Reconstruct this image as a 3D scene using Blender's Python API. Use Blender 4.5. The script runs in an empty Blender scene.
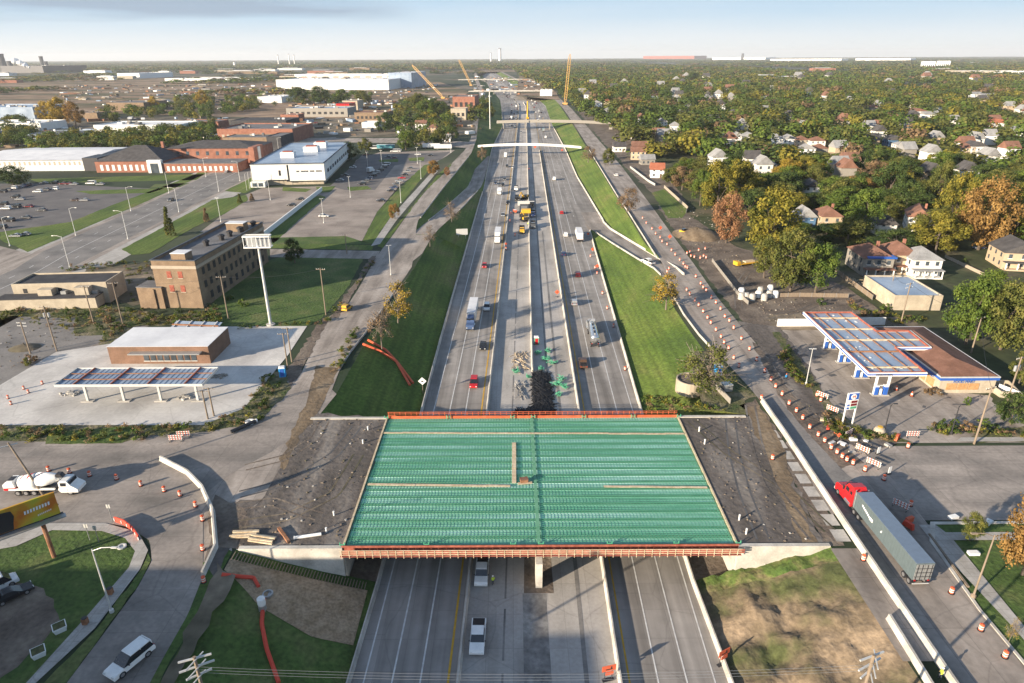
import bpy, math, random
import numpy as np
from math import sin, cos, pi, radians, sqrt, atan2, atan
from mathutils import Vector, Matrix, noise
from mathutils.geometry import tessellate_polygon
rnd = random.Random(7)
SC = bpy.context.scene
COL = SC.collection

# ------------------------------------------------------------ camera, sky, sun, exposure
F = 660.0; PITCH = math.atan(284.5 / F); ROLL = radians(0.28); CH = 67.5
cd = bpy.data.cameras.new('camera'); cam = bpy.data.objects.new('camera', cd); COL.objects.link(cam)
cd.sensor_width = 36; cd.lens = 36 * F / 1024; cd.clip_start = 1; cd.clip_end = 120000
cam.location = (0, 0, CH)
cam.rotation_euler = (Matrix.Rotation(pi/2 - PITCH, 3, 'X') @ Matrix.Rotation(-ROLL, 3, 'Z')).to_euler()
SC.camera = cam

SUN_AZ, SUN_EL = radians(55), radians(14.5)       # shadows fall towards (sin AZ, cos AZ)
w = bpy.data.worlds.new('World'); SC.world = w; w.use_nodes = True
nt = w.node_tree; bg = nt.nodes['Background']; bg.inputs['Strength'].default_value = 0.092
sky = nt.nodes.new('ShaderNodeTexSky'); sky.sky_type = 'NISHITA'; sky.sun_disc = False
sky.sun_elevation = SUN_EL; sky.sun_rotation = math.atan2(-sin(SUN_AZ), -cos(SUN_AZ))
sky.altitude = 100; sky.air_density = 1.0; sky.dust_density = 0.6; sky.ozone_density = 2.0
tc = nt.nodes.new('ShaderNodeTexCoord'); mp = nt.nodes.new('ShaderNodeMapping')
mp.inputs['Scale'].default_value = (1.2, 0.8, 9)
nz = nt.nodes.new('ShaderNodeTexNoise'); nz.inputs['Scale'].default_value = 1.6; nz.inputs['Detail'].default_value = 7
rp = nt.nodes.new('ShaderNodeValToRGB'); rp.color_ramp.elements[0].position = .40; rp.color_ramp.elements[1].position = .72
rp.color_ramp.elements[0].color = (0, 0, 0, 1); rp.color_ramp.elements[1].color = (.35, .35, .35, 1)
# pale autumn horizon: whitish low down, light blue above, the clear sky overhead
sz = nt.nodes.new('ShaderNodeSeparateXYZ'); nt.links.new(tc.outputs['Generated'], sz.inputs[0])
cr = nt.nodes.new('ShaderNodeValToRGB'); e = cr.color_ramp.elements; e[0].position = 0; e[0].color = (.80, .82, .80, 1); e[1].position = .10; e[1].color = (.27, .50, .76, 1)
e2 = e.new(.022); e2.color = (.73, .80, .84, 1); e3 = e.new(.05); e3.color = (.47, .66, .82, 1)
nt.links.new(sz.outputs['Z'], cr.inputs[0])
gain = nt.nodes.new('ShaderNodeVectorMath'); gain.operation = 'SCALE'; gain.inputs['Scale'].default_value = 4.75
nt.links.new(cr.outputs[0], gain.inputs[0])
hz = nt.nodes.new('ShaderNodeMapRange'); hz.inputs[1].default_value = .06; hz.inputs[2].default_value = .34; hz.inputs[3].default_value = 1; hz.inputs[4].default_value = 0
nt.links.new(sz.outputs['Z'], hz.inputs[0])
mh = nt.nodes.new('ShaderNodeMixRGB'); nt.links.new(hz.outputs[0], mh.inputs[0]); nt.links.new(sky.outputs[0], mh.inputs[1]); nt.links.new(gain.outputs[0], mh.inputs[2])
mx = nt.nodes.new('ShaderNodeMixRGB'); mx.inputs[2].default_value = (4.0, 4.1, 4.15, 1)
nt.links.new(tc.outputs['Generated'], mp.inputs['Vector']); nt.links.new(mp.outputs[0], nz.inputs['Vector'])
nt.links.new(nz.outputs['Fac'], rp.inputs[0]); nt.links.new(rp.outputs[0], mx.inputs[0])
nt.links.new(mh.outputs[0], mx.inputs[1])
# one long grey cloud bank high on the left
sx = nt.nodes.new('ShaderNodeSeparateXYZ'); nt.links.new(tc.outputs['Generated'], sx.inputs[0])
def mth(op, a, b=None, c=None):
    n = nt.nodes.new('ShaderNodeMath'); n.operation = op
    for i, q in enumerate((a, b, c)):
        if q is None: continue
        if isinstance(q, (int, float)): n.inputs[i].default_value = q
        else: nt.links.new(q, n.inputs[i])
    return n.outputs[0]
nz2 = nt.nodes.new('ShaderNodeTexNoise'); nz2.inputs['Scale'].default_value = 2.4; nz2.inputs['Detail'].default_value = 8
mp2 = nt.nodes.new('ShaderNodeMapping'); mp2.inputs['Scale'].default_value = (1.5, 1, 14)
nt.links.new(tc.outputs['Generated'], mp2.inputs['Vector']); nt.links.new(mp2.outputs[0], nz2.inputs['Vector'])
band = mth('SUBTRACT', 1.0, mth('MULTIPLY', mth('ABSOLUTE', mth('SUBTRACT', sx.outputs['Z'], 0.057)), 70))
side = mth('MULTIPLY', mth('SUBTRACT', -0.12, sx.outputs['X']), 9)
cfac = mth('MULTIPLY', mth('MINIMUM', mth('MAXIMUM', mth('ADD', band, mth('MULTIPLY', mth('SUBTRACT', nz2.outputs['Fac'], .48), 4)), 0), 1),
           mth('MINIMUM', mth('MAXIMUM', side, 0), .92))
mx2 = nt.nodes.new('ShaderNodeMixRGB'); mx2.inputs[2].default_value = (1.65, 2.1, 2.65, 1)
nt.links.new(cfac, mx2.inputs[0]); nt.links.new(mx.outputs[0], mx2.inputs[1])
nt.links.new(mx2.outputs[0], bg.inputs['Color'])

sd = bpy.data.lights.new('sun', 'SUN'); sun = bpy.data.objects.new('sun', sd); COL.objects.link(sun)
sd.energy = 5.0; sd.angle = radians(0.6); sd.color = (1.0, 0.84, 0.64)
ldir = Vector((sin(SUN_AZ) * cos(SUN_EL), cos(SUN_AZ) * cos(SUN_EL), -sin(SUN_EL)))
sun.rotation_euler = ldir.to_track_quat('-Z', 'Y').to_euler()
vs = SC.view_settings; vs.view_transform = 'Standard'; vs.look = 'None'; vs.exposure = 1.32; vs.gamma = 1; vs.use_curve_mapping = False
SC.cycles.max_bounces = 5; SC.cycles.diffuse_bounces = 3; SC.cycles.transparent_max_bounces = 4
SC.cycles.volume_bounces = 0

# ------------------------------------------------------------ surveying: a sight line from the drone met with the plane z
_cp, _sp, _cr, _sr = cos(PITCH), sin(PITCH), cos(ROLL), sin(ROLL)
def G(px, py, z=0.0):
    u = px - 512; v = py - 341.5
    u, v = u * _cr - v * _sr, u * _sr + v * _cr
    dz = -F * _sp - v * _cp
    t = (z - CH) / dz
    return Vector((u * t, (F * _cp - v * _sp) * t, z))
def PXY(x, y, z=0):
    z -= CH
    zc = y * _cp - z * _sp; u = x / zc * F; v = (-z * _cp - y * _sp) / zc * F
    return (u * _cr + v * _sr + 512, -u * _sr + v * _cr + 341.5)
def lerp_tab(tab, y):
    if y <= tab[0][0]: return tab[0][1]
    for (a, p), (b, q) in zip(tab, tab[1:]):
        if y <= b: return p + (q - p) * (y - a) / (b - a) if b > a else q
    return tab[-1][1]

# ------------------------------------------------------------ materials
MATS = {}
def mat(name, cols, scale=.3, rough=.9, stretch=(1, 1, 1), fine=0.0, fscale=4, bump=0, metallic=0, lo=.32, hi=.68, spec=.3, detail=6):
    if name in MATS: return MATS[name]
    m = bpy.data.materials.new(name); m.use_nodes = True; n = m.node_tree; b = n.nodes['Principled BSDF']
    b.inputs['Roughness'].default_value = rough; b.inputs['Metallic'].default_value = metallic
    b.inputs['Specular IOR Level'].default_value = spec
    t = n.nodes.new('ShaderNodeTexCoord'); mp = n.nodes.new('ShaderNodeMapping'); mp.inputs['Scale'].default_value = stretch
    nz = n.nodes.new('ShaderNodeTexNoise'); nz.inputs['Scale'].default_value = scale; nz.inputs['Detail'].default_value = detail
    cr = n.nodes.new('ShaderNodeValToRGB'); e = cr.color_ramp.elements
    k = len(cols)
    if k == 1: cols = [cols[0], tuple(c * .86 for c in cols[0])]; k = 2
    while len(e) < k: e.new(.5)
    for i, c in enumerate(cols):
        e[i].position = lo + (hi - lo) * i / (k - 1); e[i].color = (*c, 1)
    n.links.new(t.outputs['Object'], mp.inputs[0]); n.links.new(mp.outputs[0], nz.inputs['Vector']); n.links.new(nz.outputs['Fac'], cr.inputs[0])
    out = cr.outputs[0]
    if fine:
        f = n.nodes.new('ShaderNodeTexNoise'); f.inputs['Scale'].default_value = fscale; f.inputs['Detail'].default_value = 4
        n.links.new(t.outputs['Object'], f.inputs['Vector'])
        mr = n.nodes.new('ShaderNodeMapRange'); mr.inputs[1].default_value = .3; mr.inputs[2].default_value = .7
        mr.inputs[3].default_value = 1 - fine; mr.inputs[4].default_value = 1 + fine
        n.links.new(f.outputs['Fac'], mr.inputs[0])
        mu = n.nodes.new('ShaderNodeVectorMath'); mu.operation = 'SCALE'
        n.links.new(out, mu.inputs[0]); n.links.new(mr.outputs[0], mu.inputs['Scale']); out = mu.outputs[0]
        if bump:
            bp = n.nodes.new('ShaderNodeBump'); bp.inputs['Strength'].default_value = bump; bp.inputs['Distance'].default_value = .3
            n.links.new(f.outputs['Fac'], bp.inputs['Height']); n.links.new(bp.outputs[0], b.inputs['Normal'])
    n.links.new(out, b.inputs['Base Color'])
    MATS[name] = m; return m
def flatm(name, c, rough=.6, metallic=0, spec=.4):
    return mat(name, [c, tuple(x * .88 for x in c)], 1.5, rough, metallic=metallic, spec=spec)
def slabm(name, cols, joint=(4.5, 4.5), jd=.7, crack=.84, **k):
    """concrete slabs: adds sawn joints on a regular pitch"""
    if name in MATS: return MATS[name]
    m = mat(name, cols, **k); n = m.node_tree; b = n.nodes['Principled BSDF']
    src = b.inputs['Base Color'].links[0].from_socket
    t = n.nodes.new('ShaderNodeTexCoord'); br = n.nodes.new('ShaderNodeTexBrick')
    br.offset = 0; br.inputs['Scale'].default_value = 1; br.inputs['Brick Width'].default_value = joint[0]; br.inputs['Row Height'].default_value = joint[1]
    br.inputs['Mortar Size'].default_value = .06; br.inputs['Color1'].default_value = (1, 1, 1, 1); br.inputs['Color2'].default_value = (.9, .9, .9, 1)
    br.inputs['Mortar'].default_value = (jd, jd, jd, 1); br.inputs['Mortar Smooth'].default_value = .3
    n.links.new(t.outputs['Object'], br.inputs['Vector'])
    mu = n.nodes.new('ShaderNodeMixRGB'); mu.blend_type = 'MULTIPLY'; mu.inputs[0].default_value = 1
    n.links.new(src, mu.inputs[1]); n.links.new(br.outputs['Color'], mu.inputs[2])
    # broad stains, and crooked sealed cracks that wander across the slabs
    st = n.nodes.new('ShaderNodeTexNoise'); st.inputs['Scale'].default_value = .045; st.inputs['Detail'].default_value = 8; st.inputs['Roughness'].default_value = .65
    n.links.new(t.outputs['Object'], st.inputs['Vector'])
    sr = n.nodes.new('ShaderNodeMapRange'); sr.inputs[1].default_value = .35; sr.inputs[2].default_value = .65; sr.inputs[3].default_value = .74; sr.inputs[4].default_value = 1.12
    n.links.new(st.outputs['Fac'], sr.inputs[0])
    wn = n.nodes.new('ShaderNodeTexNoise'); wn.inputs['Scale'].default_value = .25; n.links.new(t.outputs['Object'], wn.inputs['Vector'])
    wa = n.nodes.new('ShaderNodeMixRGB'); wa.blend_type = 'ADD'; wa.inputs[0].default_value = 6; n.links.new(t.outputs['Object'], wa.inputs[1]); n.links.new(wn.outputs['Color'], wa.inputs[2])
    vo = n.nodes.new('ShaderNodeTexVoronoi'); vo.feature = 'DISTANCE_TO_EDGE'; vo.inputs['Scale'].default_value = .075; n.links.new(wa.outputs[0], vo.inputs['Vector'])
    vr = n.nodes.new('ShaderNodeMapRange'); vr.inputs[1].default_value = 0; vr.inputs[2].default_value = .010; vr.inputs[3].default_value = crack; vr.inputs[4].default_value = 1
    n.links.new(vo.outputs['Distance'], vr.inputs[0])
    pr = n.nodes.new('ShaderNodeMath'); pr.operation = 'MULTIPLY'; n.links.new(sr.outputs[0], pr.inputs[0]); n.links.new(vr.outputs[0], pr.inputs[1])
    sc_ = n.nodes.new('ShaderNodeVectorMath'); sc_.operation = 'SCALE'; n.links.new(mu.outputs[0], sc_.inputs[0]); n.links.new(pr.outputs[0], sc_.inputs['Scale'])
    n.links.new(sc_.outputs[0], b.inputs['Base Color'])
    return m
def leafm(name, a, b_, c):
    if name in MATS: return MATS[name]
    m = mat(name, [a, b_, c], .55, .75, lo=.36, hi=.64, fine=.3, fscale=2.2, spec=.2)
    n = m.node_tree; b = n.nodes['Principled BSDF']; o = n.nodes['Material Output']
    tr = n.nodes.new('ShaderNodeBsdfTranslucent'); ms = n.nodes.new('ShaderNodeMixShader'); ms.inputs[0].default_value = .28
    src = b.inputs['Base Color'].links[0].from_socket
    n.links.new(src, tr.inputs[0]); n.links.new(b.outputs[0], ms.inputs[1]); n.links.new(tr.outputs[0], ms.inputs[2]); n.links.new(ms.outputs[0], o.inputs['Surface'])
    return m

M = dict(
 lane=slabm('freeway_concrete', [(.20, .185, .17), (.28, .26, .24), (.34, .315, .29)], joint=(3.66, 5.2), jd=.8, scale=.5, stretch=(1, .035, 1), fine=.1, fscale=.35),
 inner=slabm('new_concrete', [(.31, .29, .265), (.40, .375, .345), (.45, .42, .39)], joint=(3.7, 6), jd=.8, scale=.25, stretch=(1, .15, 1), fine=.08, fscale=2),
 svc=slabm('worn_concrete_road', [(.22, .19, .165), (.32, .28, .245), (.39, .345, .305)], joint=(3.6, 9), jd=.72, scale=.35, stretch=(1, .15, 1), fine=.12, fscale=1.2),
 cross=slabm('patched_street', [(.18, .165, .15), (.27, .24, .215), (.35, .31, .275)], joint=(9, 3.7), jd=.75, scale=.16, stretch=(.5, 1, 1), fine=.12, fscale=1.5),
 asphalt=mat('asphalt', [(.075, .075, .08), (.11, .108, .108)], .2, fine=.12, fscale=3),
 asphalt_old=mat('old_asphalt', [(.13, .125, .12), (.19, .18, .17), (.23, .215, .2)], .12, fine=.14, fscale=2),
 lot=slabm('parking_lot', [(.22, .185, .16), (.30, .255, .22), (.34, .295, .255)], joint=(12, 12), jd=.85, scale=.1, fine=.1, fscale=1.5),
 lot_dark=mat('dark_lot', [(.10, .095, .095), (.15, .14, .135)], .1, fine=.12, fscale=1.5),
 slab=slabm('station_slab', [(.45, .43, .41), (.54, .52, .49), (.59, .57, .535)], joint=(4.6, 4.6), jd=.86, scale=.12, fine=.07, fscale=1.5),
 walk=slabm('sidewalk', [(.36, .34, .31), (.46, .44, .41)], joint=(1.5, 1.5), jd=.78, scale=.5, fine=.08, fscale=3),
 conc=mat('barrier_concrete', [(.34, .32, .285), (.45, .425, .38), (.53, .505, .455)], .35, .85, fine=.1, fscale=3),
 concd=mat('stained_concrete', [(.26, .25, .23), (.40, .38, .35), (.46, .44, .40)], .3, .85, fine=.12, fscale=3),
 grass=mat('mown_grass', [(.045, .08, .016), (.07, .115, .018), (.10, .14, .026), (.15, .145, .05)], .07, .95, stretch=(1, .5, 1), fine=.3, fscale=1.3, bump=.5, lo=.3, hi=.7),
 lawn=mat('dark_lawn', [(.04, .07, .018), (.062, .105, .024), (.11, .125, .045)], .12, .95, fine=.3, fscale=1.5, bump=.5),
 weeds=mat('weedy_verge', [(.040, .065, .018), (.10, .10, .045), (.20, .17, .11)], .25, .95, fine=.35, fscale=1.6, bump=.8),
 dirt=mat('bare_dirt', [(.085, .068, .055), (.14, .112, .09), (.20, .165, .13)], .16, .95, fine=.22, fscale=1.4, bump=.6),
 tandirt=mat('tan_dirt', [(.11, .085, .06), (.17, .125, .08), (.24, .185, .125)], .22, .95, stretch=(1.4, .4, 1), fine=.2, fscale=1.2, bump=.5),
 fill=mat('dark_road_fill', [(.075, .066, .058), (.115, .10, .09), (.20, .18, .16)], .16, .95, stretch=(1.5, .35, 1), fine=.2, fscale=1.0, bump=.5),
 sand=mat('tan_sand', [(.24, .18, .11), (.33, .26, .165), (.38, .31, .21)], .15, .95, fine=.15, fscale=1.2, bump=.5),
 straw=mat('seeded_slope', [(.07, .08, .03), (.15, .115, .075), (.26, .195, .13)], .09, .95, fine=.28, fscale=1.3, bump=.6, lo=.38, hi=.6),
 rough=mat('rough_grass', [(.05, .09, .02), (.08, .115, .028), (.17, .14, .075)], .35, .95, fine=.3, fscale=1.6, bump=.7),
 brush=mat('rubble_ground', [(.05, .055, .03), (.12, .10, .07), (.26, .21, .155)], .045, .95, fine=.3, fscale=.5, bump=.4),
 yard=mat('leafy_yards', [(.028, .042, .016), (.05, .06, .025), (.12, .10, .065)], .06, .95, fine=.3, fscale=.4),
 plain=mat('distant_plain', [(.022, .038, .018), (.045, .058, .030), (.16, .13, .10)], .004, .95, fine=.35, fscale=.02, lo=.4, hi=.66),
 industrial=mat('cleared_industrial_land', [(.07, .07, .03), (.17, .115, .07), (.27, .19, .13)], .007, .95, stretch=(.6, 1.6, 1), fine=.4, fscale=.035, lo=.38, hi=.62),
 white=flatm('white_paint', (.78, .78, .76)), linew=mat('road_line_white', [(.62, .62, .60), (.45, .44, .43)], 1.2), liney=mat('road_line_yellow', [(.55, .33, .03), (.42, .25, .04)], 1.2),
 metal=flatm('galvanised_metal', (.42, .43, .43), .45, .6), dmetal=flatm('dark_metal', (.05, .05, .055), .5, .4), mast=flatm('pale_steel', (.6, .6, .58), .5, .3),
 osb=mat('board_panel', [(.34, .19, .085), (.46, .27, .13)], 1.2, fine=.15, fscale=5),
 wood=mat('weathered_pole_wood', [(.17, .13, .095), (.26, .21, .16)], 2, stretch=(4, 4, .3)), plank=mat('timber_planks', [(.42, .32, .2), (.6, .5, .36)], 1.4, fine=.15, fscale=5),
 bark=mat('bark', [(.07, .055, .042), (.13, .105, .085)], 2, stretch=(3, 3, .5)), twig=flatm('grey_twigs', (.16, .13, .105)),
 rubber=flatm('tyre_rubber', (.013, .014, .018), .8), rim=flatm('wheel_rim', (.45, .45, .46), .35, .7), glass=flatm('vehicle_glass', (.018, .022, .028), .08, 0, .6),
 wglass=mat('window_glass', [(.03, .04, .05), (.09, .11, .13)], .5, .12, spec=.6), lamp=flatm('headlamp_lens', (.7, .7, .66), .2), tail=flatm('tail_lamp', (.35, .01, .01), .3),
 orange=flatm('safety_orange', (.60, .115, .05), .7), oband=flatm('reflective_band', (.75, .68, .62), .5), yellow=flatm('machine_yellow', (.62, .36, .03), .45), crane=flatm('crane_yellow', (.60, .36, .12), .6),
 red=flatm('red_paint', (.45, .018, .022), .3), blue=flatm('blue_paint', (.03, .11, .42), .4), green=flatm('green_epoxy', (.08, .34, .20), .6), dgreen=mat('deep_green', [(.09, .26, .15), (.15, .34, .22)], .4, .7, stretch=(1, 4, 1)),
 form=mat('bridge_form_sheet', [(.13, .34, .24), (.22, .45, .35), (.38, .60, .55)], .5, .75, stretch=(.06, .9, 1), lo=.36, hi=.62, fine=.14, fscale=1.5),
 formw=mat('red_formwork_board', [(.22, .06, .04), (.34, .11, .075)], 1.2, fine=.2, fscale=3), formr=mat('orange_formwork', [(.42, .085, .035), (.55, .14, .06)], 1.2),
 tan=mat('tan_brick', [(.17, .12, .08), (.25, .18, .12)], .35, fine=.12, fscale=3), brick=mat('red_brick', [(.22, .095, .065), (.32, .15, .105)], .4, fine=.15, fscale=3),
 bandc=flatm('limestone_band', (.38, .32, .25)), cream=mat('cream_render', [(.33, .285, .22), (.44, .385, .30)], .4, fine=.08, fscale=2), brownb=mat('brown_brick', [(.15, .09, .06), (.22, .13, .09)], .4, fine=.12, fscale=3),
 roofg=mat('grey_gravel_roof', [(.11, .11, .115), (.17, .17, .175)], .2, fine=.12, fscale=2), roofw=mat('white_membrane', [(.55, .56, .58), (.68, .69, .70)], .15, fine=.04, fscale=1), roofd=mat('black_roof', [(.035, .035, .04), (.06, .06, .065)], .3, fine=.15, fscale=2),
 roofb=mat('blue_grey_roof', [(.18, .24, .33), (.32, .39, .48)], .1, .35, fine=.08, fscale=1), shingb=mat('brown_shingles', [(.15, .075, .05), (.23, .12, .085)], .4, fine=.15, fscale=3), shingr=mat('red_shingles', [(.28, .09, .05), (.38, .14, .08)], .4, fine=.15, fscale=3),
 shingg=mat('grey_shingles', [(.2, .2, .2), (.30, .30, .30)], .4, fine=.12, fscale=3), shingd=mat('dark_shingles', [(.05, .048, .05), (.09, .085, .085)], .4, fine=.15, fscale=3),
 sidw=flatm('white_siding', (.72, .70, .66)), sidb=flatm('blue_siding', (.075, .15, .26)), sidg=flatm('grey_siding', (.27, .25, .22)), sidt=flatm('tan_siding', (.46, .36, .25)), rust=mat('rusty_steel', [(.19, .085, .045), (.31, .16, .09)], .6, fine=.2, fscale=2),
 panelw=mat('white_wall_panels', [(.60, .60, .58), (.70, .69, .66)], .2, fine=.03, fscale=1), dark=flatm('dark_interior', (.02, .02, .022)), mat_=mat('erosion_matting', [(.23, .165, .10), (.36, .27, .18)], .6, fine=.25, fscale=2.5, bump=.6),
 cornice=flatm('dark_cornice', (.06, .07, .085)), silver=flatm('polished_tank', (.62, .64, .66), .22, .85), box=flatm('white_trailer_skin', (.72, .72, .71), .4), gbox=flatm('grey_trailer_skin', (.10, .13, .14), .45), groof=flatm('grey_trailer_roof', (.15, .20, .27), .5),
 skin=flatm('skin', (.42, .25, .17)), hivis=flatm('hi_vis_yellow', (.55, .70, .05)), denim=flatm('dark_trousers', (.03, .04, .06)), pink=flatm('drainage_fabric', (.6, .07, .04), .8), greend=flatm('dark_green_pipe', (.02, .04, .05), .5),
 teal=flatm('blue_plastic', (.03, .28, .6), .5),
)
LEAF = dict(
 green=leafm('green_leaves', (0.049, 0.088, 0.016), (0.088, 0.132, 0.022), (0.143, 0.187, 0.033)),
 dark=leafm('dark_green_leaves', (0.033, 0.061, 0.018), (0.055, 0.086, 0.022), (0.088, 0.119, 0.031)),
 golden=leafm('golden_green_leaves', (0.093, 0.098, 0.016), (0.176, 0.161, 0.024), (0.264, 0.215, 0.034)),
 olive=leafm('olive_leaves', (0.061, 0.076, 0.018), (0.107, 0.120, 0.027), (0.164, 0.157, 0.041)),
 yellow=leafm('yellow_leaves', (0.200, 0.150, 0.020), (0.330, 0.230, 0.030), (0.400, 0.270, 0.050)),
 orange=leafm('orange_brown_leaves', (0.160, 0.095, 0.030), (0.250, 0.145, 0.045), (0.320, 0.200, 0.065)),
 red=leafm('russet_leaves', (0.17, 0.09, 0.045), (0.27, 0.14, 0.07), (0.34, 0.19, 0.10)),
 brown=leafm('brown_leaves', (0.125, 0.088, 0.050), (0.213, 0.138, 0.075), (0.275, 0.188, 0.100)))

def mow(m):
    n = m.node_tree; b = n.nodes['Principled BSDF']; src = b.inputs['Base Color'].links[0].from_socket; t = n.nodes.new('ShaderNodeTexCoord'); mp = n.nodes.new('ShaderNodeMapping'); mp.inputs['Scale'].default_value = (.9, .02, .9)
    z = n.nodes.new('ShaderNodeTexNoise'); z.inputs['Scale'].default_value = 1; z.inputs['Detail'].default_value = 3; n.links.new(t.outputs['Object'], mp.inputs[0]); n.links.new(mp.outputs[0], z.inputs['Vector'])
    r = n.nodes.new('ShaderNodeMapRange'); r.inputs[1].default_value = .35; r.inputs[2].default_value = .65; r.inputs[3].default_value = .82; r.inputs[4].default_value = 1.15; n.links.new(z.outputs['Fac'], r.inputs[0])
    u = n.nodes.new('ShaderNodeVectorMath'); u.operation = 'SCALE'; n.links.new(src, u.inputs[0]); n.links.new(r.outputs[0], u.inputs['Scale']); n.links.new(u.outputs[0], b.inputs['Base Color'])
mow(M['grass'])
# ------------------------------------------------------------ mesh builder
class MB:
    def __init__(s): s.v = []; s.f = []; s.mi = []
    def add(s, vs, fs, mi=0):
        o = len(s.v); s.v += [tuple(v) for v in vs]
        for f in fs: s.f.append(tuple(o + i for i in f)); s.mi.append(mi)
        return s
    def box(s, x, y, z, dx, dy, dz, rz=0, mi=0, tx=1, ty=1):
        """centre of base (x,y,z), size, taper of the top"""
        vs = []
        for k, (a, b) in ((0, (1, 1)), (1, (tx, ty))):
            for sx_, sy_ in ((-1, -1), (1, -1), (1, 1), (-1, 1)):
                px, py = sx_ * dx / 2 * a, sy_ * dy / 2 * b
                vs.append((x + px * cos(rz) - py * sin(rz), y + px * sin(rz) + py * cos(rz), z + k * dz))
        return s.add(vs, [(3, 2, 1, 0), (4, 5, 6, 7), (0, 1, 5, 4), (1, 2, 6, 5), (2, 3, 7, 6), (3, 0, 4, 7)], mi)
    def tube(s, p0, p1, r0, r1=None, n=8, mi=0):
        r1 = r0 if r1 is None else r1
        p0, p1 = Vector(p0), Vector(p1); d = (p1 - p0).normalized()
        a = d.orthogonal().normalized(); b = d.cross(a)
        vs = [p0 + (a * cos(2*pi*i/n) + b * sin(2*pi*i/n)) * r0 for i in range(n)] + [p1 + (a * cos(2*pi*i/n) + b * sin(2*pi*i/n)) * r1 for i in range(n)]
        fs = [(i, (i+1) % n, n + (i+1) % n, n + i) for i in range(n)] + [tuple(range(n))[::-1], tuple(range(n, 2*n))]
        return s.add(vs, fs, mi)
    def path(s, pts, r, n=6, mi=0):
        for a, b in zip(pts, pts[1:]): s.tube(a, b, r, r, n, mi)
        return s
    def lathe(s, prof, c=(0, 0, 0), n=12, mi=0, ax='z'):
        vs = []
        for r, h in prof:
            for i in range(n):
                a = 2*pi*i/n
                if ax == 'z': vs.append((c[0] + r*cos(a), c[1] + r*sin(a), c[2] + h))
                else: vs.append((c[0] + r*cos(a), c[1] + h, c[2] + r*sin(a)))
        fs = [(j*n+i, j*n+(i+1) % n, (j+1)*n+(i+1) % n, (j+1)*n+i) for j in range(len(prof)-1) for i in range(n)]
        fs += [tuple(range(n))[::-1], tuple(range((len(prof)-1)*n, len(prof)*n))]
        return s.add(vs, fs, mi)
    def poly(s, pts, z=None, mi=0):
        P = [Vector((p[0], p[1], p[2] if (z is None and len(p) > 2) else (z or 0))) for p in pts]
        tr = tessellate_polygon([P]); fs = []
        for t in tr:
            a, b, c = (P[i] for i in t)
            fs.append(tuple(t) if (b-a).cross(c-a).z > 0 else tuple(t)[::-1])
        return s.add(P, fs, mi)
    def prism(s, pts, z0, z1, mi=0, top=None):
        A = sum(p[0]*q[1]-q[0]*p[1] for p, q in zip(pts, pts[1:]+pts[:1]))
        if A < 0: pts = pts[::-1]
        n = len(pts); s.add([(p[0], p[1], z0) for p in pts] + [(p[0], p[1], z1) for p in pts], [(i, (i+1) % n, n+(i+1) % n, n+i) for i in range(n)], mi)
        s.poly(pts, z1, mi if top is None else top); return s
    def extr(s, prof, x0, x1, mi=0):
        """side outline (y,z) extruded across x: vehicle bodies"""
        n = len(prof); vs = [(x0, y, z) for y, z in prof] + [(x1, y, z) for y, z in prof]
        tr = tessellate_polygon([[Vector((y, z, 0)) for y, z in prof]])
        fs = [(i, (i+1) % n, n+(i+1) % n, n+i) for i in range(n)] + [tuple(t) for t in tr] + [tuple(n+i for i in t)[::-1] for t in tr]
        return s.add(vs, fs, mi)
    def loft(s, rows, mi=0, close=False):
        n = len(rows[0]); vs = [p for r in rows for p in r]; fs = []
        for j in range(len(rows)-1):
            for i in range(n if close else n-1):
                k = (i+1) % n; fs.append((j*n+i, j*n+k, (j+1)*n+k, (j+1)*n+i))
        return s.add(vs, fs, mi)
    def build(s, name, mats, parent=None, smooth=False, fixn=False):
        me = bpy.data.meshes.new(name); me.from_pydata(s.v, [], s.f)
        for m_ in (mats if isinstance(mats, (list, tuple)) else [mats]): me.materials.append(M[m_] if isinstance(m_, str) else m_)
        me.polygons.foreach_set('material_index', s.mi)
        if smooth: me.polygons.foreach_set('use_smooth', [True]*len(s.f))
        me.update()
        if fixn:
            import bmesh
            bm = bmesh.new(); bm.from_mesh(me); bmesh.ops.recalc_face_normals(bm, faces=bm.faces); bm.to_mesh(me); bm.free()
        o = bpy.data.objects.new(name, me); COL.objects.link(o)
        if parent is not None: o.parent = parent
        return o
THINGS = []
def tag(o, label, cat, group=None):
    o['label'] = label; o['category'] = cat
    if group: o['group'] = group
    THINGS.append(o); return o
def thing(name, label, cat, loc=(0, 0, 0), rz=0, group=None):
    o = bpy.data.objects.new(name, None); COL.objects.link(o); o.empty_display_size = .5
    o.location = loc; o.rotation_euler = (0, 0, rz); return tag(o, label, cat, group)
def structure(o, kind='structure'):
    o['kind'] = kind; return o
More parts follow.
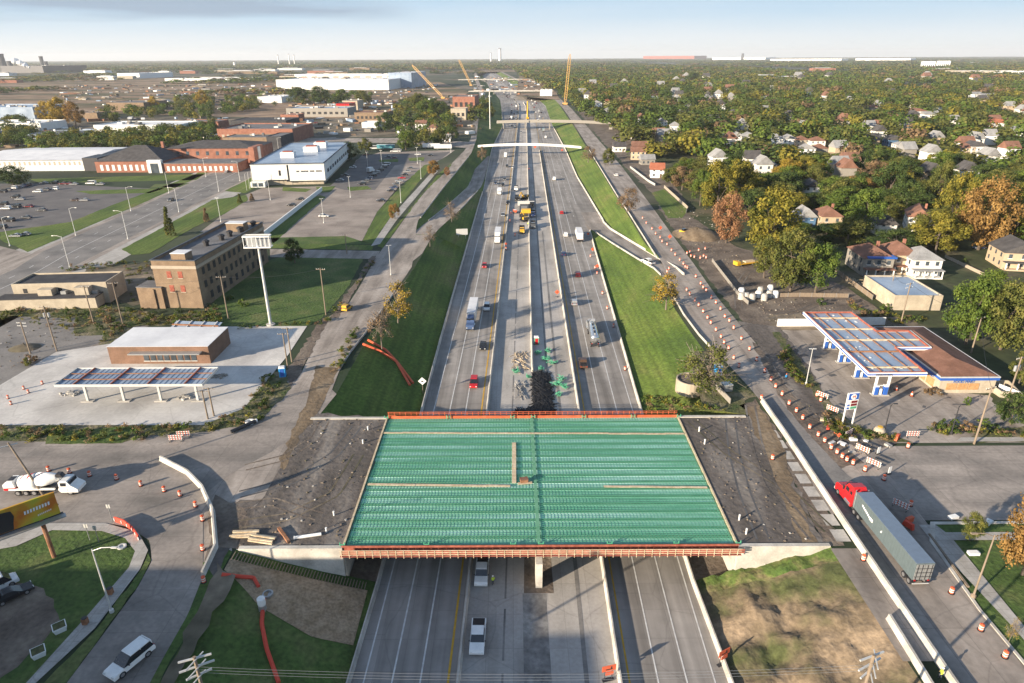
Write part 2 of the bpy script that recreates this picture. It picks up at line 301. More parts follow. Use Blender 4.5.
class Kind:
    """one builder, many individuals: the first placement is the built thing, the rest are copies"""
    def __init__(s, fn, paintpart=None): s.fn = fn; s.first = None; s.pp = paintpart or ('body',)
    def place(s, loc, rz, label, cat, group=None, paint=None, scale=None, z=None):
        loc = tuple(loc) if z is None else (loc[0], loc[1], z)
        if s.first is None:
            r = s.fn(); r['label'] = label; r['category'] = cat
            if group: r['group'] = group
            THINGS.append(r); r.location = loc; r.rotation_euler = (0, 0, rz); s.first = r; s.tree = s.scan(r)
            if scale: r.scale = scale
            parts = [c for c, _ in s.tree]
        else:
            r = s.first.copy(); COL.objects.link(r); r.location = loc; r.rotation_euler = (0, 0, rz); r['label'] = label; r['category'] = cat
            if group: r['group'] = group
            elif 'group' in r: del r['group']
            r.scale = scale or (1, 1, 1); THINGS.append(r); parts = []
            for c, sub in s.tree:
                d = c.copy(); COL.objects.link(d); d.parent = r; parts.append(d)
                for e in sub: g = e.copy(); COL.objects.link(g); g.parent = d
        if paint:
            for d in parts:
                if d.name.split('.')[0] in s.pp:
                    d.material_slots[0].link = 'OBJECT'; d.material_slots[0].material = M[paint] if isinstance(paint, str) else paint
        return r
    def scan(s, r):
        al = list(COL.objects); return [(c, [g for g in al if g.parent == c]) for c in al if c.parent == r]
def empty(name):
    o = bpy.data.objects.new(name, None); COL.objects.link(o); o.empty_display_size = .5; return o
def text_mesh(name, s, size, mat_, parent, loc, rot, ext=.02):
    cu = bpy.data.curves.new(name, 'FONT'); cu.body = s; cu.size = size; cu.extrude = ext; cu.align_x = 'CENTER'; cu.align_y = 'CENTER'
    t = bpy.data.objects.new('tmp', cu); COL.objects.link(t); dg = bpy.context.evaluated_depsgraph_get()
    me = bpy.data.meshes.new_from_object(t.evaluated_get(dg)); COL.objects.unlink(t); bpy.data.objects.remove(t)
    me.materials.clear(); me.materials.append(M[mat_]); o = bpy.data.objects.new(name, me); COL.objects.link(o)
    o.parent = parent; o.location = loc; o.rotation_euler = rot; return o
def poly_len(P): return sum((Vector(b)-Vector(a)).length for a, b in zip(P, P[1:]))
def resample(P, n):
    P = [Vector(p) for p in P]; L = [0]
    for a, b in zip(P, P[1:]): L.append(L[-1] + (b-a).length)
    out = []
    for i in range(n):
        t = L[-1]*i/(n-1); j = 0
        while j < len(P)-2 and L[j+1] < t: j += 1
        out.append(P[j].lerp(P[j+1], (t-L[j])/max(1e-9, L[j+1]-L[j])))
    return out

# ------------------------------------------------------------ terrain: the freeway trench and its ramps
DZ = -6.5
XC = [(0, 2.2), (1000, 22.5), (1150, 24), (1313, 20), (1577, 4), (1838, -15), (2492, -50), (4000, -130)]
YT = [1150, 1313, 1577, 1838, 2492, 4000]
def tail(d): return [(y, lerp_tab(XC, y) + d) for y in YT]
def xc(y): return lerp_tab(XC, y)
def ytab(pxs, z=0): return sorted((lambda p: (p.y, p.x))(G(a, b, z)) for a, b in pxs)
TOEL = [(20, -24.8 + 2.2), (78, -20.7), (153, -20.6), (206, -20), (373, -17.6), (400, -17)] + ytab([(491.6, 150), (503, 126), (505, 105)], DZ)
TOEL = [t for t in TOEL if t[0] < 1000] + tail(-40)
TOER = [(20, 27.8), (60, 27.9), (84, 27.4), (133, 29.3), (206, 32.3), (268, 34.8), (300, 36.3), (306, 45.2)] + ytab([(600, 215.6), (577, 177), (565.6, 150)], DZ) + [(805, 48.5)] + tail(33)
TOPL = [(20, -42), (78.49, -41.5), (78.5, -25.6), (117.4, -25.6), (117.41, -40), (125, -38.5), (160, -37.8), (192, -35.8), (224, -34), (240, -33.2), (268.9, -32.3), (269, -41.5)] + ytab([(417, 222), (440.5, 191), (471.5, 153), (476.5, 139), (477, 130)]) + [(900, -38)] + tail(-62)
TOPR = [(20, 48), (78.49, 47.6), (78.5, 33.8), (117.4, 33.8), (117.41, 49), (160, 47.6), (182, 47.4), (226, 51.5), (309, 54.2), (347, 55), (497, 59.4), (716, 66)] + tail(52)
# ramps: edges and level along the way (y, x_left, x_right, z)
RL = [(269, -41.4, -32.2, 0), (284, -40, -31, -.7), (341, -33.5, -24.6, -3.4), (408, -26.5, -18.6, -5.7), (440, -26.2, -17.6, -6.2), (484, -26.0, -17.4, -6.4), (560, -18.2, -17.4, -6.45)]
RR = [(205, 50.5, 58, 0), (218, 49.9, 57.2, -.1), (233, 47.2, 54.8, -1.2), (265, 41.9, 50.2, -3.4), (300, 36.9, 45.5, -5.9), (315, 35.3, 44.5, -6.45)]
def rt(T, y): return tuple(lerp_tab([(r[0], r[k]) for r in T], y) for k in (1, 2, 3))
def section(y):
    tl, bl, br, tr = lerp_tab(TOPL, y), lerp_tab(TOEL, y), lerp_tab(TOER, y), lerp_tab(TOPR, y)
    bl = max(bl, tl + .15); br = min(br, tr - .15)
    if RL[0][0] <= y <= RL[-1][0]:
        a, b, z = rt(RL, y); a = max(a, tl + .1); b = min(max(b, a+.2), bl - .1); L = [(tl, 0), (a, z), (b, z), (bl, DZ)]
    else: L = [(tl, 0), (tl + (bl-tl)*.33, DZ*.36), (tl + (bl-tl)*.66, DZ*.69), (bl, DZ)]
    if RR[0][0] <= y <= RR[-1][0]:
        a, b, z = rt(RR, y); tr = max(tr, b+.1) ; a = max(a, br+.1); b = max(b, a + .2); tr = max(tr, b + .1); R_ = [(br, DZ), (a, z), (b, z), (tr, 0)]
    else: R_ = [(br, DZ), (br + (tr-br)*.33, DZ*.69), (br + (tr-br)*.66, DZ*.36), (tr, 0)]
    return L + R_
def Z(x, y):
    s = section(min(max(y, 20), 4000))
    if x <= s[0][0] or x >= s[-1][0]: return 0.0
    for (a, p), (b, q) in zip(s, s[1:]):
        if x <= b: return p + (q-p)*(x-a)/max(b-a, 1e-6)
    return 0.0
YS = sorted(set([268.9, 269, 20, 40, 60, 70, 78.49, 78.5, 117.4, 117.41] + [80 + 10*i for i in range(43)] + [525 + 25*i for i in range(40)] + [1550 + 100*i for i in range(25)]))
secs = [(y, section(y)) for y in YS]
FAR = 24000
def far_rows(sgn, idx):
    return [[(s[idx][0], y, 0), (sgn * 400, y, 0)] if sgn < 0 else [(s[idx][0], y, 0), (max(400, 0), y, 0)] for y, s in secs]
for nm, sgn, idx in (('ground', -1, 0), ('ground', 1, 7)):
    mb = MB()
    rows = [[(s[idx][0], y, 0), (sgn*120, y, 0), (sgn*FAR, y, 0)] for y, s in secs]
    rows = [[(sgn*.0 + secs[0][1][idx][0], -4000, 0), (sgn*120, -4000, 0), (sgn*FAR, -4000, 0)]] + rows
    if sgn < 0: rows = [r[::-1] for r in rows]
    last = rows[-1]; rows.append([(p[0], 9000, 0) for p in last]); rows.append([(p[0], FAR, 0) for p in last])
    mb.loft(rows); structure(mb.build(nm, 'plain'))
mb = MB()   # land beyond the end of the trench, joining both sides
y, s = secs[-1]; mb.loft([[(s[0][0], y, 0), (s[7][0], y, 0)], [(s[0][0], 9000, 0), (s[7][0], 9000, 0)], [(s[0][0], FAR, 0), (s[7][0], FAR, 0)]]); structure(mb.build('ground', 'plain'))
mb = MB(); mb.loft([[(p[0], y, DZ), (q[0], y, DZ)] for y, s in [(-4000, secs[0][1])] + secs for p, q in [(s[3], s[4])]]); structure(mb.build('freeway_base', 'concd'))
def grid_slope(name, a, b, m, y0, y1, nx=5, amp=.12, dz=0):
    rows = []
    rugged = amp >= .5
    if rugged: nx = 12
    ys = [y for y in YS if y0 <= y <= y1] + ([y0+.6*i for i in range(int((y1-y0)/.6))] if rugged else [])
    ys = sorted(set(ys + [y0, y1]))
    for y in ys:
        s = section(y); r = []
        for (p, q) in zip(s[a:b], s[a+1:b+1]):
            for k in range(nx):
                t = k/nx; r.append((p[0]+(q[0]-p[0])*t, y, p[1]+(q[1]-p[1])*t + dz + ((amp*(noise.noise(Vector(((p[0]+(q[0]-p[0])*t)*.28, y*.28, 1))) + .5*noise.noise(Vector(((p[0]+(q[0]-p[0])*t)*.9, y*.7, 4))) + .22*noise.noise(Vector(((p[0]+(q[0]-p[0])*t)*2.6, y*1.4, 9))))*sin(pi*min(1, max(0, (p[0]+(q[0]-p[0])*t-s[a][0])/(s[b][0]-s[a][0]))))**.5) if rugged else amp*noise.noise(Vector((p[0]+t*9, y*.3, 1))) if 0 < k else 0)))
        r.append((s[b][0], y, s[b][1] + dz)); rows.append(r)
    return structure(MB().loft(rows).build(name, m, smooth=True))
grid_slope('embankment', 0, 3, 'grass', 117.41, 4000); grid_slope('embankment', 4, 7, 'grass', 117.41, 4000)
grid_slope('embankment', 0, 3, 'lawn', 20, 78.49); grid_slope('embankment', 4, 7, 'straw', 20, 75.6, amp=1.0); grid_slope('embankment', 4, 7, 'rough', 75.6, 78.49, amp=1.0)
for a, b in ((-4000, 20),):
    s = section(20)
    for i, j, m in ((0, 3, 'lawn'), (4, 7, 'straw')):
        structure(MB().loft([[(p[0], y, p[1]) for p in s[i:j+1]] for y in (a, b)]).build('embankment', m))
# ground under the deck beside the carriageways
structure(MB().loft([[(x0, y, DZ+.02), (x1, y, DZ+.02)] for y in (78.5, 117.4) for x0, x1 in [(-25.6, -20.8)]]).build('dirt_verge', 'dirt'))
structure(MB().loft([[(x0, y, DZ+.02), (x1, y, DZ+.02)] for y in (78.5, 117.4) for x0, x1 in [(27.6, 33.8)]]).build('dirt_verge', 'dirt'))

# ------------------------------------------------------------ road sheets
def strip(name, L, R_, m, n=None, kind='structure'):
    n = n or max(len(L), len(R_), 2)
    return structure(MB().loft([[a, b] for a, b in zip(resample(L, n), resample(R_, n))]).build(name, m), kind)
def W(pxs, z=0.0, dz=None): return [G(a, b, z) + Vector((0, 0, dz or 0)) for a, b in pxs]
ORG = {'grass', 'lawn', 'weeds', 'dirt', 'fill', 'tandirt', 'brush', 'sand', 'yard', 'asphalt_old', 'rough'}
def ragged(P_, amp=.55, step=1.6):
    out = []
    for a, b in zip(P_, P_[1:]+P_[:1]):
        a, b = Vector(a[:2]), Vector(b[:2]); d = b-a; L = d.length; st = step*(1+max(0, min(a.y, b.y)-150)/120); n_ = max(1, min(60, int(L/st))); nn = Vector((-d.y, d.x)).normalized() if L > 0 else Vector((0, 0))
        for k in range(n_):
            p = a + d*(k/n_); q = noise.noise(Vector((p.x*.55, p.y*.55, 4))) + .5*noise.noise(Vector((p.x*1.9, p.y*1.9, 8)))
            out.append(p + nn*amp*q*(0 if n_ == 1 else 1)*(1+max(0, p.y-150)/200))
    return out
def flat(name, pts, z, m):
    pts = [tuple(p[:2]) for p in pts]
    if m in ORG: pts = ragged(pts, .35 if m in ('grass', 'lawn', 'asphalt_old') else .9)
    return flat0(name, pts, z, m)
def flat0(name, pts, z, m): return structure(MB().poly([(p[0], p[1]) for p in pts], z).build(name, m))
def flatp(name, pxs, z, m): return flat(name, W(pxs, z), z, m)
yy = [0, 40, 80, 120, 200, 280, 380, 500, 650, 800, 1000, 1250, 1450, 1600, 1900, 2273, 3000, 4000]
def off(t, z): return [(xc(y) + t, y, z) for y in yy]
def tabs(T, d, z, ys=yy): return [(lerp_tab(T, y) + d, y, z) for y in ys]
ysd = sorted(set([0, 40] + [60 + 15*i for i in range(70)] + [1250, 1450, 1600, 1900, 2273, 3000, 4000]))
def offd(t, z): return [(xc(y) + t, y, z) for y in ysd]
def strip2(name, A, B, m): return structure(MB().loft([[a, b] for a, b in zip(A, B)]).build(name, m))
ZR = DZ + .03
strip2('freeway_carriageway', tabs(TOEL, .3, ZR, ysd), offd(-10.6, ZR), 'lane')
strip2('freeway_carriageway', offd(10.3, ZR), tabs(TOER, -.3, ZR, ysd), 'lane')
strip2('freeway_inner_road', offd(-10.6, ZR), offd(-.15, ZR), 'inner')
strip2('freeway_inner_road', offd(-.15, ZR), offd(10.3, ZR), 'inner')
def lineat(name, t, m, wd=.16, y0=0, y1=1300, dash=None, z=ZR+.02, fn=None):
    mb = MB(); fn = fn or (lambda y: xc(y) + t)
    if dash:
        y = y0
        while y < y1:
            mb.loft([[(fn(a)-wd/2, a, z), (fn(a)+wd/2, a, z)] for a in (y, y+dash[0])]); y += dash[1]
    else:
        ys = [y0] + [a for a in ysd if y0 < a < y1] + [y1]
        mb.loft([[(fn(a)-wd/2, a, z), (fn(a)+wd/2, a, z)] for a in ys])
    return structure(mb.build(name, m))
lineat('lane_line', -11.9, 'liney', .3); lineat('lane_line', 11.5, 'liney', .24)
for t in (-15.5, -19.15): lineat('lane_line', t, 'linew', .22, 0, 1300)
lineat('lane_line', -22.8, 'linew', .2)
for t in (15.2, 18.9): lineat('lane_line', t, 'linew', .2, 0, 1300)
lineat('lane_line', 22.5, 'linew', .2, 0, 300); lineat('lane_line', 22.5, 'linew', .2, 330, 1200, (3, 12)); lineat('lane_line', 25.8, 'linew', .2, 360, 1200)
for t, y0, y1 in ((-4.9, 20, 700), (6.0, 20, 300)): lineat('seam_and_shade_line', t, 'asphalt_old', .28 if t < 0 else .6, y0, y1, (9, 11) if t < 0 else None, ZR + .018)
lineat('seam_and_shade_line', 3.6, 'asphalt_old', .5, 150, 600, None, ZR + .018)  # dark stripe painted in for the shaded strip beside the median barrier
# rough milled patch in the median south of the pier and shadowy old asphalt tracks
structure(MB().poly([(1.2, 30), (5.0, 30), (4.9, 74), (5.1, 76), (1.4, 76)], ZR + .015).build('milled_median', mat('milled_concrete', [(.13, .125, .12), (.2, .19, .18), (.3, .29, .27)], .35, fine=.25, fscale=1.5)))
structure(MB().poly([(1.6, 76.05), (6.1, 76.05), (6, 115), (2.6, 115)], ZR + .01).build('median_pit', 'dirt'))

# service drives
SL = W([(291, 390), (304.6, 367.6), (326, 319), (351.5, 301), (377, 256), (393, 235), (415, 204), (433.8, 181.6), (465, 150), (471, 138)]) + [Vector((-44, 800, 0)), Vector((-45, 900, 0))] + [Vector((x, y, 0)) for y, x in tail(-76)]
SR = W([(334, 388), (341, 365), (369, 329.5), (392, 296.5), (412.5, 266), (417, 222), (440.5, 191), (471.5, 153), (476.5, 139)]) + [Vector((-38, 800, 0)), Vector((-39, 900, 0))] + [Vector((x, y, 0)) for y, x in tail(-66)]
def byy(P, y): return lerp_tab([(p.y, p.x) for p in P], y)
ysl = [127 + 12*i for i in range(60)] + [900, 1250, 1600, 2273, 4000]
strip2('west_service_road', [(byy(SL, y), y, .05) for y in ysl], [(byy(SR, y), y, .05) for y in ysl], 'svc')
ERL = [(20, 51), (55, 51.6), (82, 51.9), (123, 53.2), (160, 49.8), (182, 49.2), (226, 53.5), (309, 55.8), (347, 56.5), (497, 61), (716, 67.6)] + tail(54)
ERR = [(20, 61.1), (55, 61.2), (67, 61.6), (79, 63), (84, 66), (98, 66), (118, 62.8), (155, 62.3), (191, 62.6), (222, 64.3), (266, 66.1), (321, 68.7), (449, 73.8), (592, 77), (943, 85)] + tail(65)
ysr = sorted(set([-200, 20, 40, 55, 67] + [82 + 12*i for i in range(70)] + [1000, 1250, 1600, 2273, 4000]))
strip2('east_service_road', [(lerp_tab(ERL, y), y, .05) for y in ysr], [(lerp_tab(ERR, y), y, .05) for y in ysr], 'svc')
# ramps
def ramp_sheet(T, d=.05):
    rows = []
    for i in range(24):
        y = T[0][0] + (T[-1][0]-T[0][0])*i/23; a, b, z = rt(T, y); rows.append([(a, y, z+d), (b, y, z+d)])
    return structure(MB().loft(rows).build('ramp_road', 'svc'))
ramp_sheet(RL, .12); ramp_sheet(RR, .12)
structure(MB().loft([[(lerp_tab(TOER, y)-9 if y > 308 else 35.5, y, ZR+.012), (lerp_tab(TOER, y)-.4 if y > 308 else 45, y, ZR+.012)] for y in (303, 308, 320, 340)]).build('ramp_gore', 'svc'))

# crossing street, intersections and the broken pavement around them
flat('cross_street', [(-420, 84), (-85, 83.5), (-66, 84.5), (-56, 84), (-52, 92), (-50, 98), (-45, 105), (-40, 117), (-38.4, 128), (-44, 136), (-50, 137), (-57, 122), (-62, 115), (-103, 113), (-420, 114)], .03, 'cross')
flat('cross_street', [(61, 86.2), (64, 84.4), (420, 84), (420, 106), (70, 106), (66, 110), (62.7, 118), (55, 112), (51, 106), (51, 86)], .03, 'cross')
# curved street running to the lower left
CL = W([(105, 523), (128, 527), (150, 541), (152, 561), (137, 589), (101.6, 637), (67, 683)]); CL += [CL[-1] + (CL[-1]-CL[-2])*3]
CR = W([(190, 500), (203, 513), (203, 545), (203, 576.5), (188, 614.6), (165, 655), (150, 683)]); CR += [CR[-1] + (CR[-1]-CR[-2])*3]
for p in CL + CR: p.z = .055
strip('curved_street', CL, CR, 'cross', 40)
flatp('cross_street', [(185, 440), (312, 400), (300, 436), (264, 502), (232, 526), (232, 552), (216, 578), (200, 590), (190, 520)], .022, 'svc')
flatp('road_fill', [(320, 413), (388, 418), (345, 548), (235, 549), (228, 524), (261, 502), (298, 434), (311, 406)], .05, 'fill')
flat('road_fill', [(33.9, 78.6), (46.5, 78.6), (48, 90), (49.4, 104), (49, 112), (48.6, 117.4), (33.9, 117.4)], .05, 'fill')
flat('dirt_verge', [(43.5, 78.8), (45.6, 78.8), (47.5, 92), (50.8, 104), (51.6, 116), (52, 122), (48.7, 121), (47.4, 112), (46.0, 100), (44.6, 90)], .072, 'tandirt')
flat('dirt_verge', [(46.5, 78.6), (49.6, 78.6), (51.2, 92), (52.2, 112), (52, 125), (48.2, 122), (49, 112), (49.3, 104), (48, 90)], .04, 'dirt')
flat('service_lane', [(47.2, 58), (51, 58), (51.3, 78), (47.3, 78)], .06, 'svc')
for k in range(9): flat('concrete_pad', [(48.9 + k*.12, 79.5 + 3.7*k), (51.1 + k*.06, 79.5 + 3.7*k), (51.2 + k*.06, 82.3 + 3.7*k), (49.0 + k*.12, 82.3 + 3.7*k)], .065, 'concd')
def track(pts, z, m='asphalt', wd=.32, gap=1.9):
    P_ = resample([Vector((a, b, z)) for a, b in pts], 24)
    for o_ in (-gap/2, gap/2):
        rows = []
        for i, p in enumerate(P_):
            d = (P_[min(i+1, 23)] - P_[max(i-1, 0)]).normalized(); n_ = Vector((-d.y, d.x, 0)); w_ = wd*(1+.4*noise.noise(p*.8)); rows.append([p+n_*(o_-w_/2), p+n_*(o_+w_/2)])
        structure(MB().loft(rows).build('wheel_track', m))
track([(-46, 92), (-38, 96), (-33, 104), (-31, 114)], .064); track([(-44, 84), (-36, 86), (-30, 92), (-28.5, 104)], .066, 'brush'); track([(-48, 100), (-42, 103), (-38, 110), (-38, 116)], .065, 'dirt'); track([(-49, 88), (-40, 90), (-31, 86)], .067, 'dirt')
track([(38, 80), (39, 92), (41, 104), (44, 116)], .066, 'asphalt', .3); track([(46, 80), (44, 94), (46.5, 108), (50, 122)], .088, 'fill', .4); track([(36, 116), (40, 104), (46, 94), (49, 82)], .067, 'brush')
track([(66, 180), (72, 200), (80, 215), (92, 222)], .08, 'fill', .4); track([(70, 172), (84, 178), (98, 190), (104, 200)], .081, 'fill', .4)
# milled asphalt wedge left of the east road
flat('asphalt_wedge', W([(762, 398), (776, 396), (800, 425), (846, 474), (880, 506), (900, 530), (850, 525), (800, 452)]), .075, 'asphalt_old')
flat('dirt_verge', W([(752, 342), (764, 352), (790, 392), (830, 432), (862, 462), (840, 470), (812, 440), (780, 398)]), .066, 'dirt')
# verges by the left station
flatp('verge', [(0, 424), (203, 425), (244, 408), (266, 372), (284, 372), (292, 388), (256, 424), (200, 432), (140, 436), (120, 444), (0, 440)], .06, 'weeds')
flatp('verge', [(48, 433), (138, 425), (122, 443), (45, 444)], .075, 'lawn')
flatp('station_slab', [(-40, 428), (0, 385), (56, 352), (221, 326.5), (307, 326), (288, 355), (244, 408), (203, 425), (0, 425)], .07, 'slab')
flatp('gravel_lot', [(-60, 310), (0, 308), (160, 320), (110, 347), (56, 367), (0, 410), (-60, 420)], .035, 'asphalt_old')
flatp('alley', [(0, 408), (56, 362), (100, 342), (130, 318), (138, 322), (108, 348), (60, 372), (0, 416)], .05, 'svc')
flatp('verge', [(0, 306), (85, 304), (133, 308), (165, 316), (108, 335), (75, 336), (76, 318), (0, 316)], .055, 'weeds')
flatp('verge', [(98, 345), (110, 328), (150, 318), (205, 310), (212, 324), (137, 326), (108, 345)], .06, 'weeds')
flatp('rough_ground', [(85, 268), (150, 262), (160, 300), (133, 306), (85, 290)], .045, 'brush')
# lawn east of the brown building and its paths
flatp('lawn', [(203, 318), (215, 300), (262, 262), (300, 252), (368, 251), (346, 290), (322, 318), (308, 326), (222, 326)], .045, 'lawn')
flatp('lane_road', [(270, 249), (380, 251), (376, 259), (270, 257)], .06, 'svc')
flatp('verge', [(270, 243), (374, 245), (372, 250), (270, 248)], .055, 'grass')
flatp('footpath', [(330, 318), (372, 256), (377, 256), (338, 318)], .062, 'dirt')
flatp('dirt_verge', [(285, 372), (322, 318), (330, 318), (304, 366), (290, 388)], .055, 'dirt')
# boulevard
flatp('gravel_edge', [(217, 562), (206, 590), (190, 622), (158, 690), (170, 690), (200, 640), (214, 612), (230, 590), (236, 575)], .062, 'brush')
flatp('dirt_verge', [(316, 366), (338, 368), (332, 386), (318, 410), (300, 436), (284, 470), (278, 468), (292, 430), (306, 402)], .058, 'tandirt')
flatp('dirt_verge', [(262, 500), (230, 524), (232, 548), (214, 578), (206, 560), (216, 520), (240, 500)], .05, 'fill')
flat('service_lane', [(-37, 224), (-33.5, 240), (-32.4, 268.8), (-42, 268.8), (-42, 240)], .055, 'svc')
flatp('lawn', [(-60, 541), (60, 524), (110, 524), (140, 534), (148, 552), (138, 572), (96, 626), (30, 684), (0, 720), (-60, 740)], .05, 'lawn')
BL = [(-176, 130), (-176, 218), (-182, 244), (-188, 345), (-192.5, 399), (-201, 534), (-215, 800), (-240, 1500)]
BR = [(-150, 130), (-151, 199), (-153.4, 250), (-155, 292), (-157.5, 344), (-158, 416), (-166, 534), (-180, 800), (-205, 1500)]
flat('verge', [(BL[0][0]-2, 130)] + [(x-9, y) for x, y in BL] + [(x+10, y) for x, y in BR[::-1]], .035, 'walk')
strip('boulevard', [Vector((x, y, .06)) for x, y in BL], [Vector((x, y, .06)) for x, y in BR], 'svc', 60)
strip('boulevard_asphalt', [Vector((x+3, y, .075)) for x, y in BL], [Vector((x-3, y, .075)) for x, y in BR], 'asphalt_old', 60)
def yl(fn, t, y0, y1, dash=None, wd=.25):
    mb = MB(); y = y0
    while y < y1:
        a, b = y, min(y + (dash[0] if dash else 10), y1); mb.loft([[(fn(q, t)-wd/2, q, .095), (fn(q, t)+wd/2, q, .095)] for q in (a, b)]); y += dash[1] if dash else 10
    structure(mb.build('lane_line', 'linew'))
bf = lambda y, t: lerp_tab([(b, a) for a, b in BL], y)*(1-t) + lerp_tab([(b, a) for a, b in BR], y)*t
for t in (.3, .7): yl(bf, t, 140, 900, (3, 12))
yl(bf, .5, 140, 900)
flatp('cross_street', [(-60, 243), (0, 246), (32, 254), (0, 275), (-60, 290)], .064, 'svc')
flatp('grass_strip', [(0, 240), (28, 252), (150, 200), (188, 182), (250, 153), (246, 152), (186, 178), (148, 192), (112, 205), (70, 222), (0, 232)], .08, 'grass')
flatp('grass_strip', [(122, 249), (165, 226), (212, 200), (246, 195), (248, 200), (224, 214), (196, 226), (150, 253), (132, 255)], .08, 'grass')
flatp('grass_strip', [(224, 191), (255, 176), (258, 186), (246, 193)], .08, 'grass')
flatp('grass_strip', [(30, 179), (205, 174), (196, 180), (40, 183)], .08, 'grass'); flatp('grass_strip', [(75, 191), (165, 188), (150, 193), (90, 194)], .08, 'grass')
flatp('grass_strip', [(155, 184), (190, 183), (180, 187), (150, 188)], .08, 'lawn')
flatp('parking_lot', [(-90, 186), (30, 183), (165, 189), (150, 194), (70, 222), (0, 234), (-90, 238)], .04, 'lot_dark')
flatp('parking_lot', [(245, 195), (262, 188), (330, 186), (352, 170), (356, 160), (380, 152), (455, 150), (447, 156), (425, 168), (400, 185), (377, 212), (362, 241), (276, 243), (262, 236), (200, 232), (225, 213)], .04, 'lot')
flatp('asphalt_yard', [(330, 186), (350, 168), (362, 155), (450, 152), (440, 160), (395, 165), (375, 190), (345, 190)], .055, 'lot_dark')
flatp('grass_strip', [(362, 242), (377, 212), (400, 188), (424, 165), (436, 163), (424, 176), (400, 205), (379, 233), (374, 244)], .07, 'grass')
flatp('sidewalk', [(371, 246), (390, 218), (430, 174), (436, 170), (438, 171), (396, 221), (380, 244)], .09, 'walk')
flatp('grass_strip', [(377, 246), (396, 226), (440, 172), (452, 163), (448, 170), (424, 192), (394, 232), (383, 248)], .075, 'grass')
flatp('lawn', [(262, 244), (372, 244), (345, 236), (262, 238)], .07, 'lawn')
flatp('grass_strip', [(270, 232), (296, 207), (320, 195), (326, 197), (300, 219), (274, 243), (268, 240)], .07, 'grass')
flatp('grass_strip', [(283, 187), (312, 189), (306, 192), (282, 191)], .07, 'grass'); flatp('grass_strip', [(316, 187), (336, 186), (330, 192), (318, 193)], .07, 'grass')
flatp('grass_island', [(347, 187), (368, 186), (372, 189), (350, 191)], .07, 'grass'); flatp('grass_island', [(378, 160), (398, 159), (398, 162), (380, 162)], .07, 'grass'); flatp('grass_island', [(408, 158), (424, 157), (424, 161), (410, 161)], .07, 'grass')
flatp('cross_street', [(230, 135), (300, 138), (400, 138), (470, 142), (468, 148), (400, 143), (300, 142), (230, 142)], .09, 'svc')
# lower left corner lot
flatp('lawn', [(-60, 545), (16, 545), (48, 529), (104, 528), (126, 536), (131, 549), (122, 566), (80, 606), (30, 652), (-60, 720)], .06, 'lawn')
flatp('dirt_lot', [(-60, 575), (28, 582), (52, 600), (60, 622), (30, 655), (-60, 730)], .075, 'dirt')
flatp('sidewalk', [(-60, 550), (0, 540), (48, 523), (105, 523), (138, 532), (148, 550), (140, 569), (95, 628), (28, 690), (26, 683), (85, 618), (129, 567), (135, 551), (125, 538), (102, 531), (52, 530), (16, 546), (-60, 560)], .14, 'walk')
flatp('verge', [(148, 553), (151, 560), (136, 589), (100, 637), (66, 683), (44, 683), (96, 630), (141, 570)], .1, 'lawn')
flat('lawn', [(-58, 20), (-41.8, 20), (-41.8, 78), (-43.5, 79), (-47, 72), (-47.5, 66), (-50, 58), (-56, 50)], .04, 'lawn')
flat('dirt_verge', [(-44.5, 79), (-41.4, 78.6), (-41.4, 84), (-44, 88), (-50, 92), (-48, 84)], .06, 'dirt')
# lower right corner
flat('lawn', [(61.4, 20), (61.6, 60), (62.4, 70), (64, 80), (66, 83.6), (150, 83.8), (150, 20)], .045, 'lawn')
flat('sidewalk', [(63.9, 20), (65.4, 20), (65.5, 62), (66.6, 79.6), (150, 79.5), (150, 81.2), (66.5, 81.4), (66, 83.2), (63.4, 83.2), (63.2, 80), (64, 63)], .14, 'walk')
structure(MB().prism([(61.0, 20), (61.35, 20), (61.9, 66), (63.4, 79), (66, 83.3), (110, 83.7), (110, 84.0), (65.6, 83.9), (62.9, 79.5), (61.5, 66)], 0, .17).build('kerb', 'conc'))
# gas station forecourt, right
flat('forecourt', [(67, 111), (72, 107), (110, 107), (106, 125), (98, 127), (93, 127), (93, 160), (76, 168), (70, 160), (68, 140)], .06, 'svc')
flat('dirt_verge', [(61, 122), (62, 108), (66, 104), (73, 107), (69, 113), (67, 120), (70.5, 145), (72.5, 165), (62.5, 170), (62.3, 150)], .082, 'fill')
flat('verge', [(64.8, 120), (65.5, 112), (71.5, 107.5), (76, 107.2), (73, 110), (68.5, 113), (67.2, 120), (69.6, 145), (71, 162), (69, 162)], .1, 'weeds')
for (x, y, w_, l_, r_) in ((71.5, 147, 2, 1.2, .3), (73, 143, 2, 1.1, .2), (72, 139, 2.2, 1.2, .4), (74.5, 146, 2, 1, .1), (73.6, 136, 1.8, 1, .3), (91, 117.5, 1.6, .7, .2), (86, 121, 1.2, .6, .9), (97, 114, 1.8, .8, .1), (94, 122, 3, .4, .05)):
    structure(MB().box(x, y, .062, w_, l_, .006, r_).build('asphalt_patch', 'asphalt'))
flat('verge', [(85.5, 107.3), (150, 107.8), (150, 116), (103, 113), (92, 111)], .08, 'weeds'); flat('verge', [(100, 118), (150, 112), (150, 150), (108, 160), (103, 126)], .075, 'yard')
flat('sidewalk', [(84, 107.3), (150, 107.5), (150, 109), (86, 108.8)], .13, 'walk')
flat('dirt_yard', [(64, 165), (72, 163), (96, 166), (106, 170), (106, 200), (86, 250), (80, 330), (72, 325), (68, 266), (66, 225), (64.5, 200)], .05, 'dirt')
flat('gravel_track', [(70, 163), (110, 163), (112, 172), (84, 176), (72, 174)], .07, 'brush')
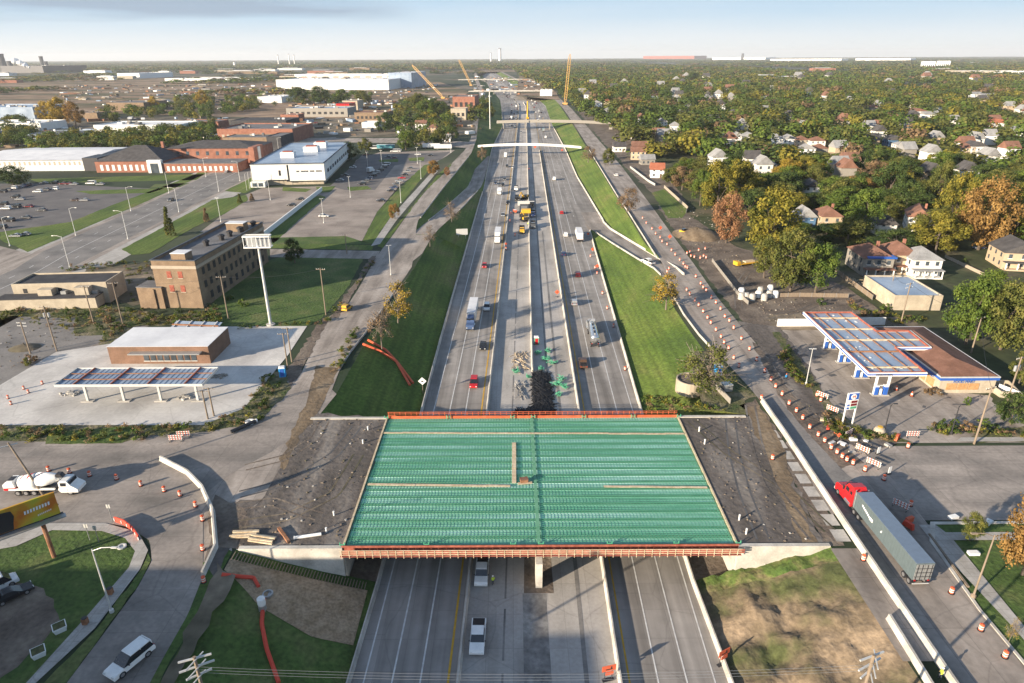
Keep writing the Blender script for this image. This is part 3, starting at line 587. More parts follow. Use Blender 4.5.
flat('dirt_yard', [(75, 330), (88, 330), (100, 450), (112, 700), (104, 940), (90, 940), (79, 590), (76, 449)], .05, 'dirt')
flatp('lawn', [(652, 193), (664, 189), (688, 210), (682, 218), (668, 218)], .08, 'grass')
flat('verge', [(49.5, 124), (53, 126), (49, 150), (45.5, 150), (41, 135), (40, 120), (49, 118.5)], .04, 'weeds')
# land cover further out
flatp('cleared_land', [(-120, 86), (200, 76), (440, 82), (470, 92), (420, 118), (330, 118), (230, 117), (60, 112), (-120, 125)], .12, 'industrial')
flatp('cleared_land', [(440, 72), (520, 72), (516, 96), (560, 100), (556, 92), (530, 72), (496, 68)], .12, 'industrial')
flatp('yard_ground', [(300, 105), (470, 95), (476, 135), (300, 138)], .1, 'brush'); flatp('yard_ground', [(-120, 118), (240, 118), (240, 145), (-120, 170)], .1, 'brush')
flat('yards', [(68, 330), (78, 330), (92, 600), (110, 1250), (1500, 1250), (900, 700), (400, 250), (260, 120), (150, 109), (108, 160), (106, 200), (90, 240)], .03, 'yard')

# ------------------------------------------------------------ overpass under construction
bx0, bx1, by0, by1 = -25.6, 33.8, 78.6, 117.3
br = thing('overpass', 'wide unfinished overpass with green rebar deck spanning the freeway', 'bridge', (0, 0, 0))
mb = MB(); n = 19; pitch = (by1-by0)/n
rows = []
for k in range(n):
    y = by0 + k*pitch
    rows += [[(bx0+.4, y, -.08), (bx1-.4, y, -.08)], [(bx0+.4, y+pitch*.36, -.08), (bx1-.4, y+pitch*.36, -.08)], [(bx0+.4, y+pitch*.40, -.14), (bx1-.4, y+pitch*.40, -.14)], [(bx0+.4, y+pitch*.96, -.14), (bx1-.4, y+pitch*.96, -.14)]]
rows.append([(bx0+.4, by1, -.1), (bx1-.4, by1, -.1)])
mb.loft(rows); mi = []
for j in range(len(rows)-1): mi.append(1 if j % 4 == 0 or j % 4 == 1 else 0)
mb.mi = mi
mb.box((bx0+bx1)/2, (by0+by1)/2, -.5, bx1-bx0-1, by1-by0-.4, .25, mi=0)
mb.build('deck_form', ['form', 'dgreen'], br)
for k in range(n):
    g = MB(); y = by0 + (k+.15)*pitch
    g.box((bx0+bx1)/2, y, -1.7, bx1-bx0-1.2, .05, 1.2); g.box((bx0+bx1)/2, y, -1.75, bx1-bx0-1.2, .5, .05); g.build('girder', 'sidg', br)
mb = MB(); y = by0 + .2
while y < by1: mb.box((bx0+bx1)/2, y, .02, bx1-bx0-.6, .035, .035); y += .5
mb.build('longitudinal_rebar', 'green', br)
mb = MB(); x = bx0 + .3
while x < bx1: mb.box(x, (by0+by1)/2, .06, .04, by1-by0-.3, .035); x += .55
mb.build('transverse_rebar', 'green', br)
mb = MB(); mb.box(3.9, (by0+by1)/2, .10, .5, by1-by0-.4, .04); mb.build('joint_rebar', 'dgreen', br)
for x in (bx0+.1, bx1-.1):
    mb = MB(); mb.box(x, (by0+by1)/2, -.3, .3, by1-by0, .5); mb.build('end_header', 'plank', br)
# formwork overhangs on both edges
for side, y, m1 in ((-1, by0, 'formw'), (1, by1, 'formr')):
    mb = MB(); mb.box(4.1, y + side*.05, -.45, bx1-bx0+.1, .12, .95); mb.box(4.1, y + side*.75, -.5, bx1-bx0+.1, 1.3, .08)
    mb.build('overhang_form', [m1], br)
    mb = MB()
    for h in (-.15, .25, .62): mb.box(4.1, y+side*1.35, h, bx1-bx0+.1, .06, .09)
    x = bx0 + .2
    while x < bx1: mb.box(x, y+side*1.35, -.75, .09, .09, 1.45); mb.box(x, y+side*.7, -.6, .09, 1.3, .1); x += 1.15
    mb.build('work_railing', 'plank' if side < 0 else 'formr', br)
    if side < 0:
        mb = MB(); x = bx0+.2
        while x < bx1: mb.box(x+.55, y-1.3, -.12, .96, .03, .3); mb.box(x+.55, y-1.3, .3, .96, .03, .3); x += 1.15
        mb.build('toe_board', 'formw', br)
for x in [bx0, -13, 0, 4.2, 14.5, 24.5, bx1]:
    for y in (by0+.3, by1-.3):
        mb = MB()
        for dx in (-.35, .35): mb.box(x+dx, y, 0, .12, .12, .85)
        mb.box(x, y, .4, .8, .1, .1); mb.build('rebar_post', 'green', br)
for x, sgn in ((bx0-.25, -1), (bx1+.25, 1)):
    mb = MB(); mb.box(x, (by0+by1)/2, DZ, .8, by1-by0-.6, 6.1); mb.build('abutment', 'concd', br)
    # wing walls
    x1 = x + sgn*15.2 if sgn < 0 else x + 13.4
    for y, h in ((by0+.05, 1), (by1-.05, 0)):
        mb = MB(); xx = [x + .3*-sgn, x1]
        a, b = (min(xx), max(xx))
        zlow = [DZ, -1.2] if sgn > 0 else [-1.2, DZ]
        vs = [(a, y-.35, zlow[0]), (b, y-.35, zlow[1]), (b, y-.35, .25), (a, y-.35, .25), (a, y+.35, zlow[0]), (b, y+.35, zlow[1]), (b, y+.35, .25), (a, y+.35, .25)]
        mb.add(vs, [(0, 1, 2, 3), (5, 4, 7, 6), (3, 2, 6, 7), (1, 5, 6, 2), (4, 0, 3, 7), (0, 4, 5, 1)])
        mb.build('wing_wall', 'conc', br)
for y in [78.4 + 8*k for k in range(5)]:
    mb = MB(); mb.box(3.9, y, DZ, 1.0, 2.6, 4.6); mb.build('pier', 'conc', br)
mb = MB(); mb.box(3.9, (by0+by1)/2, -1.95, 1.4, by1-by0-1, .18); mb.build('pier_cap', 'conc', br)
def planks(pts, wd, label):
    mb = MB()
    for (a, b) in zip(pts, pts[1:]):
        d = Vector(b)-Vector(a); L = d.length
        k = max(1, int(L/3.6)); rz = atan2(d.y, d.x)
        for i in range(k):
            c = Vector(a) + d*((i+.5)/k); mb.box(c.x, c.y + rnd.uniform(-.06, .06), .14 + .03*(i % 2), L/k*1.02, wd, .05, rz + rnd.uniform(-.008, .008))
    tag(mb.build('plank_walkway', 'plank'), label, 'walkway', 'plank walkways laid on the green deck')
P = lambda x, y: G(x, y, .1)
planks([P(384, 433), P(684, 434)], .5, 'long timber plank walkway along the far side of the green deck')
planks([P(368, 484.5), P(510, 486.5)], .55, 'timber plank walkway on the left part of the green deck')
planks([P(604, 486.5), P(707, 488)], .5, 'timber plank walkway on the right part of the green deck')
planks([P(514, 443), P(514, 483)], .75, 'short crosswise plank walkway in the middle of the green deck')
planks([P(518, 484), P(532, 483)], .6, 'small plank platform under the tool chest in mid deck')
p = P(524, 482); t = thing('tool_chest', 'small rust coloured tool chest on the middle of the green deck', 'toolbox', p + Vector((0, 0, .12)), .2)
MB().box(0, 0, 0, 1.3, .8, .55).build('body', 'rust', t); MB().box(0, 0, .55, 1.4, .9, .1).build('lid', 'shingb', t)

# ------------------------------------------------------------ concrete barriers
def barrier(pts, label, name='concrete_barrier', h=.95, b=.3, tp=.1, m='conc', cat='barrier', group=None):
    rows = []
    P_ = [Vector(p) for p in pts]
    for i, p in enumerate(P_):
        d = (P_[min(i+1, len(P_)-1)] - P_[max(i-1, 0)]); d.z = 0; d.normalize(); n_ = Vector((-d.y, d.x, 0))
        pr = [(-b, 0), (-b, .1), (-tp*1.5, h*.4), (-tp, h), (tp, h), (tp*1.5, h*.4), (b, .1), (b, 0)]
        rows.append([p + n_*a + Vector((0, 0, c)) for a, c in pr])
    mb = MB().loft(rows, close=True)
    mb.f.append((0, 1, 2, 3, 4, 5, 6, 7)[::-1]); mb.mi.append(0); q = len(mb.v); mb.f.append(tuple(range(q-8, q))); mb.mi.append(0)
    return tag(mb.build(name, m, fixn=True), label, cat, group)
yb = [25, 60, 78, 100, 118, 140, 170, 206, 240, 270, 300]
barrier([(lerp_tab(TOEL, y), y, DZ) for y in yb + [340, 373, 395]], 'concrete barrier along the left shoulder of the freeway')
barrier([(xc(y)-10.6, y, DZ) for y in range(25, 1250, 35)], 'long concrete barrier between southbound lanes and the empty inner roadway')
barrier([(xc(y)+10.3, y, DZ) for y in range(25, 620, 35)], 'long concrete barrier between northbound lanes and the empty inner roadway', h=1.0)
barrier([(xc(y)-.1, y, DZ) for y in range(152, 1250, 30)], 'tall median barrier running up the middle of the freeway', h=1.3)
barrier([(lerp_tab(TOER, y), y, DZ) for y in yb], 'concrete barrier along the right shoulder of the freeway')
T = [(lerp_tab(TOER, y), y, DZ) for y in range(322, 800, 25)]
barrier([(rt(RR, y)[1]+.2, y, rt(RR, y)[2]+.05) for y in range(212, 320, 8)] + T, 'concrete barrier curving from the exit ramp up the right shoulder', h=.9)
barrier([(rt(RR, y)[0]-.2, y, rt(RR, y)[2]+.05) for y in range(212, 300, 8)], 'concrete barrier on the lower side of the exit ramp', h=.6, m='concd', b=.16, tp=.08)
barrier([(rt(RL, y)[0]+.1, y, rt(RL, y)[2]+.05) for y in range(300, 436, 8)], 'concrete kerb wall on the left side of the left ramp', h=.5, m='concd', b=.16, tp=.08)
barrier([(rt(RL, y)[1], y, rt(RL, y)[2]+.05) for y in range(330, 400, 8)], 'concrete kerb wall on the right side of the left ramp', h=.5, m='concd', b=.16, tp=.08)
barrier([(lerp_tab(TOEL, y), y, DZ) for y in range(440, 1000, 25)], 'concrete barrier on the left shoulder beyond the ramp')
barrier([(51.2, 25, 0), (51.3, 55, 0), (51.6, 70, 0), (51.9, 82, 0), (52.3, 95, 0), (52.8, 110, 0), (53, 123.5, 0)], 'long white concrete barrier beside the grey semi trailer', h=.95, b=.4, tp=.16)
barrier([(48.2, 50, 0), (48.6, 58, 0), (48.9, 64.6, 0)], 'short loose white barrier segment on the lower right slope', h=.9, b=.4, tp=.16)
barrier([G(203, 576), G(216, 548), G(213, 512), G(203, 489.5), G(188, 474), G(161, 460)], 'curved concrete barrier closing the left intersection', h=.95, b=.35, tp=.14)
barrier([(lerp_tab(ERL, y)-.6, y, 0) for y in (150, 160, 175, 190, 205)], 'low wall along the top of the right grass bank by the ramp mouth', h=.6, m='concd', b=.16, tp=.08)
barrier([(lerp_tab(ERL, y)-.8, y, 0) for y in range(232, 330, 12)], 'low wall along the top of the right grass bank above the exit ramp', h=.7, m='concd', b=.16, tp=.08)
barrier([(lerp_tab(ERL, y)-.8, y, 0) for y in range(345, 560, 20)], 'low wall along the top of the right grass bank near the footbridges', h=.7, m='concd', b=.16, tp=.08)
barrier([(byy(SR, y)-.1, y, 0) for y in (140, 150, 160, 175, 190, 205)], 'low concrete edge on the right of the left service road', h=.45, m='concd', b=.16, tp=.08)
barrier([(byy(SR, y)+.3, y, 0) for y in range(300, 520, 20)], 'low wall between the left service road and its grass bank', h=.6, m='concd', b=.16, tp=.08)

# footbridges and far overpasses
def arch_bridge(y0, x0, x1, y1, rise, label, wid=3, piers=(), m='conc', name='footbridge', thick=.7):
    t = thing(name, label, 'bridge', ((x0+x1)/2, (y0+y1)/2, 0)); ox, oy = t.location.x, t.location.y
    def prof(q): return .6 + rise*4*q*(1-q)
    rows = []; N = 24
    for i in range(N+1):
        q = i/N; x, y, z = x0+(x1-x0)*q-ox, y0+(y1-y0)*q-oy, prof(q)
        rows.append([(x, y-wid/2, z-thick), (x, y+wid/2, z-thick), (x, y+wid/2, z), (x, y-wid/2, z)])
    MB().loft(rows, close=True).build('deck', m, t, fixn=True)
    for s_ in (-1, 1):
        mb = MB()
        for i in range(N):
            a, b = rows[i][3], rows[i+1][3]; yy_ = s_*wid/2
            A = (a[0], (y0+(y1-y0)*i/N-oy)+yy_, a[2]); B = (b[0], (y0+(y1-y0)*(i+1)/N-oy)+yy_, b[2])
            mb.add([A, B, (B[0], B[1], B[2]+1.1), (A[0], A[1], A[2]+1.1), (A[0], A[1]+.12, A[2]), (B[0], B[1]+.12, B[2]), (B[0], B[1]+.12, B[2]+1.1), (A[0], A[1]+.12, A[2]+1.1)], [(0, 1, 2, 3), (5, 4, 7, 6), (3, 2, 6, 7)])
        mb.build('parapet', m, t)
    for q in piers:
        x, y = x0+(x1-x0)*q-ox, y0+(y1-y0)*q-oy; MB().box(x, y, DZ, 1.1, wid*.7, prof(q)-thick-DZ).build('pier', m, t)
    return t
arch_bridge(556, -27, 56, 545, 1.9, 'slender white arched footbridge, the nearer of the two freeway crossings', 2.6, (), m='panelw', thick=.45)
arch_bridge(778, -16, 112, 755, 1.6, 'flat concrete overpass behind the arched footbridge', 9, (.06, .25, .46), m='sidg', thick=1.2, name='overpass')
arch_bridge(1500, -90, 90, 1500, 1, 'distant overpass under construction below the left cranes', 12, (.3, .5, .7), thick=1.4, name='overpass', m='concd')
arch_bridge(2300, -170, 70, 2300, 1, 'farthest overpass on the bend of the freeway', 14, (.4, .6), thick=1.6, name='overpass', m='concd')

# ------------------------------------------------------------ buildings
def windows(t, n, z, x0, x1, y, w_, h, m='wglass', side='f', frame=None, name='window', rows=1, dz=3):
    for r in range(rows):
        for i in range(n):
            q = x0 + (x1-x0)*(i+.5)/n
            mb = MB(); zz = z + r*dz
            if side == 'f': mb.box(q, y-.03, zz, w_, .08, h)
            else: mb.box(y+.03 if side == 'r' else y-.03, q, zz, .08, w_, h)
            o = mb.build(name, m, t)
            if frame:
                f = MB()
                if side == 'f': f.box(q, y-.06, zz-.18, w_+.3, .16, .18)
                else: f.box(y+.06 if side == 'r' else y-.06, q, zz-.18, .16, w_+.3, .18)
                f.build('sill', frame, o)
def block(name, label, x0, y0, w_, d, h, rz, wall, roof, par=.5, cat='building', group=None, z=0):
    """x0,y0: front left corner, parapet roof"""
    t = thing(name, label, cat, (x0, y0, z), rz, group)
    mb = MB().box(w_/2, d/2, 0, w_, d, h); mb.build('wall', wall, t)
    r = MB().box(w_/2, d/2, h, w_-.6, d-.6, .06); r.build('roof', roof, t)
    if par:
        p = MB()
        for a in ((w_/2, .15, w_, .3), (w_/2, d-.15, w_, .3), (.15, d/2, .3, d-.6), (w_-.15, d/2, .3, d-.6)): p.box(a[0], a[1], h, a[2], a[3], par)
        p.build('parapet', wall, t)
    return t
# tan brick derelict block
t = block('brick_building', 'tall tan brick derelict building with dark shaded side beside the lawn', -103.6, 183.2, 13, 48, 13.6, radians(-3.5), 'tan', 'roofg', .8)
windows(t, 2, 9.2, 3, 9.6, 0, 1.3, 2, 'formw', frame='bandc'); windows(t, 2, 5.0, 3, 9.6, 0, 1.3, 2, 'formw', frame='bandc')
windows(t, 13, 9.4, 2, 46, 13, 1.5, 2.1, 'dark', 'r'); windows(t, 13, 5.4, 2, 46, 13, 1.5, 2.1, 'dark', 'r'); windows(t, 10, 1.4, 4, 46, 13, 1.6, 2.2, 'dark', 'r')
mb = MB(); mb.box(6.5, -.1, 12.0, 13.3, .3, .9); mb.box(13.1, 24, 12.0, .3, 48.2, .9); mb.build('string_course', 'bandc', t)
mb = MB(); mb.box(6.5, 24, 14.4, 13.5, 48.5, .12); mb.v = mb.v; t2 = None
mb = MB()
for a in ((6.5, 0, 13.6, .6), (6.5, 48, 13.6, .6), (0, 24, .6, 47.4), (13, 24, .6, 47.4)): mb.box(a[0], a[1], 14.4, a[2], a[3], .22)
mb.build('coping', 'cornice', t)
for x, y, a, b, h in ((7.5, 3.5, 4.2, 4, 2.4), (8, 39, 6, 3.5, 2.8)):
    q = MB().box(x, y, 13.6, a, b, h).build('stair_head', 'tan', t); MB().box(x, y, 13.6+h, a+.3, b+.3, .15).build('cap', 'roofw', q)
for x, y in ((7, 19), (8.6, 26), (9, 31), (10, 36.5), (6, 43), (11, 45)):
    MB().lathe([(.8, 0), (.8, 1.1), (1.1, 1.2), (1.1, 1.7), (.3, 2.1)], (x, y, 13.66), 10).build('roof_vent', 'dmetal', t)
an = MB().box(-1.9, 2.2, 0, 7.5, 6, 6.4).build('annex', 'tan', t); MB().box(-1.9, 2.2, 6.4, 7.7, 6.2, .2).build('annex_roof', 'roofg', t)
MB().box(-.6, -1.0, 0, .5, .4, 6).build('buttress', 'tan', t)
# white roofed station store
t = block('station_store', 'low brown brick store with flat white roof on the left concrete slab', -96.5, 144, 24, 12.2, 4.2, 0, 'brownb', 'roofw', .35)
MB().box(12, 6.1, 4.55, 24.2, 12.4, .06).build('roof_cap', 'roofw', t)
windows(t, 8, .9, 8, 21, 0, 1.2, 1.9, 'wglass', frame='mast')
mb = MB(); mb.box(14, -.9, 3.1, 17, 1.7, .25); mb.build('awning', 'metal', t)
# canopy skeleton left
def skeleton(name, label, cx, cy, w_, d, z, legs, fascia, cols, rz=0, nb=4, cross=2, tilt=None):
    t = thing(name, label, 'canopy', (cx, cy, 0), rz)
    mb = MB()
    for a in ((0, -d/2, w_, .12), (0, d/2, w_, .12), (-w_/2, 0, .12, d), (w_/2, 0, .12, d)): mb.box(a[0], a[1], z, a[2], a[3], .55)
    mb.build('fascia', fascia, t)
    MB().box(0, 0, z+.2, w_-.2, d-.2, .06).build('soffit_sheet', 'roofb', t)
    mb = MB(); n_ = int(w_/1.1)
    for i in range(n_): mb.box(-w_/2+(i+.5)*w_/n_, 0, z+.26, .1, d-.3, .06)
    mb.build('decking_ribs', cols[2], t)
    for i in range(nb): MB().box(-w_/2+(i+.5)*w_/nb, 0, z+.32, .22, d-.2, .26).build('crossbeam', cols[0], t)
    for i in range(cross): MB().box(0, -d/2+(i+1)*d/(cross+1), z+.32, w_-.2, .16, .16).build('joist', cols[1], t)
    for lx, ly in legs:
        l = MB().box(lx, ly, 0, .45, .45, z).build('leg', 'mast', t); MB().box(lx, ly, 0, 2.6, 1.1, .25).build('island', 'concd', l)
    return t
skeleton('canopy_frame', 'stripped blue canopy frame on four posts over the left slab', -80.3, 127.4, 31, 8.2, 4.5, [(-10.7, -2.2), (-2.9, -2.2), (5, -2.2), (12.9, -2.2)], 'mast', ('formw', 'rust', 'groof'))
t = thing('canopy_frame', 'small tilted frame panel lying behind the white roofed store', 'canopy', (-92, 160, 0), radians(-4)); t.rotation_euler = (radians(12), 0, radians(-6))
MB().box(7, 3, .8, 13, 8, .1).build('sheet', 'roofb', t)
for i in range(4): MB().box(1.4+i*3.6, 3, .95, .3, 8, .25).build('rib', 'mast', t)
for i in range(2): MB().box(7, .8+i*4, 1.0, 13, .35, .3).build('crossbeam', 'rust', t)
for i in range(2): MB().box(2+i*9, 6, -1.6, .3, .3, 2.4).build('leg', 'mast', t)
# gas station canopy, right: an L of open frames
t = thing('gas_canopy', 'stripped L-shaped gas station canopy with blue and white fascia', 'canopy', (75.6, 125.6, 0))
out = [(0, 0), (12.3, 0), (12.9, 13.4), (21, 13.4), (21.8, 23.4), (13.6, 23.4), (13.6, 36.5), (1, 36.5)]; zc_ = 4.9
def ringwall(P_, z0, z1, th, mi=0, mb=None):
    mb = mb or MB()
    for a, b in zip(P_, P_[1:]+P_[:1]):
        a, b = Vector(a).to_3d(), Vector(b).to_3d(); d = b-a; c = (a+b)/2; mb.box(c.x, c.y, z0, d.length+th*.98, th, z1-z0, atan2(d.y, d.x), mi)
    return mb
ringwall(out, zc_, zc_+.85, .16).build('fascia', 'white', t); ringwall([(x*1.008-.1, y*1.004-.09) for x, y in out], zc_+.25, zc_+.55, .1).build('fascia_stripe', 'blue', t)
ringwall([(x*.965+.25, y*.985+.25) for x, y in out], zc_+.5, zc_+.95, .12).build('inner_rim', 'formw', t)
MB().poly(out, zc_+.42).build('soffit_sheet', 'roofb', t)
for y, a, b in ((3.2, 0, 12.3), (11.5, 0, 12.8), (18.2, 0, 21), (25, 1, 13.3), (32.5, 1, 13.3)): MB().box((a+b)/2+.2, y, zc_+.45, b-a-.3, .3, .3).build('joist', 'plank' if y != 11.5 else 'rust', t)
for x in (3.3, 6.6, 9.9): MB().box(x, 18, zc_+.5, .2, 35.6, .16).build('crossbeam', 'rust', t)
for x in (13.4, 15.5, 18): MB().box(x, 18.4, zc_+.5, .2, 9, .16).build('crossbeam', 'rust', t)
mb = MB()
for i in range(40): mb.box(rnd.uniform(1, 12), rnd.uniform(1, 35), zc_+.46, .5, .3, .1, rnd.uniform(0, 3))
mb.build('loose_scrap', 'mast', t)
for x, y in ((2.5, .8), (5.2, .8), (2.5, 9.2), (5.2, 9.2), (2.5, 17.3), (5.2, 17.3), (2.5, 25.3), (5.2, 25.3), (20, 16.2), (20, 21.5)): MB().box(x, y, 0, .4, .4, zc_).build('leg', 'white', t)
text_mesh('lettering', 'MARATHON', .62, 'dmetal', t, (3.2, -.2, zc_+.42), (pi/2, 0, 0))
gas_t = t
def make_pump():
    t = empty('fuel_pump')
    MB().box(0, 0, 0, 1.4, 3.6, .18).build('island', 'concd', t)
    for y in (-1.0, 1.0):
        b = MB().box(0, y, .18, .8, .75, 1.9).build('dispenser', 'blue', t); MB().box(0, y, 2.08, .9, .8, .25).build('cap', 'white', b); MB().box(0, y-.38, 1.1, .5, .06, .6).build('screen', 'dark', b)
    MB().box(0, 0, .18, .5, .5, 1.3).build('bin', 'white', t); MB().box(0, 0, 2.2, .3, 3, .12).build('spanner_beam', 'white', t)
    return t
KP = Kind(make_pump)
for (y, w_) in zip((126.4, 134.8, 143, 151), ('nearest the price sign', 'second from the price sign', 'third from the price sign', 'farthest from the price sign')): KP.place((79.4, y, .06), pi/2, f'blue and white fuel pump under the canopy, {w_}', 'fuel pump', 'fuel pumps under the stripped canopy')
# gas station store
t = thing('station_store', 'cream gas station store with brown hipped roof and blue fascia', 'building', (92.3, 127, 0))
MB().box(6, 14, 0, 12, 28, 3.6).build('wall', 'cream', t)
fb = ringwall([(-.3, -.3), (12.3, -.3), (12.3, 28.3), (-.3, 28.3)], 3.25, 4.1, .14).build('fascia', 'blue', t); ringwall([(-.33, -.33), (12.33, -.33), (12.33, 28.33), (-.33, 28.33)], 3.87, 4.15, .16).build('fascia_edge', 'mast', t)
mb = MB(); mb.add([(-.2, -.2, 4.1), (12.2, -.2, 4.1), (12.2, 28.2, 4.1), (-.2, 28.2, 4.1), (6, 6, 5.7), (6, 22, 5.7)], [(0, 1, 4), (1, 2, 5, 4), (2, 3, 5), (3, 0, 4, 5)]); mb.build('roof', 'shingb', t)
for i, x in enumerate((2.6, 5.0, 7.4)): MB().box(x, -.05, .9, 2.2, .12, 1.5).build('boarded_window', 'osb', t)
for y in (3.2, 6.4): MB().box(-.05, y, .6, .12, 2.6, 1.8).build('boarded_window', 'osb', t)
MB().box(-.05, 9.2, 0, .12, 1.2, 2.3).build('door', 'wglass', t)
for y in (13, 17, 21): MB().box(-.05, y, .7, .12, 3, 1.7).build('window', 'wglass', t)
text_mesh('lettering', 'FOOD MART', .8, 'blue', t, (5, -.14, 2.85), (pi/2, 0, 0)); text_mesh('lettering', 'FOOD MART', .8, 'blue', t, (-.14, 4.6, 2.85), (pi/2, 0, -pi/2))
w1 = thing('yard_wall', 'low cream enclosure wall right of the gas station store', 'wall', (104.5, 125, 0)); ringwall([(0, 0), (3.5, -1), (5, 5), (0, 6)], 0, 1.5, .2).build('wall', 'cream', w1)
t = thing('long_white_wall', 'long white screen wall behind the gas station forecourt', 'wall', (66, 164, 0)); MB().box(11.4, 2, 0, 11, .25, 2.2).build('wall', 'white', t); MB().box(26, 2.5, 0, 19, .25, 2.2, .03).build('wall', 'white', t)
t = thing('white_fence', 'curved white fence right of the gas station store', 'fence', (0, 0, 0)); mb = MB(); Pf = [(106, 128), (109, 122), (113, 118), (118, 116)]
for a, b in zip(Pf, Pf[1:]): mb.add([(a[0], a[1], 0), (b[0], b[1], 0), (b[0], b[1], 1.7), (a[0], a[1], 1.7), (a[0]+.15, a[1]+.15, 0), (b[0]+.15, b[1]+.15, 0), (b[0]+.15, b[1]+.15, 1.7), (a[0]+.15, a[1]+.15, 1.7)], [(0, 1, 2, 3), (5, 4, 7, 6), (3, 2, 6, 7)])
mb.build('panel', 'white', t)
# tan flat building with blue roof
t = block('garage_building', 'low tan flat roofed building behind the gas station', 109.5, 178, 13.5, 19, 4.1, radians(-2), 'cream', 'roofb', .45)
windows(t, 4, 1.2, 2, 17, 0, 1.6, 1.2, 'plank', 'l')
# cream low house left
t = block('low_house', 'two-level cream commercial building with black roof beside the boulevard', -148, 186, 27, 11, 6.0, radians(4), 'cream', 'roofd', .5)
windows(t, 3, 3.6, 1, 16, 0, 1.1, 1.4, 'dark', frame='bandc'); MB().box(11.5, -2.4, 0, 28, 4.8, 3.2).build('lower_wall', 'cream', t); MB().box(11.5, -2.4, 3.2, 28.2, 5, .3).build('lower_roof', 'roofd', t)
MB().box(21, -1.5, 3.4, 4, 2.6, 2.4).build('roof_box', 'cream', t); MB().box(10.5, -1.5, 3.4, 4, 2.4, 2).build('roof_box', 'cream', t)
for x in (9, 15, 24): MB().box(x, -1, 3.4, 1.6, 1.2, 1).build('air_unit', 'metal', t)
windows(t, 1, 3.4, 3, 7, 27, 1.3, 1.4, 'dark', 'r')
# modern white block
t = thing('office_building', 'modern white panelled office block with flat blue-grey roof', 'building', (-148.5, 386, 0), radians(5))
MB().box(20, 52, 0, 39, 103, 2.4).build('base', 'cream', t); MB().box(10, 51.5, 3.2, 20, 106, 8.4).build('wall', 'panelw', t); MB().box(31, 51.5, 2.4, 20, 106, 9.2).build('wall', 'panelw', t)
MB().box(20.5, .1, 2.0, 3.0, 2.8, 9).build('glass_slot', 'glass', t)
MB().box(20.5, 51.5, 11.5, 41.5, 106.5, .3).build('roof_edge', 'panelw', t); MB().box(20.5, 51.5, 11.8, 39.5, 104, .06).build('roof', 'roofb', t)
ringwall([(.2, -1.3), (40.8, -1.3), (40.8, 104.3), (.2, 104.3)], 11.8, 12.4, .3).build('parapet', 'cornice', t)
for x, y, a, b in ((15, 28, 8, 7), (24, 55, 9, 9), (26, 78, 8, 9)): q = MB().box(x, y, 11.9, a, b, 3.2).build('roof_unit', 'white', t); MB().box(x, y, 15.1, a*.7, b*.5, .5).build('fan', 'formw', q)
MB().box(4, -3.5, 0, 8, 7, 3).build('entrance_porch', 'panelw', t); windows(t, 2, .5, .5, 7.5, -7, 2.5, 2, 'wglass'); windows(t, 1, 5.5, 14.5, 17, -1.5, 1.2, 3, 'dark')
windows(t, 10, 5.5, 6, 98, 41, 6, 2.0, 'wglass', 'r')
mb = MB()
for i in range(17):
    if i not in (2, 8, 12): mb.box(25.5+i*.85, -1.58, 7.4, .6, .08, .75)
mb.build('lettering', 'dmetal', t)
mb = MB(); mb.box(0, 0, 0, 3.2, 140, 1.2)
t = thing('parking_wall', 'long low white wall dividing the two parking lots', 'wall', (0, 0, 0)); A, B = G(264, 237), G(322, 191); d = B-A; c = (A+B)/2
MB().box(c.x, c.y, 0, d.length, .5, 2.2, atan2(d.y, d.x)).build('wall', 'white', t)
# school
t = thing('brick_school', 'red brick school building with grey hipped roofs and white portico', 'building', (-262, 436, 0), radians(0))
def hip(x, y, w_, d, z, h, m, par, ov=.5, ridge=None):
    w2, d2 = w_/2+ov, d/2+ov; r = ridge if ridge is not None else max(0, (w_-d)/2)
    mb = MB()
    if w_ >= d: mb.add([(x-w2, y-d2, z), (x+w2, y-d2, z), (x+w2, y+d2, z), (x-w2, y+d2, z), (x-r, y, z+h), (x+r, y, z+h)], [(0, 1, 5, 4), (1, 2, 5), (2, 3, 4, 5), (3, 0, 4)])
    else:
        r = (d-w_)/2; mb.add([(x-w2, y-d2, z), (x+w2, y-d2, z), (x+w2, y+d2, z), (x-w2, y+d2, z), (x, y-r, z+h), (x, y+r, z+h)], [(0, 1, 4), (1, 2, 5, 4), (2, 3, 5), (3, 0, 4, 5)])
    return mb.build('roof', m, par)
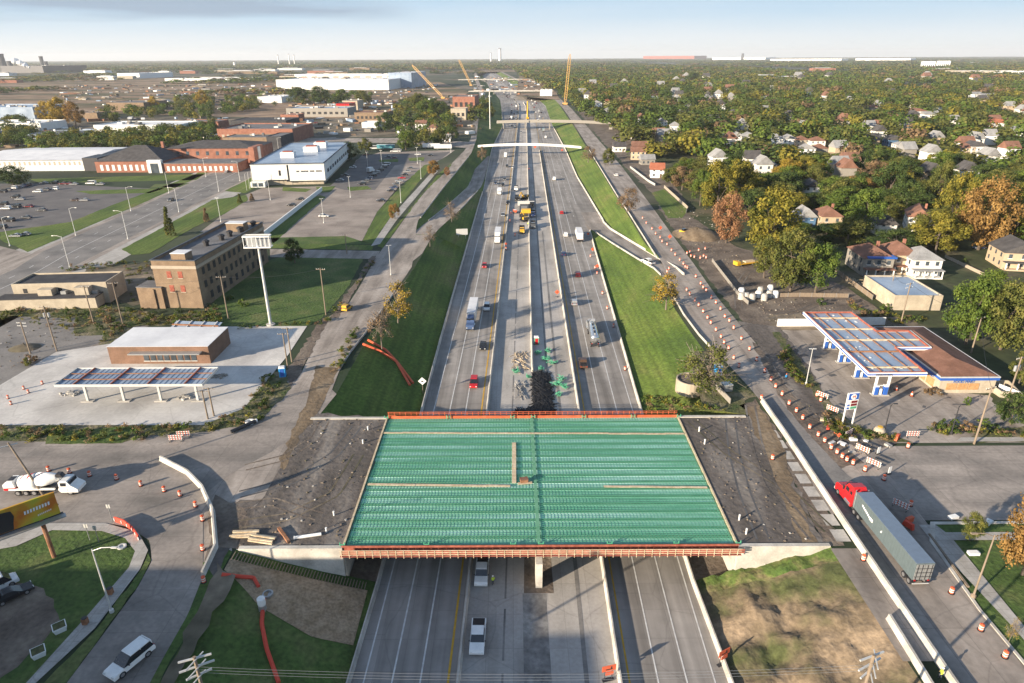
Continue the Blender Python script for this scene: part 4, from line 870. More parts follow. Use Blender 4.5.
def gable(x, y, w_, d, z, h, m, par, along='y', ov=.5, wallm=None):
    mb = MB(); a, b = w_/2+ov, d/2+ov
    if along == 'y':
        P_ = [(x-a, y-b, z), (x, y-b, z+h), (x+a, y-b, z), (x-a, y+b, z), (x, y+b, z+h), (x+a, y+b, z)]
    else: P_ = [(x-a, y-b, z), (x-a, y, z+h), (x-a, y+b, z), (x+a, y-b, z), (x+a, y, z+h), (x+a, y+b, z)]
    mb.add(P_, [(0, 1, 4, 3), (1, 2, 5, 4)]); mb.add([(p[0], p[1], p[2]-.22) for p in P_], [(3, 4, 1, 0), (4, 5, 2, 1), (0, 2, 1), (3, 4, 5)])
    mb.add([P_[0], P_[1], P_[2]] + [(p[0], p[1], p[2]-.22) for p in (P_[0], P_[1], P_[2])], [(0, 3, 4, 1), (1, 4, 5, 2)])
    o = mb.build('roof', m, par, fixn=True)
    g = MB(); a, b = w_/2-.02, d/2-.02
    if along == 'y': Q = [(x-a, y-b, z-.05), (x, y-b, z+h*.93), (x+a, y-b, z-.05), (x-a, y+b, z-.05), (x, y+b, z+h*.93), (x+a, y+b, z-.05)]
    else: Q = [(x-a, y-b, z-.05), (x-a, y, z+h*.93), (x-a, y+b, z-.05), (x+a, y-b, z-.05), (x+a, y, z+h*.93), (x+a, y+b, z-.05)]
    g.add(Q, [(0, 2, 1), (3, 4, 5)]); g.build('gable_wall', wallm or 'sidw', par, fixn=True)
    return o
MB().box(16, 18, 0, 44, 36, 7).build('wall', 'brick', t); hip(16, 18, 44, 36, 7, 8, 'shingd', t)
MB().box(62, 8, 0, 48, 20, 5.6).build('wall', 'brick', t); MB().box(62, 8, 5.6, 48.3, 20.3, .4).build('flat_roof', 'roofg', t)
MB().box(58, 45, 0, 60, 36, 11.5).build('wall', 'brick', t)
hip(58, 45, 60, 36, 11.5, 3.5, 'shingd', t)
MB().box(90, 24, 0, 3.5, 18, 13.5).build('end_wall', 'brick', t); MB().box(92, 24, 0, .6, 4, 13).build('white_pilaster', 'panelw', t)
windows(t, 9, 1.2, -4, 30, 0, 1.8, 3.6, 'panelw'); windows(t, 13, 1.2, 40, 84, -2, 1.6, 2.8, 'panelw'); windows(t, 8, 7, 32, 86, 27, 2, 2.6, 'wglass')
MB().box(33.5, -1.5, 0, 9, 3, 8).build('portico', 'panelw', t); MB().box(33.5, -3.05, 0, 5, .12, 6).build('portico_door', 'wglass', t)
MB().box(30, 20, 13, 1.6, 1.6, 4).build('chimney', 'brick', t)
t = thing('warehouse', 'long white warehouse with pale metal roof beside the brick school', 'building', (-352, 443, 0))
MB().box(36, 34, 0, 76, 66, 7).build('wall', 'panelw', t); gable(36, 34, 76, 66, 7, 2.4, 'roofw', t, 'x', wallm='panelw'); windows(t, 22, 3.6, 2, 74, 1, 1.3, 2.3, 'bandc'); MB().box(80, 12, 0, 12, 22, 7.5).build('end_block', 'panelw', t)
MB().box(77, 30, 0, 10, 60, 8.3).build('dark_bay', 'dmetal', t)
def bpx(name, label, x0p, x1p, yb, yt, wall, roof, dep=None, win=None, cat='building', group=None, saw=0):
    """far flat building from its front base line in the picture, top row gives its height"""
    a, b = G(x0p, yb), G(x1p, yb); c = G((x0p+x1p)/2, yb); lo, hi = 0, 120
    for _ in range(40):
        m_ = (lo+hi)/2
        if PXY(c.x, c.y, m_)[1] > yt: lo = m_
        else: hi = m_
    w_ = (b-a).length; d = dep or w_*.6
    t = block(name, label, a.x, a.y, w_, d, lo, atan2((b-a).y, (b-a).x), wall, roof, .5 if w_ < 60 else 1, cat, group)
    if w_ > 18:
        for _ in range(3 if w_ < 60 else 9):
            u_ = w_*rnd.uniform(.015, .05)+1; q_ = MB().box(rnd.uniform(.1, .9)*w_, rnd.uniform(.15, .85)*d, lo+.06, u_, u_*rnd.uniform(.6, 1.4), rnd.uniform(1, 2.2)).build('roof_unit', rnd.choice(['mast', 'sidg', 'roofg']), t)
    if win: windows(t, win[0], lo*.35, w_*.04, w_*.96, 0, w_/win[0]*.5, lo*.3, win[1])
    return t
bpx('brick_building', 'long red brick building with stepped gable beyond the boulevard', 219, 294, 143, 130, 'brick', 'roofg', 55, (14, 'bandc'))
bpx('brick_building', 'yellow banded low brick shop in front of the long red building', 224, 270, 149, 138, 'tan', 'roofg', 25, (6, 'yellow'))
bpx('brick_building', 'dark sided brick shop with black front on the boulevard', 268, 282, 150, 137, 'roofd', 'roofg', 30)
bpx('hall', 'black arched hall behind the red brick building', 232, 287, 130, 121, 'roofd', 'roofd', 40)
t = bpx('factory', 'huge long white factory far left of the freeway', 277, 389, 90, 80, 'panelw', 'roofw', 150); 
t = bpx('factory', 'rust and cream upper works behind the huge white factory', 295, 400, 80, 74.5, 'panelw', 'roofw', 90, (9, 'rust'))
t = bpx('factory', 'pale office wing at the right end of the white factory', 389, 412, 88, 73, 'roofb', 'roofw', 150)
MISC = [
 ('warehouse', 'low blue-roofed warehouse at the left edge of the photo', -30, 36, 121, 108, 'roofb', 'roofb', 60, None),
 ('warehouse', 'tan warehouse with roof box beyond the golden trees', 108, 145, 111, 103, 'tan', 'roofg', 60, None),
 ('shed', 'small tan shed in front of the tan warehouse', 79, 98, 119, 113, 'tan', 'roofg', 20, None),
 ('warehouse', 'long pale roofed warehouse behind the tree belt', 95, 178, 133, 126, 'panelw', 'roofw', 45, None),
 ('warehouse', 'white roofed shed on the left behind the tree belt', -20, 42, 131, 124, 'panelw', 'roofw', 40, None),
 ('warehouse', 'ribbed grey shed showing among the left tree belt', 26, 66, 141, 135, 'roofb', 'roofg', 40, (9, 'panelw')),
 ('shop', 'row of brown brick shops right of the tree belt', 175, 219, 128, 122, 'brick', 'roofg', 25, (6, 'bandc')),
 ('shop', 'grey roofed strip building with red end left of the freeway', 287, 348, 117, 109, 'sidg', 'roofb', 40, (10, 'dark')),
 ('shop', 'small red fronted shop at the end of the grey strip', 337, 350, 113, 104, 'red', 'roofd', 30, None),
 ('shop', 'cream two storey shop in the middle distance', 343, 358, 110, 101, 'cream', 'roofg', 30, (3, 'dark')),
 ('shop', 'long brown single storey shop by the yard', 355, 387, 122, 113, 'tan', 'shingb', 35, (7, 'dark')),
 ('shop', 'flat white garage left of the small brick tower', 362, 378, 128, 123, 'white', 'roofw', 20, None),
 ('shop', 'brick shop with rust parapet in the middle distance', 281, 299, 121, 115, 'brick', 'roofg', 20, None),
 ('warehouse', 'white roofed shop row left of the dark trees', 258, 282, 103, 97, 'panelw', 'roofw', 60, None),
 ('apartment_block', 'brown brick apartment block near the leaning crane', 453, 475, 112, 97, 'brick', 'roofg', 50, (4, 'dark')),
 ('apartment_block', 'tan house-like block beside the brown apartment block', 451, 466, 120, 109, 'cream', 'shingt' if 0 else 'sidt', 22, (3, 'dark')),
 ('warehouse', 'bright white warehouse far beyond the cleared land', 118, 140, 78.5, 73.5, 'white', 'roofw', 200, None),
 ('warehouse', 'flat white warehouse left of the factory', 165, 250, 81, 78.7, 'panelw', 'roofw', 150, None),
 ('mill_building', 'dark steelworks shed on the left horizon', 2, 44, 73, 66, 'dmetal', 'roofd', 300, None),
 ('apartment_tower', 'left one of two white apartment slabs in the far right trees', 921, 934, 70, 61.5, 'white', 'roofw', 25, (6, 'wglass')),
 ('apartment_tower', 'right one of two white apartment slabs in the far right trees', 936.5, 949, 69, 61, 'white', 'roofw', 25, (6, 'wglass')),
 ('warehouse', 'very long white depot on the right horizon', 770, 841, 62.5, 59, 'white', 'roofw', 500, None),
 ('warehouse', 'second long pale depot on the right horizon', 855, 910, 62, 58.5, 'white', 'roofw', 500, None),
 ('mill_building', 'long red mill roof on the horizon above the trees', 643, 694, 60, 56, 'formw', 'formw', 400, None),
 ('mill_building', 'white mill sheds right of the red mill roof', 712, 765, 61, 57.5, 'white', 'roofw', 400, None),
 ('warehouse', 'white and blue shop beside the upright crane', 540, 552, 96, 90, 'white', 'roofb', 20, None),
 ('mall', 'broad pale shopping building in the far right district', 962, 1000, 76, 71.5, 'cream', 'roofw', 150, None),
 ('mall', 'long low white store near the right edge in the distance', 1004, 1050, 75, 71.5, 'panelw', 'roofw', 150, None)]
for a in MISC: bpx(a[0], a[1], a[2], a[3], a[4], a[5], a[6], a[7], a[8], a[9])
# unseen blocks added south-west of the view so their long shadows lie over the lower left
block('shade_block', 'unseen block added just outside the lower left frame shading the curved street', -150, 2, 78, 34, 17, 0, 'brick', 'roofg')
block('shade_block', 'lower unseen block added just outside the frame shading the bottom of the freeway', -68, 0, 13, 22, 14, 0, 'tan', 'roofg')
# water tower / stacks of the far mill
def stack(px, yb, yt, r, m, label):
    c = G(px, yb); lo, hi = 0, 400
    for _ in range(40):
        q = (lo+hi)/2
        if PXY(c.x, c.y, q)[1] > yt: lo = q
        else: hi = q
    t = thing('chimney_stack', label, 'chimney', c); MB().tube((0, 0, 0), (0, 0, lo), r, r*.7, 10).build('shaft', m, t); MB().tube((0, 0, lo*.97), (0, 0, lo+r*.3), r*.8, r*.8, 10).build('rim', 'dmetal', t)
for i, (px, yb, yt, r, m) in enumerate([(5, 72, 55, 22, 'dmetal'), (12, 72, 62, 18, 'dmetal'), (44, 70, 57, 16, 'dmetal'), (48, 71, 62, 14, 'dmetal'), (279, 66, 55, 7, 'mast'), (290, 66, 54, 6, 'mast'), (295, 66, 55, 6, 'mast'), (235, 68, 62, 10, 'white'), (500, 62, 49, 26, 'mast'), (742, 61, 54, 22, 'dmetal'), (491, 63, 53, 12, 'mast')]):
    stack(px, yb, yt, r, m, ['dark blast furnace tower at the far left edge', 'lower dark stack beside the blast furnace tower', 'dark mill tower right of the smoke plume', 'lower dark mill tower right of the smoke plume', 'pale needle stack left of the white tank', 'leftmost of a close pair of needle stacks', 'rightmost of a close pair of needle stacks', 'fat white steam tank on the left horizon', 'tall pale tower on the horizon above the freeway', 'dark tower on the horizon right of the red mill', 'slim pale stack left of the tall horizon tower'][i])

# ------------------------------------------------------------ houses
def house(px, py, w_, d, h, rz, wall, roof, rh, kind, label, porch=0, floors=2, chim=0):
    c = G(px, py)
    t = thing('house', label, 'house', c, rz)
    MB().box(0, d/2, 0, w_, d, h).build('wall', wall, t)
    if kind == 'gy': r = gable(0, d/2, w_, d, h, rh, roof, t, 'y', wallm=wall)
    elif kind == 'gx': r = gable(0, d/2, w_, d, h, rh, roof, t, 'x', wallm=wall)
    else: r = hip(0, d/2, w_, d, h, rh, roof, t)
    if chim: MB().box(w_*.22, d*.55, h, .8, .8, rh+.9).build('chimney', 'brick', r)
    for f in range(floors):
        windows(t, 2 if w_ < 9 else 3, 1.1+f*2.8, -w_/2, w_/2, 0, 1.1, 1.4, 'wglass', frame='white' if f else None)
        windows(t, 3, 1.1+f*2.8, 0, d, w_/2, 1.0, 1.4, 'wglass', 'r'); windows(t, 3, 1.1+f*2.8, 0, d, -w_/2, 1.0, 1.4, 'wglass', 'l')
    if kind == 'hd':   # dormer
        pass
    if porch:
        p = MB().box(0, -porch/2, 0, w_*.95, porch, .5).build('porch', wall, t); MB().box(0, -porch/2, 2.7, w_, porch+.4, .25, ty=.8).build('porch_roof', roof, p)
        mb = MB()
        for x in (-w_*.45, -w_*.15, w_*.15, w_*.45): mb.box(x, -porch+.2, .5, .3, .3, 2.2)
        mb.build('porch_post', 'white', p)
    else: MB().box(w_*.25, -.05, 0, 1, .1, 2.1).build('door', 'brownb', t)
    HOUSES.append((c.x, c.y + d/2, max(w_, d)/2, label)); return t
HOUSES = []
r4 = radians(-4)
t = house(876, 276, 9.5, 14, 6.0, r4, 'sidg', 'shingb', 3, 'hip', 'grey two storey house with blue tarp over its front roof', 2.4, chim=1)
MB().box(.6, .9, 6.1, 9.2, 3.4, .5).build('tarp_roof', 'blue', t)
house(902, 273, 8, 12, 6.2, r4, 'sidt', 'shingb', 3, 'hip', 'tan two storey house between the grey and the white houses', 2, chim=1)
house(924, 277, 9.5, 11, 5.8, r4, 'sidw', 'shingg', 3.2, 'hip', 'white two storey house with pale grey roof and sun porch', 2.6)
house(806, 229, 7, 9, 5.2, r4, 'sidb', 'shingg', 3.4, 'gy', 'blue gabled house behind the big golden tree')
house(830, 231, 8.5, 12, 6.0, r4, 'sidt', 'shingb', 3.2, 'hip', 'tan hip roofed house right of the blue house', chim=1)
house(886, 236, 7, 9, 4.8, r4, 'sidw', 'shingd', 3.2, 'gy', 'small white dark-roofed gabled house above the tan house')
house(917, 232, 9, 14, 6.2, radians(-25), 'sidw', 'shingb', 3.4, 'gy', 'white gabled house with red-brown roof among tall trees', chim=1)
house(1020, 270, 12, 12, 6, radians(-12), 'sidt', 'shingd', 3.4, 'gy', 'beige gabled house at the right edge of the photo', 2)
house(657, 178, 8, 9, 5, radians(-8), 'white', 'shingr', 3.4, 'gx', 'small white house with red roof beside the right service road')
HS = [(638, 160, 9, 9, 5, 'sidt', 'shingb', 'gx', 'tan flat-fronted house left of the white row'), (662, 128, 9, 9, 5.5, 'white', 'shingg', 'gy', 'upper left white gabled house in the group past the footbridge'),
 (675.5, 134, 8, 9, 6.5, 'white', 'shingg', 'gy', 'tall narrow white house in the group past the footbridge'), (663, 141, 9, 9, 5, 'white', 'shingg', 'gy', 'front white gabled house in the group past the footbridge'),
 (721, 139, 9, 9, 5, 'sidw', 'shingr', 'gx', 'white house with bright red roof in mid forest'), (737, 143, 8, 9, 5, 'white', 'shingg', 'gy', 'white gabled house left of its twin in mid forest'), (749, 144.5, 10, 10, 5.5, 'sidw', 'shingg', 'gy', 'larger pale gabled house right of its twin in mid forest'),
 (774.5, 146.5, 11, 9, 6, 'white', 'shingg', 'hip', 'leftmost white house of the sunlit terrace in the trees'), (789, 147, 9, 9, 5.5, 'white', 'shingg', 'gy', 'second white house of the sunlit terrace in the trees'), (802, 147.5, 9, 9, 5, 'cream', 'shingb', 'hip', 'cream house with brown roof in the sunlit terrace'), (817, 148.5, 10, 9, 5, 'sidw', 'shingb', 'hip', 'rightmost house of the sunlit terrace in the trees'),
 (807, 157, 9, 8, 5, 'white', 'shingg', 'gy', 'white gabled house in front of the sunlit terrace'), (820, 155, 9, 8, 4, 'sidg', 'shingb', 'hip', 'low brown roofed house right of the front white gable'),
 (597, 108, 12, 10, 6, 'white', 'shingg', 'gy', 'white house at the forest edge near the upright crane'), (607, 106, 10, 10, 6, 'sidt', 'shingr', 'gy', 'red roofed house at the forest edge near the upright crane'),
 (918, 118.5, 16, 12, 7, 'white', 'shingb', 'gy', 'cream gable of the far right house trio'), (931, 121, 14, 12, 6, 'white', 'shingg', 'gx', 'white middle house of the far right trio'), (941, 116, 14, 12, 6, 'white', 'shingg', 'hip', 'right white house of the far right trio'),
 (958, 127, 11, 10, 5.5, 'white', 'shingd', 'gy', 'white gable with dark roof in the right forest'), (999, 130, 11, 10, 6, 'white', 'shingr', 'gy', 'white gable with reddish roof near the right edge'), (1008, 128, 12, 12, 6, 'cream', 'shingb', 'hip', 'cream hip roofed house near the right edge'), (1021, 138, 10, 10, 6, 'white', 'shingg', 'gy', 'white house cut by the right edge of the photo'),
 (895, 149, 10, 10, 6, 'sidb', 'shingd', 'gy', 'pale blue gabled house in mid right forest'), (904, 153, 10, 9, 5, 'sidw', 'shingg', 'hip', 'grey-white house beside the pale blue house'), (977, 156, 10, 10, 6, 'sidw', 'shingd', 'gy', 'pale dark-roofed gabled house in the right forest'), (966, 156, 9, 10, 5, 'sidt', 'shingb', 'hip', 'tan house left of the pale dark-roofed gable'),
 (838, 128, 13, 10, 6, 'sidt', 'shingb', 'hip', 'tan brown-roofed house in the middle of the forest'), (768, 174, 8, 9, 5, 'white', 'shingg', 'gy', 'white gable showing left of the tall golden trees'), (813, 198, 8, 9, 5, 'white', 'shingd', 'gy', 'white wall peeking between trees above the blue house'), (873, 113, 16, 12, 6, 'sidg', 'shingb', 'hip', 'grey house far in the centre of the forest'),
 (620, 152, 8, 7, 3.5, 'sidw', 'shingd', 'gx', 'low pale garage by the cleared lot along the road'), (608, 114, 9, 9, 4, 'white', 'shingw' if 0 else 'shingg', 'hip', 'small pale bungalow below the red roofed house'), (640, 152, 10, 9, 4, 'brick', 'shingb', 'gx', 'brick bungalow behind the tan flat-fronted house'), (648, 165, 8, 7, 3.2, 'sidg', 'shingg', 'gx', 'low grey garage left of the red roofed white house'),
 (690, 112, 12, 10, 6, 'sidw', 'shingg', 'gy', 'pale gabled house in the upper left forest'), (655, 100, 14, 12, 6, 'white', 'shingb', 'gx', 'white house far up the forest edge'), (765, 100, 16, 12, 6, 'sidw', 'shingb', 'gx', 'pale house in the far middle forest'), (1003, 111, 14, 12, 6, 'cream', 'shingb', 'gx', 'orange roofed house at the far right edge'), (975, 99, 20, 14, 7, 'white', 'roofw' if 0 else 'shingg', 'gx', 'long white roofed house in the far right'), (988, 101, 20, 14, 7, 'white', 'shingg', 'gx', 'second long white roofed house in the far right')]
for i, a in enumerate(HS):
    house(a[0], a[1], a[2]*1.15, a[3]*1.1, a[4]*1.15, radians(rnd.uniform(-9, 4)), a[5], a[6], 3.0, a[7], a[8], 0, 2 if a[4] > 4.4 else 1)
# houses west of the freeway
for i, a in enumerate([(421, 131, 11, 10, 7, 'white', 'shingb', 'gx', 'white and tan two storey house with brick chimney west of the freeway'), (433, 133, 10, 10, 5, 'sidt', 'shingb', 'hip', 'tan bungalow right of the white two storey house west of the freeway'), (446, 142, 8, 8, 3.5, 'white', 'shingg', 'gx', 'small white garage at the end of the west trailer yard'), (405, 134, 9, 9, 5, 'sidg', 'shingd', 'gy', 'grey gabled house left of the white two storey house')]):
    house(a[0], a[1], a[2], a[3], a[4], 0, a[5], a[6], 3, a[7], a[8], 0, 2 if a[4] > 4.4 else 1, chim=1)

# ------------------------------------------------------------ vehicles (forward = +Y)
def wheels(t, xs, ys, r=.34, wd=.24, hub=True):
    for y in ys:
        for x in xs:
            o = MB().lathe([(r*.96, -wd/2), (r, -wd/2+.04), (r, wd/2-.04), (r*.96, wd/2)], (0, 0, 0), 14, ax='y').build('wheel', 'rubber', t)
            o.location = (x, y, r); o.rotation_euler = (0, 0, pi/2)
            if hub: h = MB().lathe([(r*.6, -wd/2-.015), (r*.6, wd/2+.015)], (0, 0, 0), 10, ax='y').build('rim', 'rim', o)
def lights(t, w_, yf, yr, z, s=.32):
    for x in (-w_/2+.25, w_/2-.25):
        MB().box(x, yf, z, s, .08, .16).build('headlight', 'lamp', t); MB().box(x, yr, z+.08, s*.8, .06, .2).build('tail_light', 'tail', t)
def bodyloft(prof, w_, tuck=.88, zt=.9):
    """side outline (y,z) with sides that lean in above height zt"""
    mb = MB(); L = []
    for sx_ in (-1, 1):
        L.append([(sx_*w_/2*(1 if z <= zt else tuck + (1-tuck)*max(0, 1-(z-zt)/.6)), y, z) for y, z in prof])
    n_ = len(prof); tr = tessellate_polygon([[Vector((y, z, 0)) for y, z in prof]])
    mb.add(L[0]+L[1], [(i, (i+1) % n_, n_+(i+1) % n_, n_+i) for i in range(n_)] + [tuple(q) for q in tr] + [tuple(n_+i for i in q)[::-1] for q in tr]); return mb
def make_car(kind):
    def f():
        t = empty('car')
        L, w_, h = dict(sedan=(4.7, 1.82, 1.45), suv=(4.8, 1.9, 1.75), van=(5.4, 2.0, 2.1), pickup=(5.8, 2.0, 1.85))[kind]
        a, b = -L/2, L/2; zb = .72 if kind == 'sedan' else .88
        low = [(a+.05, .35), (a, .6), (a+.08, zb+.06), (a+.5, zb+.1), (b-1.15, zb+.06), (b-.25, zb-.08), (b, .58), (b-.06, .32)]
        if kind == 'pickup': low = [(a, .45), (a, 1.02), (b-1.6, 1.05), (b-.3, .98), (b, .7), (b-.05, .4)]
        mb = bodyloft(low, w_, 1, 9)
        if kind == 'sedan': gl = [(a+.55, zb+.08), (a+1.15, h-.06), (b-2.25, h-.06), (b-1.3, zb+.06)]; rf = [(a+1.2, h-.07), (a+1.35, h), (b-2.45, h), (b-2.3, h-.07)]
        elif kind == 'suv': gl = [(a+.12, zb+.1), (a+.35, h-.08), (b-2.2, h-.08), (b-1.25, zb+.08)]; rf = [(a+.32, h-.1), (a+.4, h), (b-2.35, h), (b-2.2, h-.1)]
        elif kind == 'van': gl = [(a+.06, zb+.2), (a+.15, h-.1), (b-1.5, h-.1), (b-.75, zb+.1)]; rf = [(a+.1, h-.12), (a+.2, h), (b-1.7, h), (b-1.5, h-.12)]
        else: gl = [(a+2.0, 1.02), (a+2.15, h-.06), (b-2.1, h-.06), (b-1.5, 1.03)]; rf = [(a+2.05, h-.08), (a+2.15, h), (b-2.25, h), (b-2.1, h-.08)]
        mb.build('body', 'white', t, fixn=True)
        bodyloft(gl, w_*.97, .84, zb+.05).build('windows', 'glass', t, fixn=True)
        p = bodyloft(rf, w_*.83, .96, h-.05)
        for yq in ((gl[0][0]+gl[1][0])/2, (gl[1][0]+gl[2][0])/2): p.box(0, yq if kind != 'van' else yq-.4, zb+.06, w_*.93, .1, h-zb-.12, tx=.88)
        p.build('roof', 'white', t, fixn=True)
        if kind == 'pickup': MB().box(0, a+1.0, 1.03, w_*.84, 1.85, .03).build('bed', 'dark', t)
        wheels(t, (-w_/2+.1, w_/2-.1), (a+.95, b-.95), .34 if kind == 'sedan' else .38)
        lights(t, w_, b-.06, a+.02, .62)
        for x in (-1, 1): MB().box(x*(w_/2+.08), b-1.75, zb+.1, .18, .12, .14).build('mirror', 'dmetal', t)
        return t
    return Kind(f, ('body', 'roof'))
K = {k: make_car(k) for k in ('sedan', 'suv', 'van', 'pickup')}
def semi(trl=13.6, cab='day', tank=False, name='semi_truck'):
    def f():
        t = empty(name); z0 = 1.15
        if tank:
            mb = MB().lathe([(.3, -trl), (1.15, -trl+.25), (1.25, -trl+.6), (1.25, -.6), (1.15, -.25), (.3, 0)], (0, -1, z0+1.25), 18, ax='y'); mb.build('tank', 'silver', t, smooth=True)
            MB().box(0, -1-trl/2, z0+2.48, .6, trl*.8, .12).build('catwalk', 'dmetal', t)
            for k in range(4): MB().lathe([(.3, 0), (.3, .25)], (0, -3-k*2.7, z0+2.5), 10).build('hatch', 'metal', t)
        else:
            MB().box(0, -1-trl/2, z0, 2.55, trl, 2.75).build('body', 'box', t); MB().box(0, -1-trl/2, z0+2.75, 2.6, trl+.05, .05).build('trailer_roof', 'roofw', t)
            MB().box(0, -1.02-trl, z0+.1, 2.3, .06, 2.5).build('rear_door', 'white', t)
            MB().box(0, -1-trl/2, z0-.12, 2.3, trl*.96, .12).build('underframe', 'dmetal', t)
        MB().box(0, -trl-.9, .5, 2.3, .1, .5).build('under_guard', 'dmetal', t)
        cb = bodyloft([(-.4, .9), (-.4, 3.3), (.2, 3.75), (1.3, 3.2), (2.0, 2.15), (2.2, 1.95), (4.0, 1.75), (4.25, 1.3), (4.2, .6), (-.2, .6)], 2.3, .88, 2).build('cab', 'white', t, fixn=True)
        cw = MB().box(0, 1.65, 2.2, 2.1, .12, .75); cw.box(0, 1.1, 2.2, 2.28, .9, .7); cw.build('windshield', 'glass', t)
        MB().box(0, -1.2, .7, 1.0, 2.4, .35).build('chassis', 'dmetal', t)
        for x in (-1.05, 1.05): MB().tube((x, -.55, 1), (x, -.55, 3.9), .09, mi=0).build('exhaust', 'silver', t); MB().lathe([(.33, -.8), (.33, .8)], (x*.95, .9, .75), 10, ax='y').build('fuel_tank', 'silver', t)
        wheels(t, (-1.05, 1.05), (3.3, -1.1, -2.3, -trl+.6, -trl-.6), .5, .3)
        lights(t, 2.3, 4.25, -trl-1.06, .95)
        return t
    return Kind(f, ('body', 'cab'))
KS = semi(); KT = semi(11, tank=True, name='tanker_truck')
def make_boxtruck():
    t = empty('box_truck')
    MB().box(0, -1.2, .9, 2.3, 5, 2.4).build('body', 'box', t); bodyloft([(1.4, .5), (1.4, 2.2), (2.2, 2.25), (3.0, 1.5), (3.5, 1.3), (3.55, .5)], 2.0, .88, 1.3).build('cab', 'white', t, fixn=True)
    MB().box(0, 2.55, 1.45, 1.85, .5, .6, ty=.4).build('windshield', 'glass', t); MB().box(0, -3.72, 1, 2.1, .05, 2.2).build('rear_door', 'metal', t); MB().box(0, -.5, .5, 1, 6, .35).build('chassis', 'dmetal', t)
    wheels(t, (-.95, .95), (2.5, -2.4), .42, .28); lights(t, 2, 3.55, -3.75, .75); return t
KB = Kind(make_boxtruck, ('body', 'cab'))
def FH(y): return -math.atan((xc(y+5)-xc(y-5))/10)
def fw(px, py, dirn): p = G(px, py, DZ); return (p.x, p.y, ZR + .02), (FH(p.y) if dirn > 0 else FH(p.y) + pi)
PA = dict(red='red', white='white', black=flatm('car_black', (.02, .02, .022), .25), blue=flatm('car_navy', (.03, .05, .12), .3), silver=flatm('car_silver', (.45, .46, .47), .3, .4), grey=flatm('car_grey', (.16, .165, .17), .3, .3), maroon=flatm('car_maroon', (.16, .02, .025), .3), tan=flatm('car_tan', (.3, .25, .18), .35, .2), brown=flatm('car_brown', (.09, .055, .04), .35), yellow='yellow', teal=flatm('car_teal', (.1, .3, .35), .35), semiblue=flatm('semi_blue', (.06, .10, .20), .3))
M['gboxp'] = M['gbox']
def onfw(k, px, py, dirn, paint, label, cat='car', group='traffic on the freeway', sc=None):
    l, r = fw(px, py, dirn); return k.place(l, r, label, cat, group, PA.get(paint, paint), sc)
onfw(K['pickup'], 482, 575, -1, 'white', 'white pickup parked under the deck edge beside a worker', 'pickup', 'pickups on the closed inner roadway')
onfw(K['pickup'], 478, 640, -1, 'white', 'white pickup parked lowest on the empty inner roadway', 'pickup', 'pickups on the closed inner roadway')
onfw(K['suv'], 474, 385, -1, 'red', 'dark red car in the left lane just beyond the overpass')
onfw(K['sedan'], 483, 348, -1, 'black', 'black car ahead of the blue-cab semi on the left carriageway')
onfw(K['suv'], 487, 309, -1, 'white', 'white car alongside the blue-cab semi trailer')
l, r = fw(471, 326, -1); x = KS.place(l, r, 'semi truck with dark blue cab and long white trailer on the left carriageway', 'semi truck', 'semi trucks on the freeway')
for c in x.children:
    if c.name.split('.')[0] == 'cab': c.material_slots[0].link = 'OBJECT'; c.material_slots[0].material = PA['semiblue']
onfw(K['sedan'], 484.5, 267, -1, 'red', 'red car between the two big trucks on the left carriageway')
l, r = fw(497.5, 242, -1); KS.place(l, r, 'all white semi truck on the left carriageway below the paving crew', 'semi truck', 'semi trucks on the freeway', 'box', (1, .8, 1))
onfw(K['sedan'], 503, 216, -1, 'silver', 'silver car just above the all white semi')
onfw(K['suv'], 508, 204, -1, 'black', 'dark car right above the silver car on the left carriageway')
onfw(KB, 499.5, 194, -1, 'white', 'white box truck left of the yellow excavator', 'box truck')
onfw(K['suv'], 503, 186, -1, 'black', 'black suv just behind the white box truck')
onfw(K['sedan'], 504.5, 180, -1, 'grey', 'grey car second behind the white box truck')
onfw(K['sedan'], 495.5, 184, -1, 'blue', 'navy car at the mouth of the left ramp')
onfw(KB, 505.5, 157, -1, 'white', 'white box truck just past the arched footbridge, southbound', 'box truck')
onfw(K['suv'], 507, 167, -1, 'black', 'black suv following below the footbridge box truck')
onfw(K['sedan'], 513, 168, -1, 'white', 'small white car beside the black suv near the left ramp')
onfw(K['van'], 554, 180, 1, 'white', 'white van alone on the right carriageway above the exit', 'van')
onfw(K['sedan'], 561.5, 213.5, 1, 'red', 'red car on the right carriageway beside the exit gore')
onfw(K['suv'], 565.5, 236, 1, 'white', 'white car left of the northbound white semi')
l, r = fw(578, 235.5, 1); KS.place(l, r, 'white semi truck heading away beside the exit ramp', 'semi truck', 'semi trucks on the freeway', 'box', (1, .8, 1))
onfw(K['sedan'], 563.5, 255, 1, 'blue', 'dark navy car behind the northbound white semi')
onfw(K['suv'], 577.5, 276, 1, 'maroon', 'maroon car in the middle of the right carriageway')
onfw(K['suv'], 574, 304, 1, 'silver', 'silver-white suv left behind the maroon car on the right carriageway')
onfw(KT, 591, 331, 1, 'silver', 'polished steel tanker truck on the right carriageway', 'tanker truck')
onfw(K['pickup'], 583, 365, 1, 'brown', 'dark brown pickup nearest the overpass on the right carriageway', 'pickup')
for i, (px, py, d, k, c, lb) in enumerate([(521, 133, -1, 'suv', 'silver', 'silver car between the footbridge and the flat overpass, southbound'), (545.5, 138, 1, 'van', 'white', 'white van between the footbridges on the right carriageway'), (539.5, 130, 1, 'suv', 'silver', 'small pale car left of the teal-white truck beyond the footbridge')]):
    onfw(K[k], px, py, d, c, lb, 'car')
onfw(KB, 543.5, 131.5, 1, 'teal', 'teal-white box truck beyond the footbridge', 'box truck')
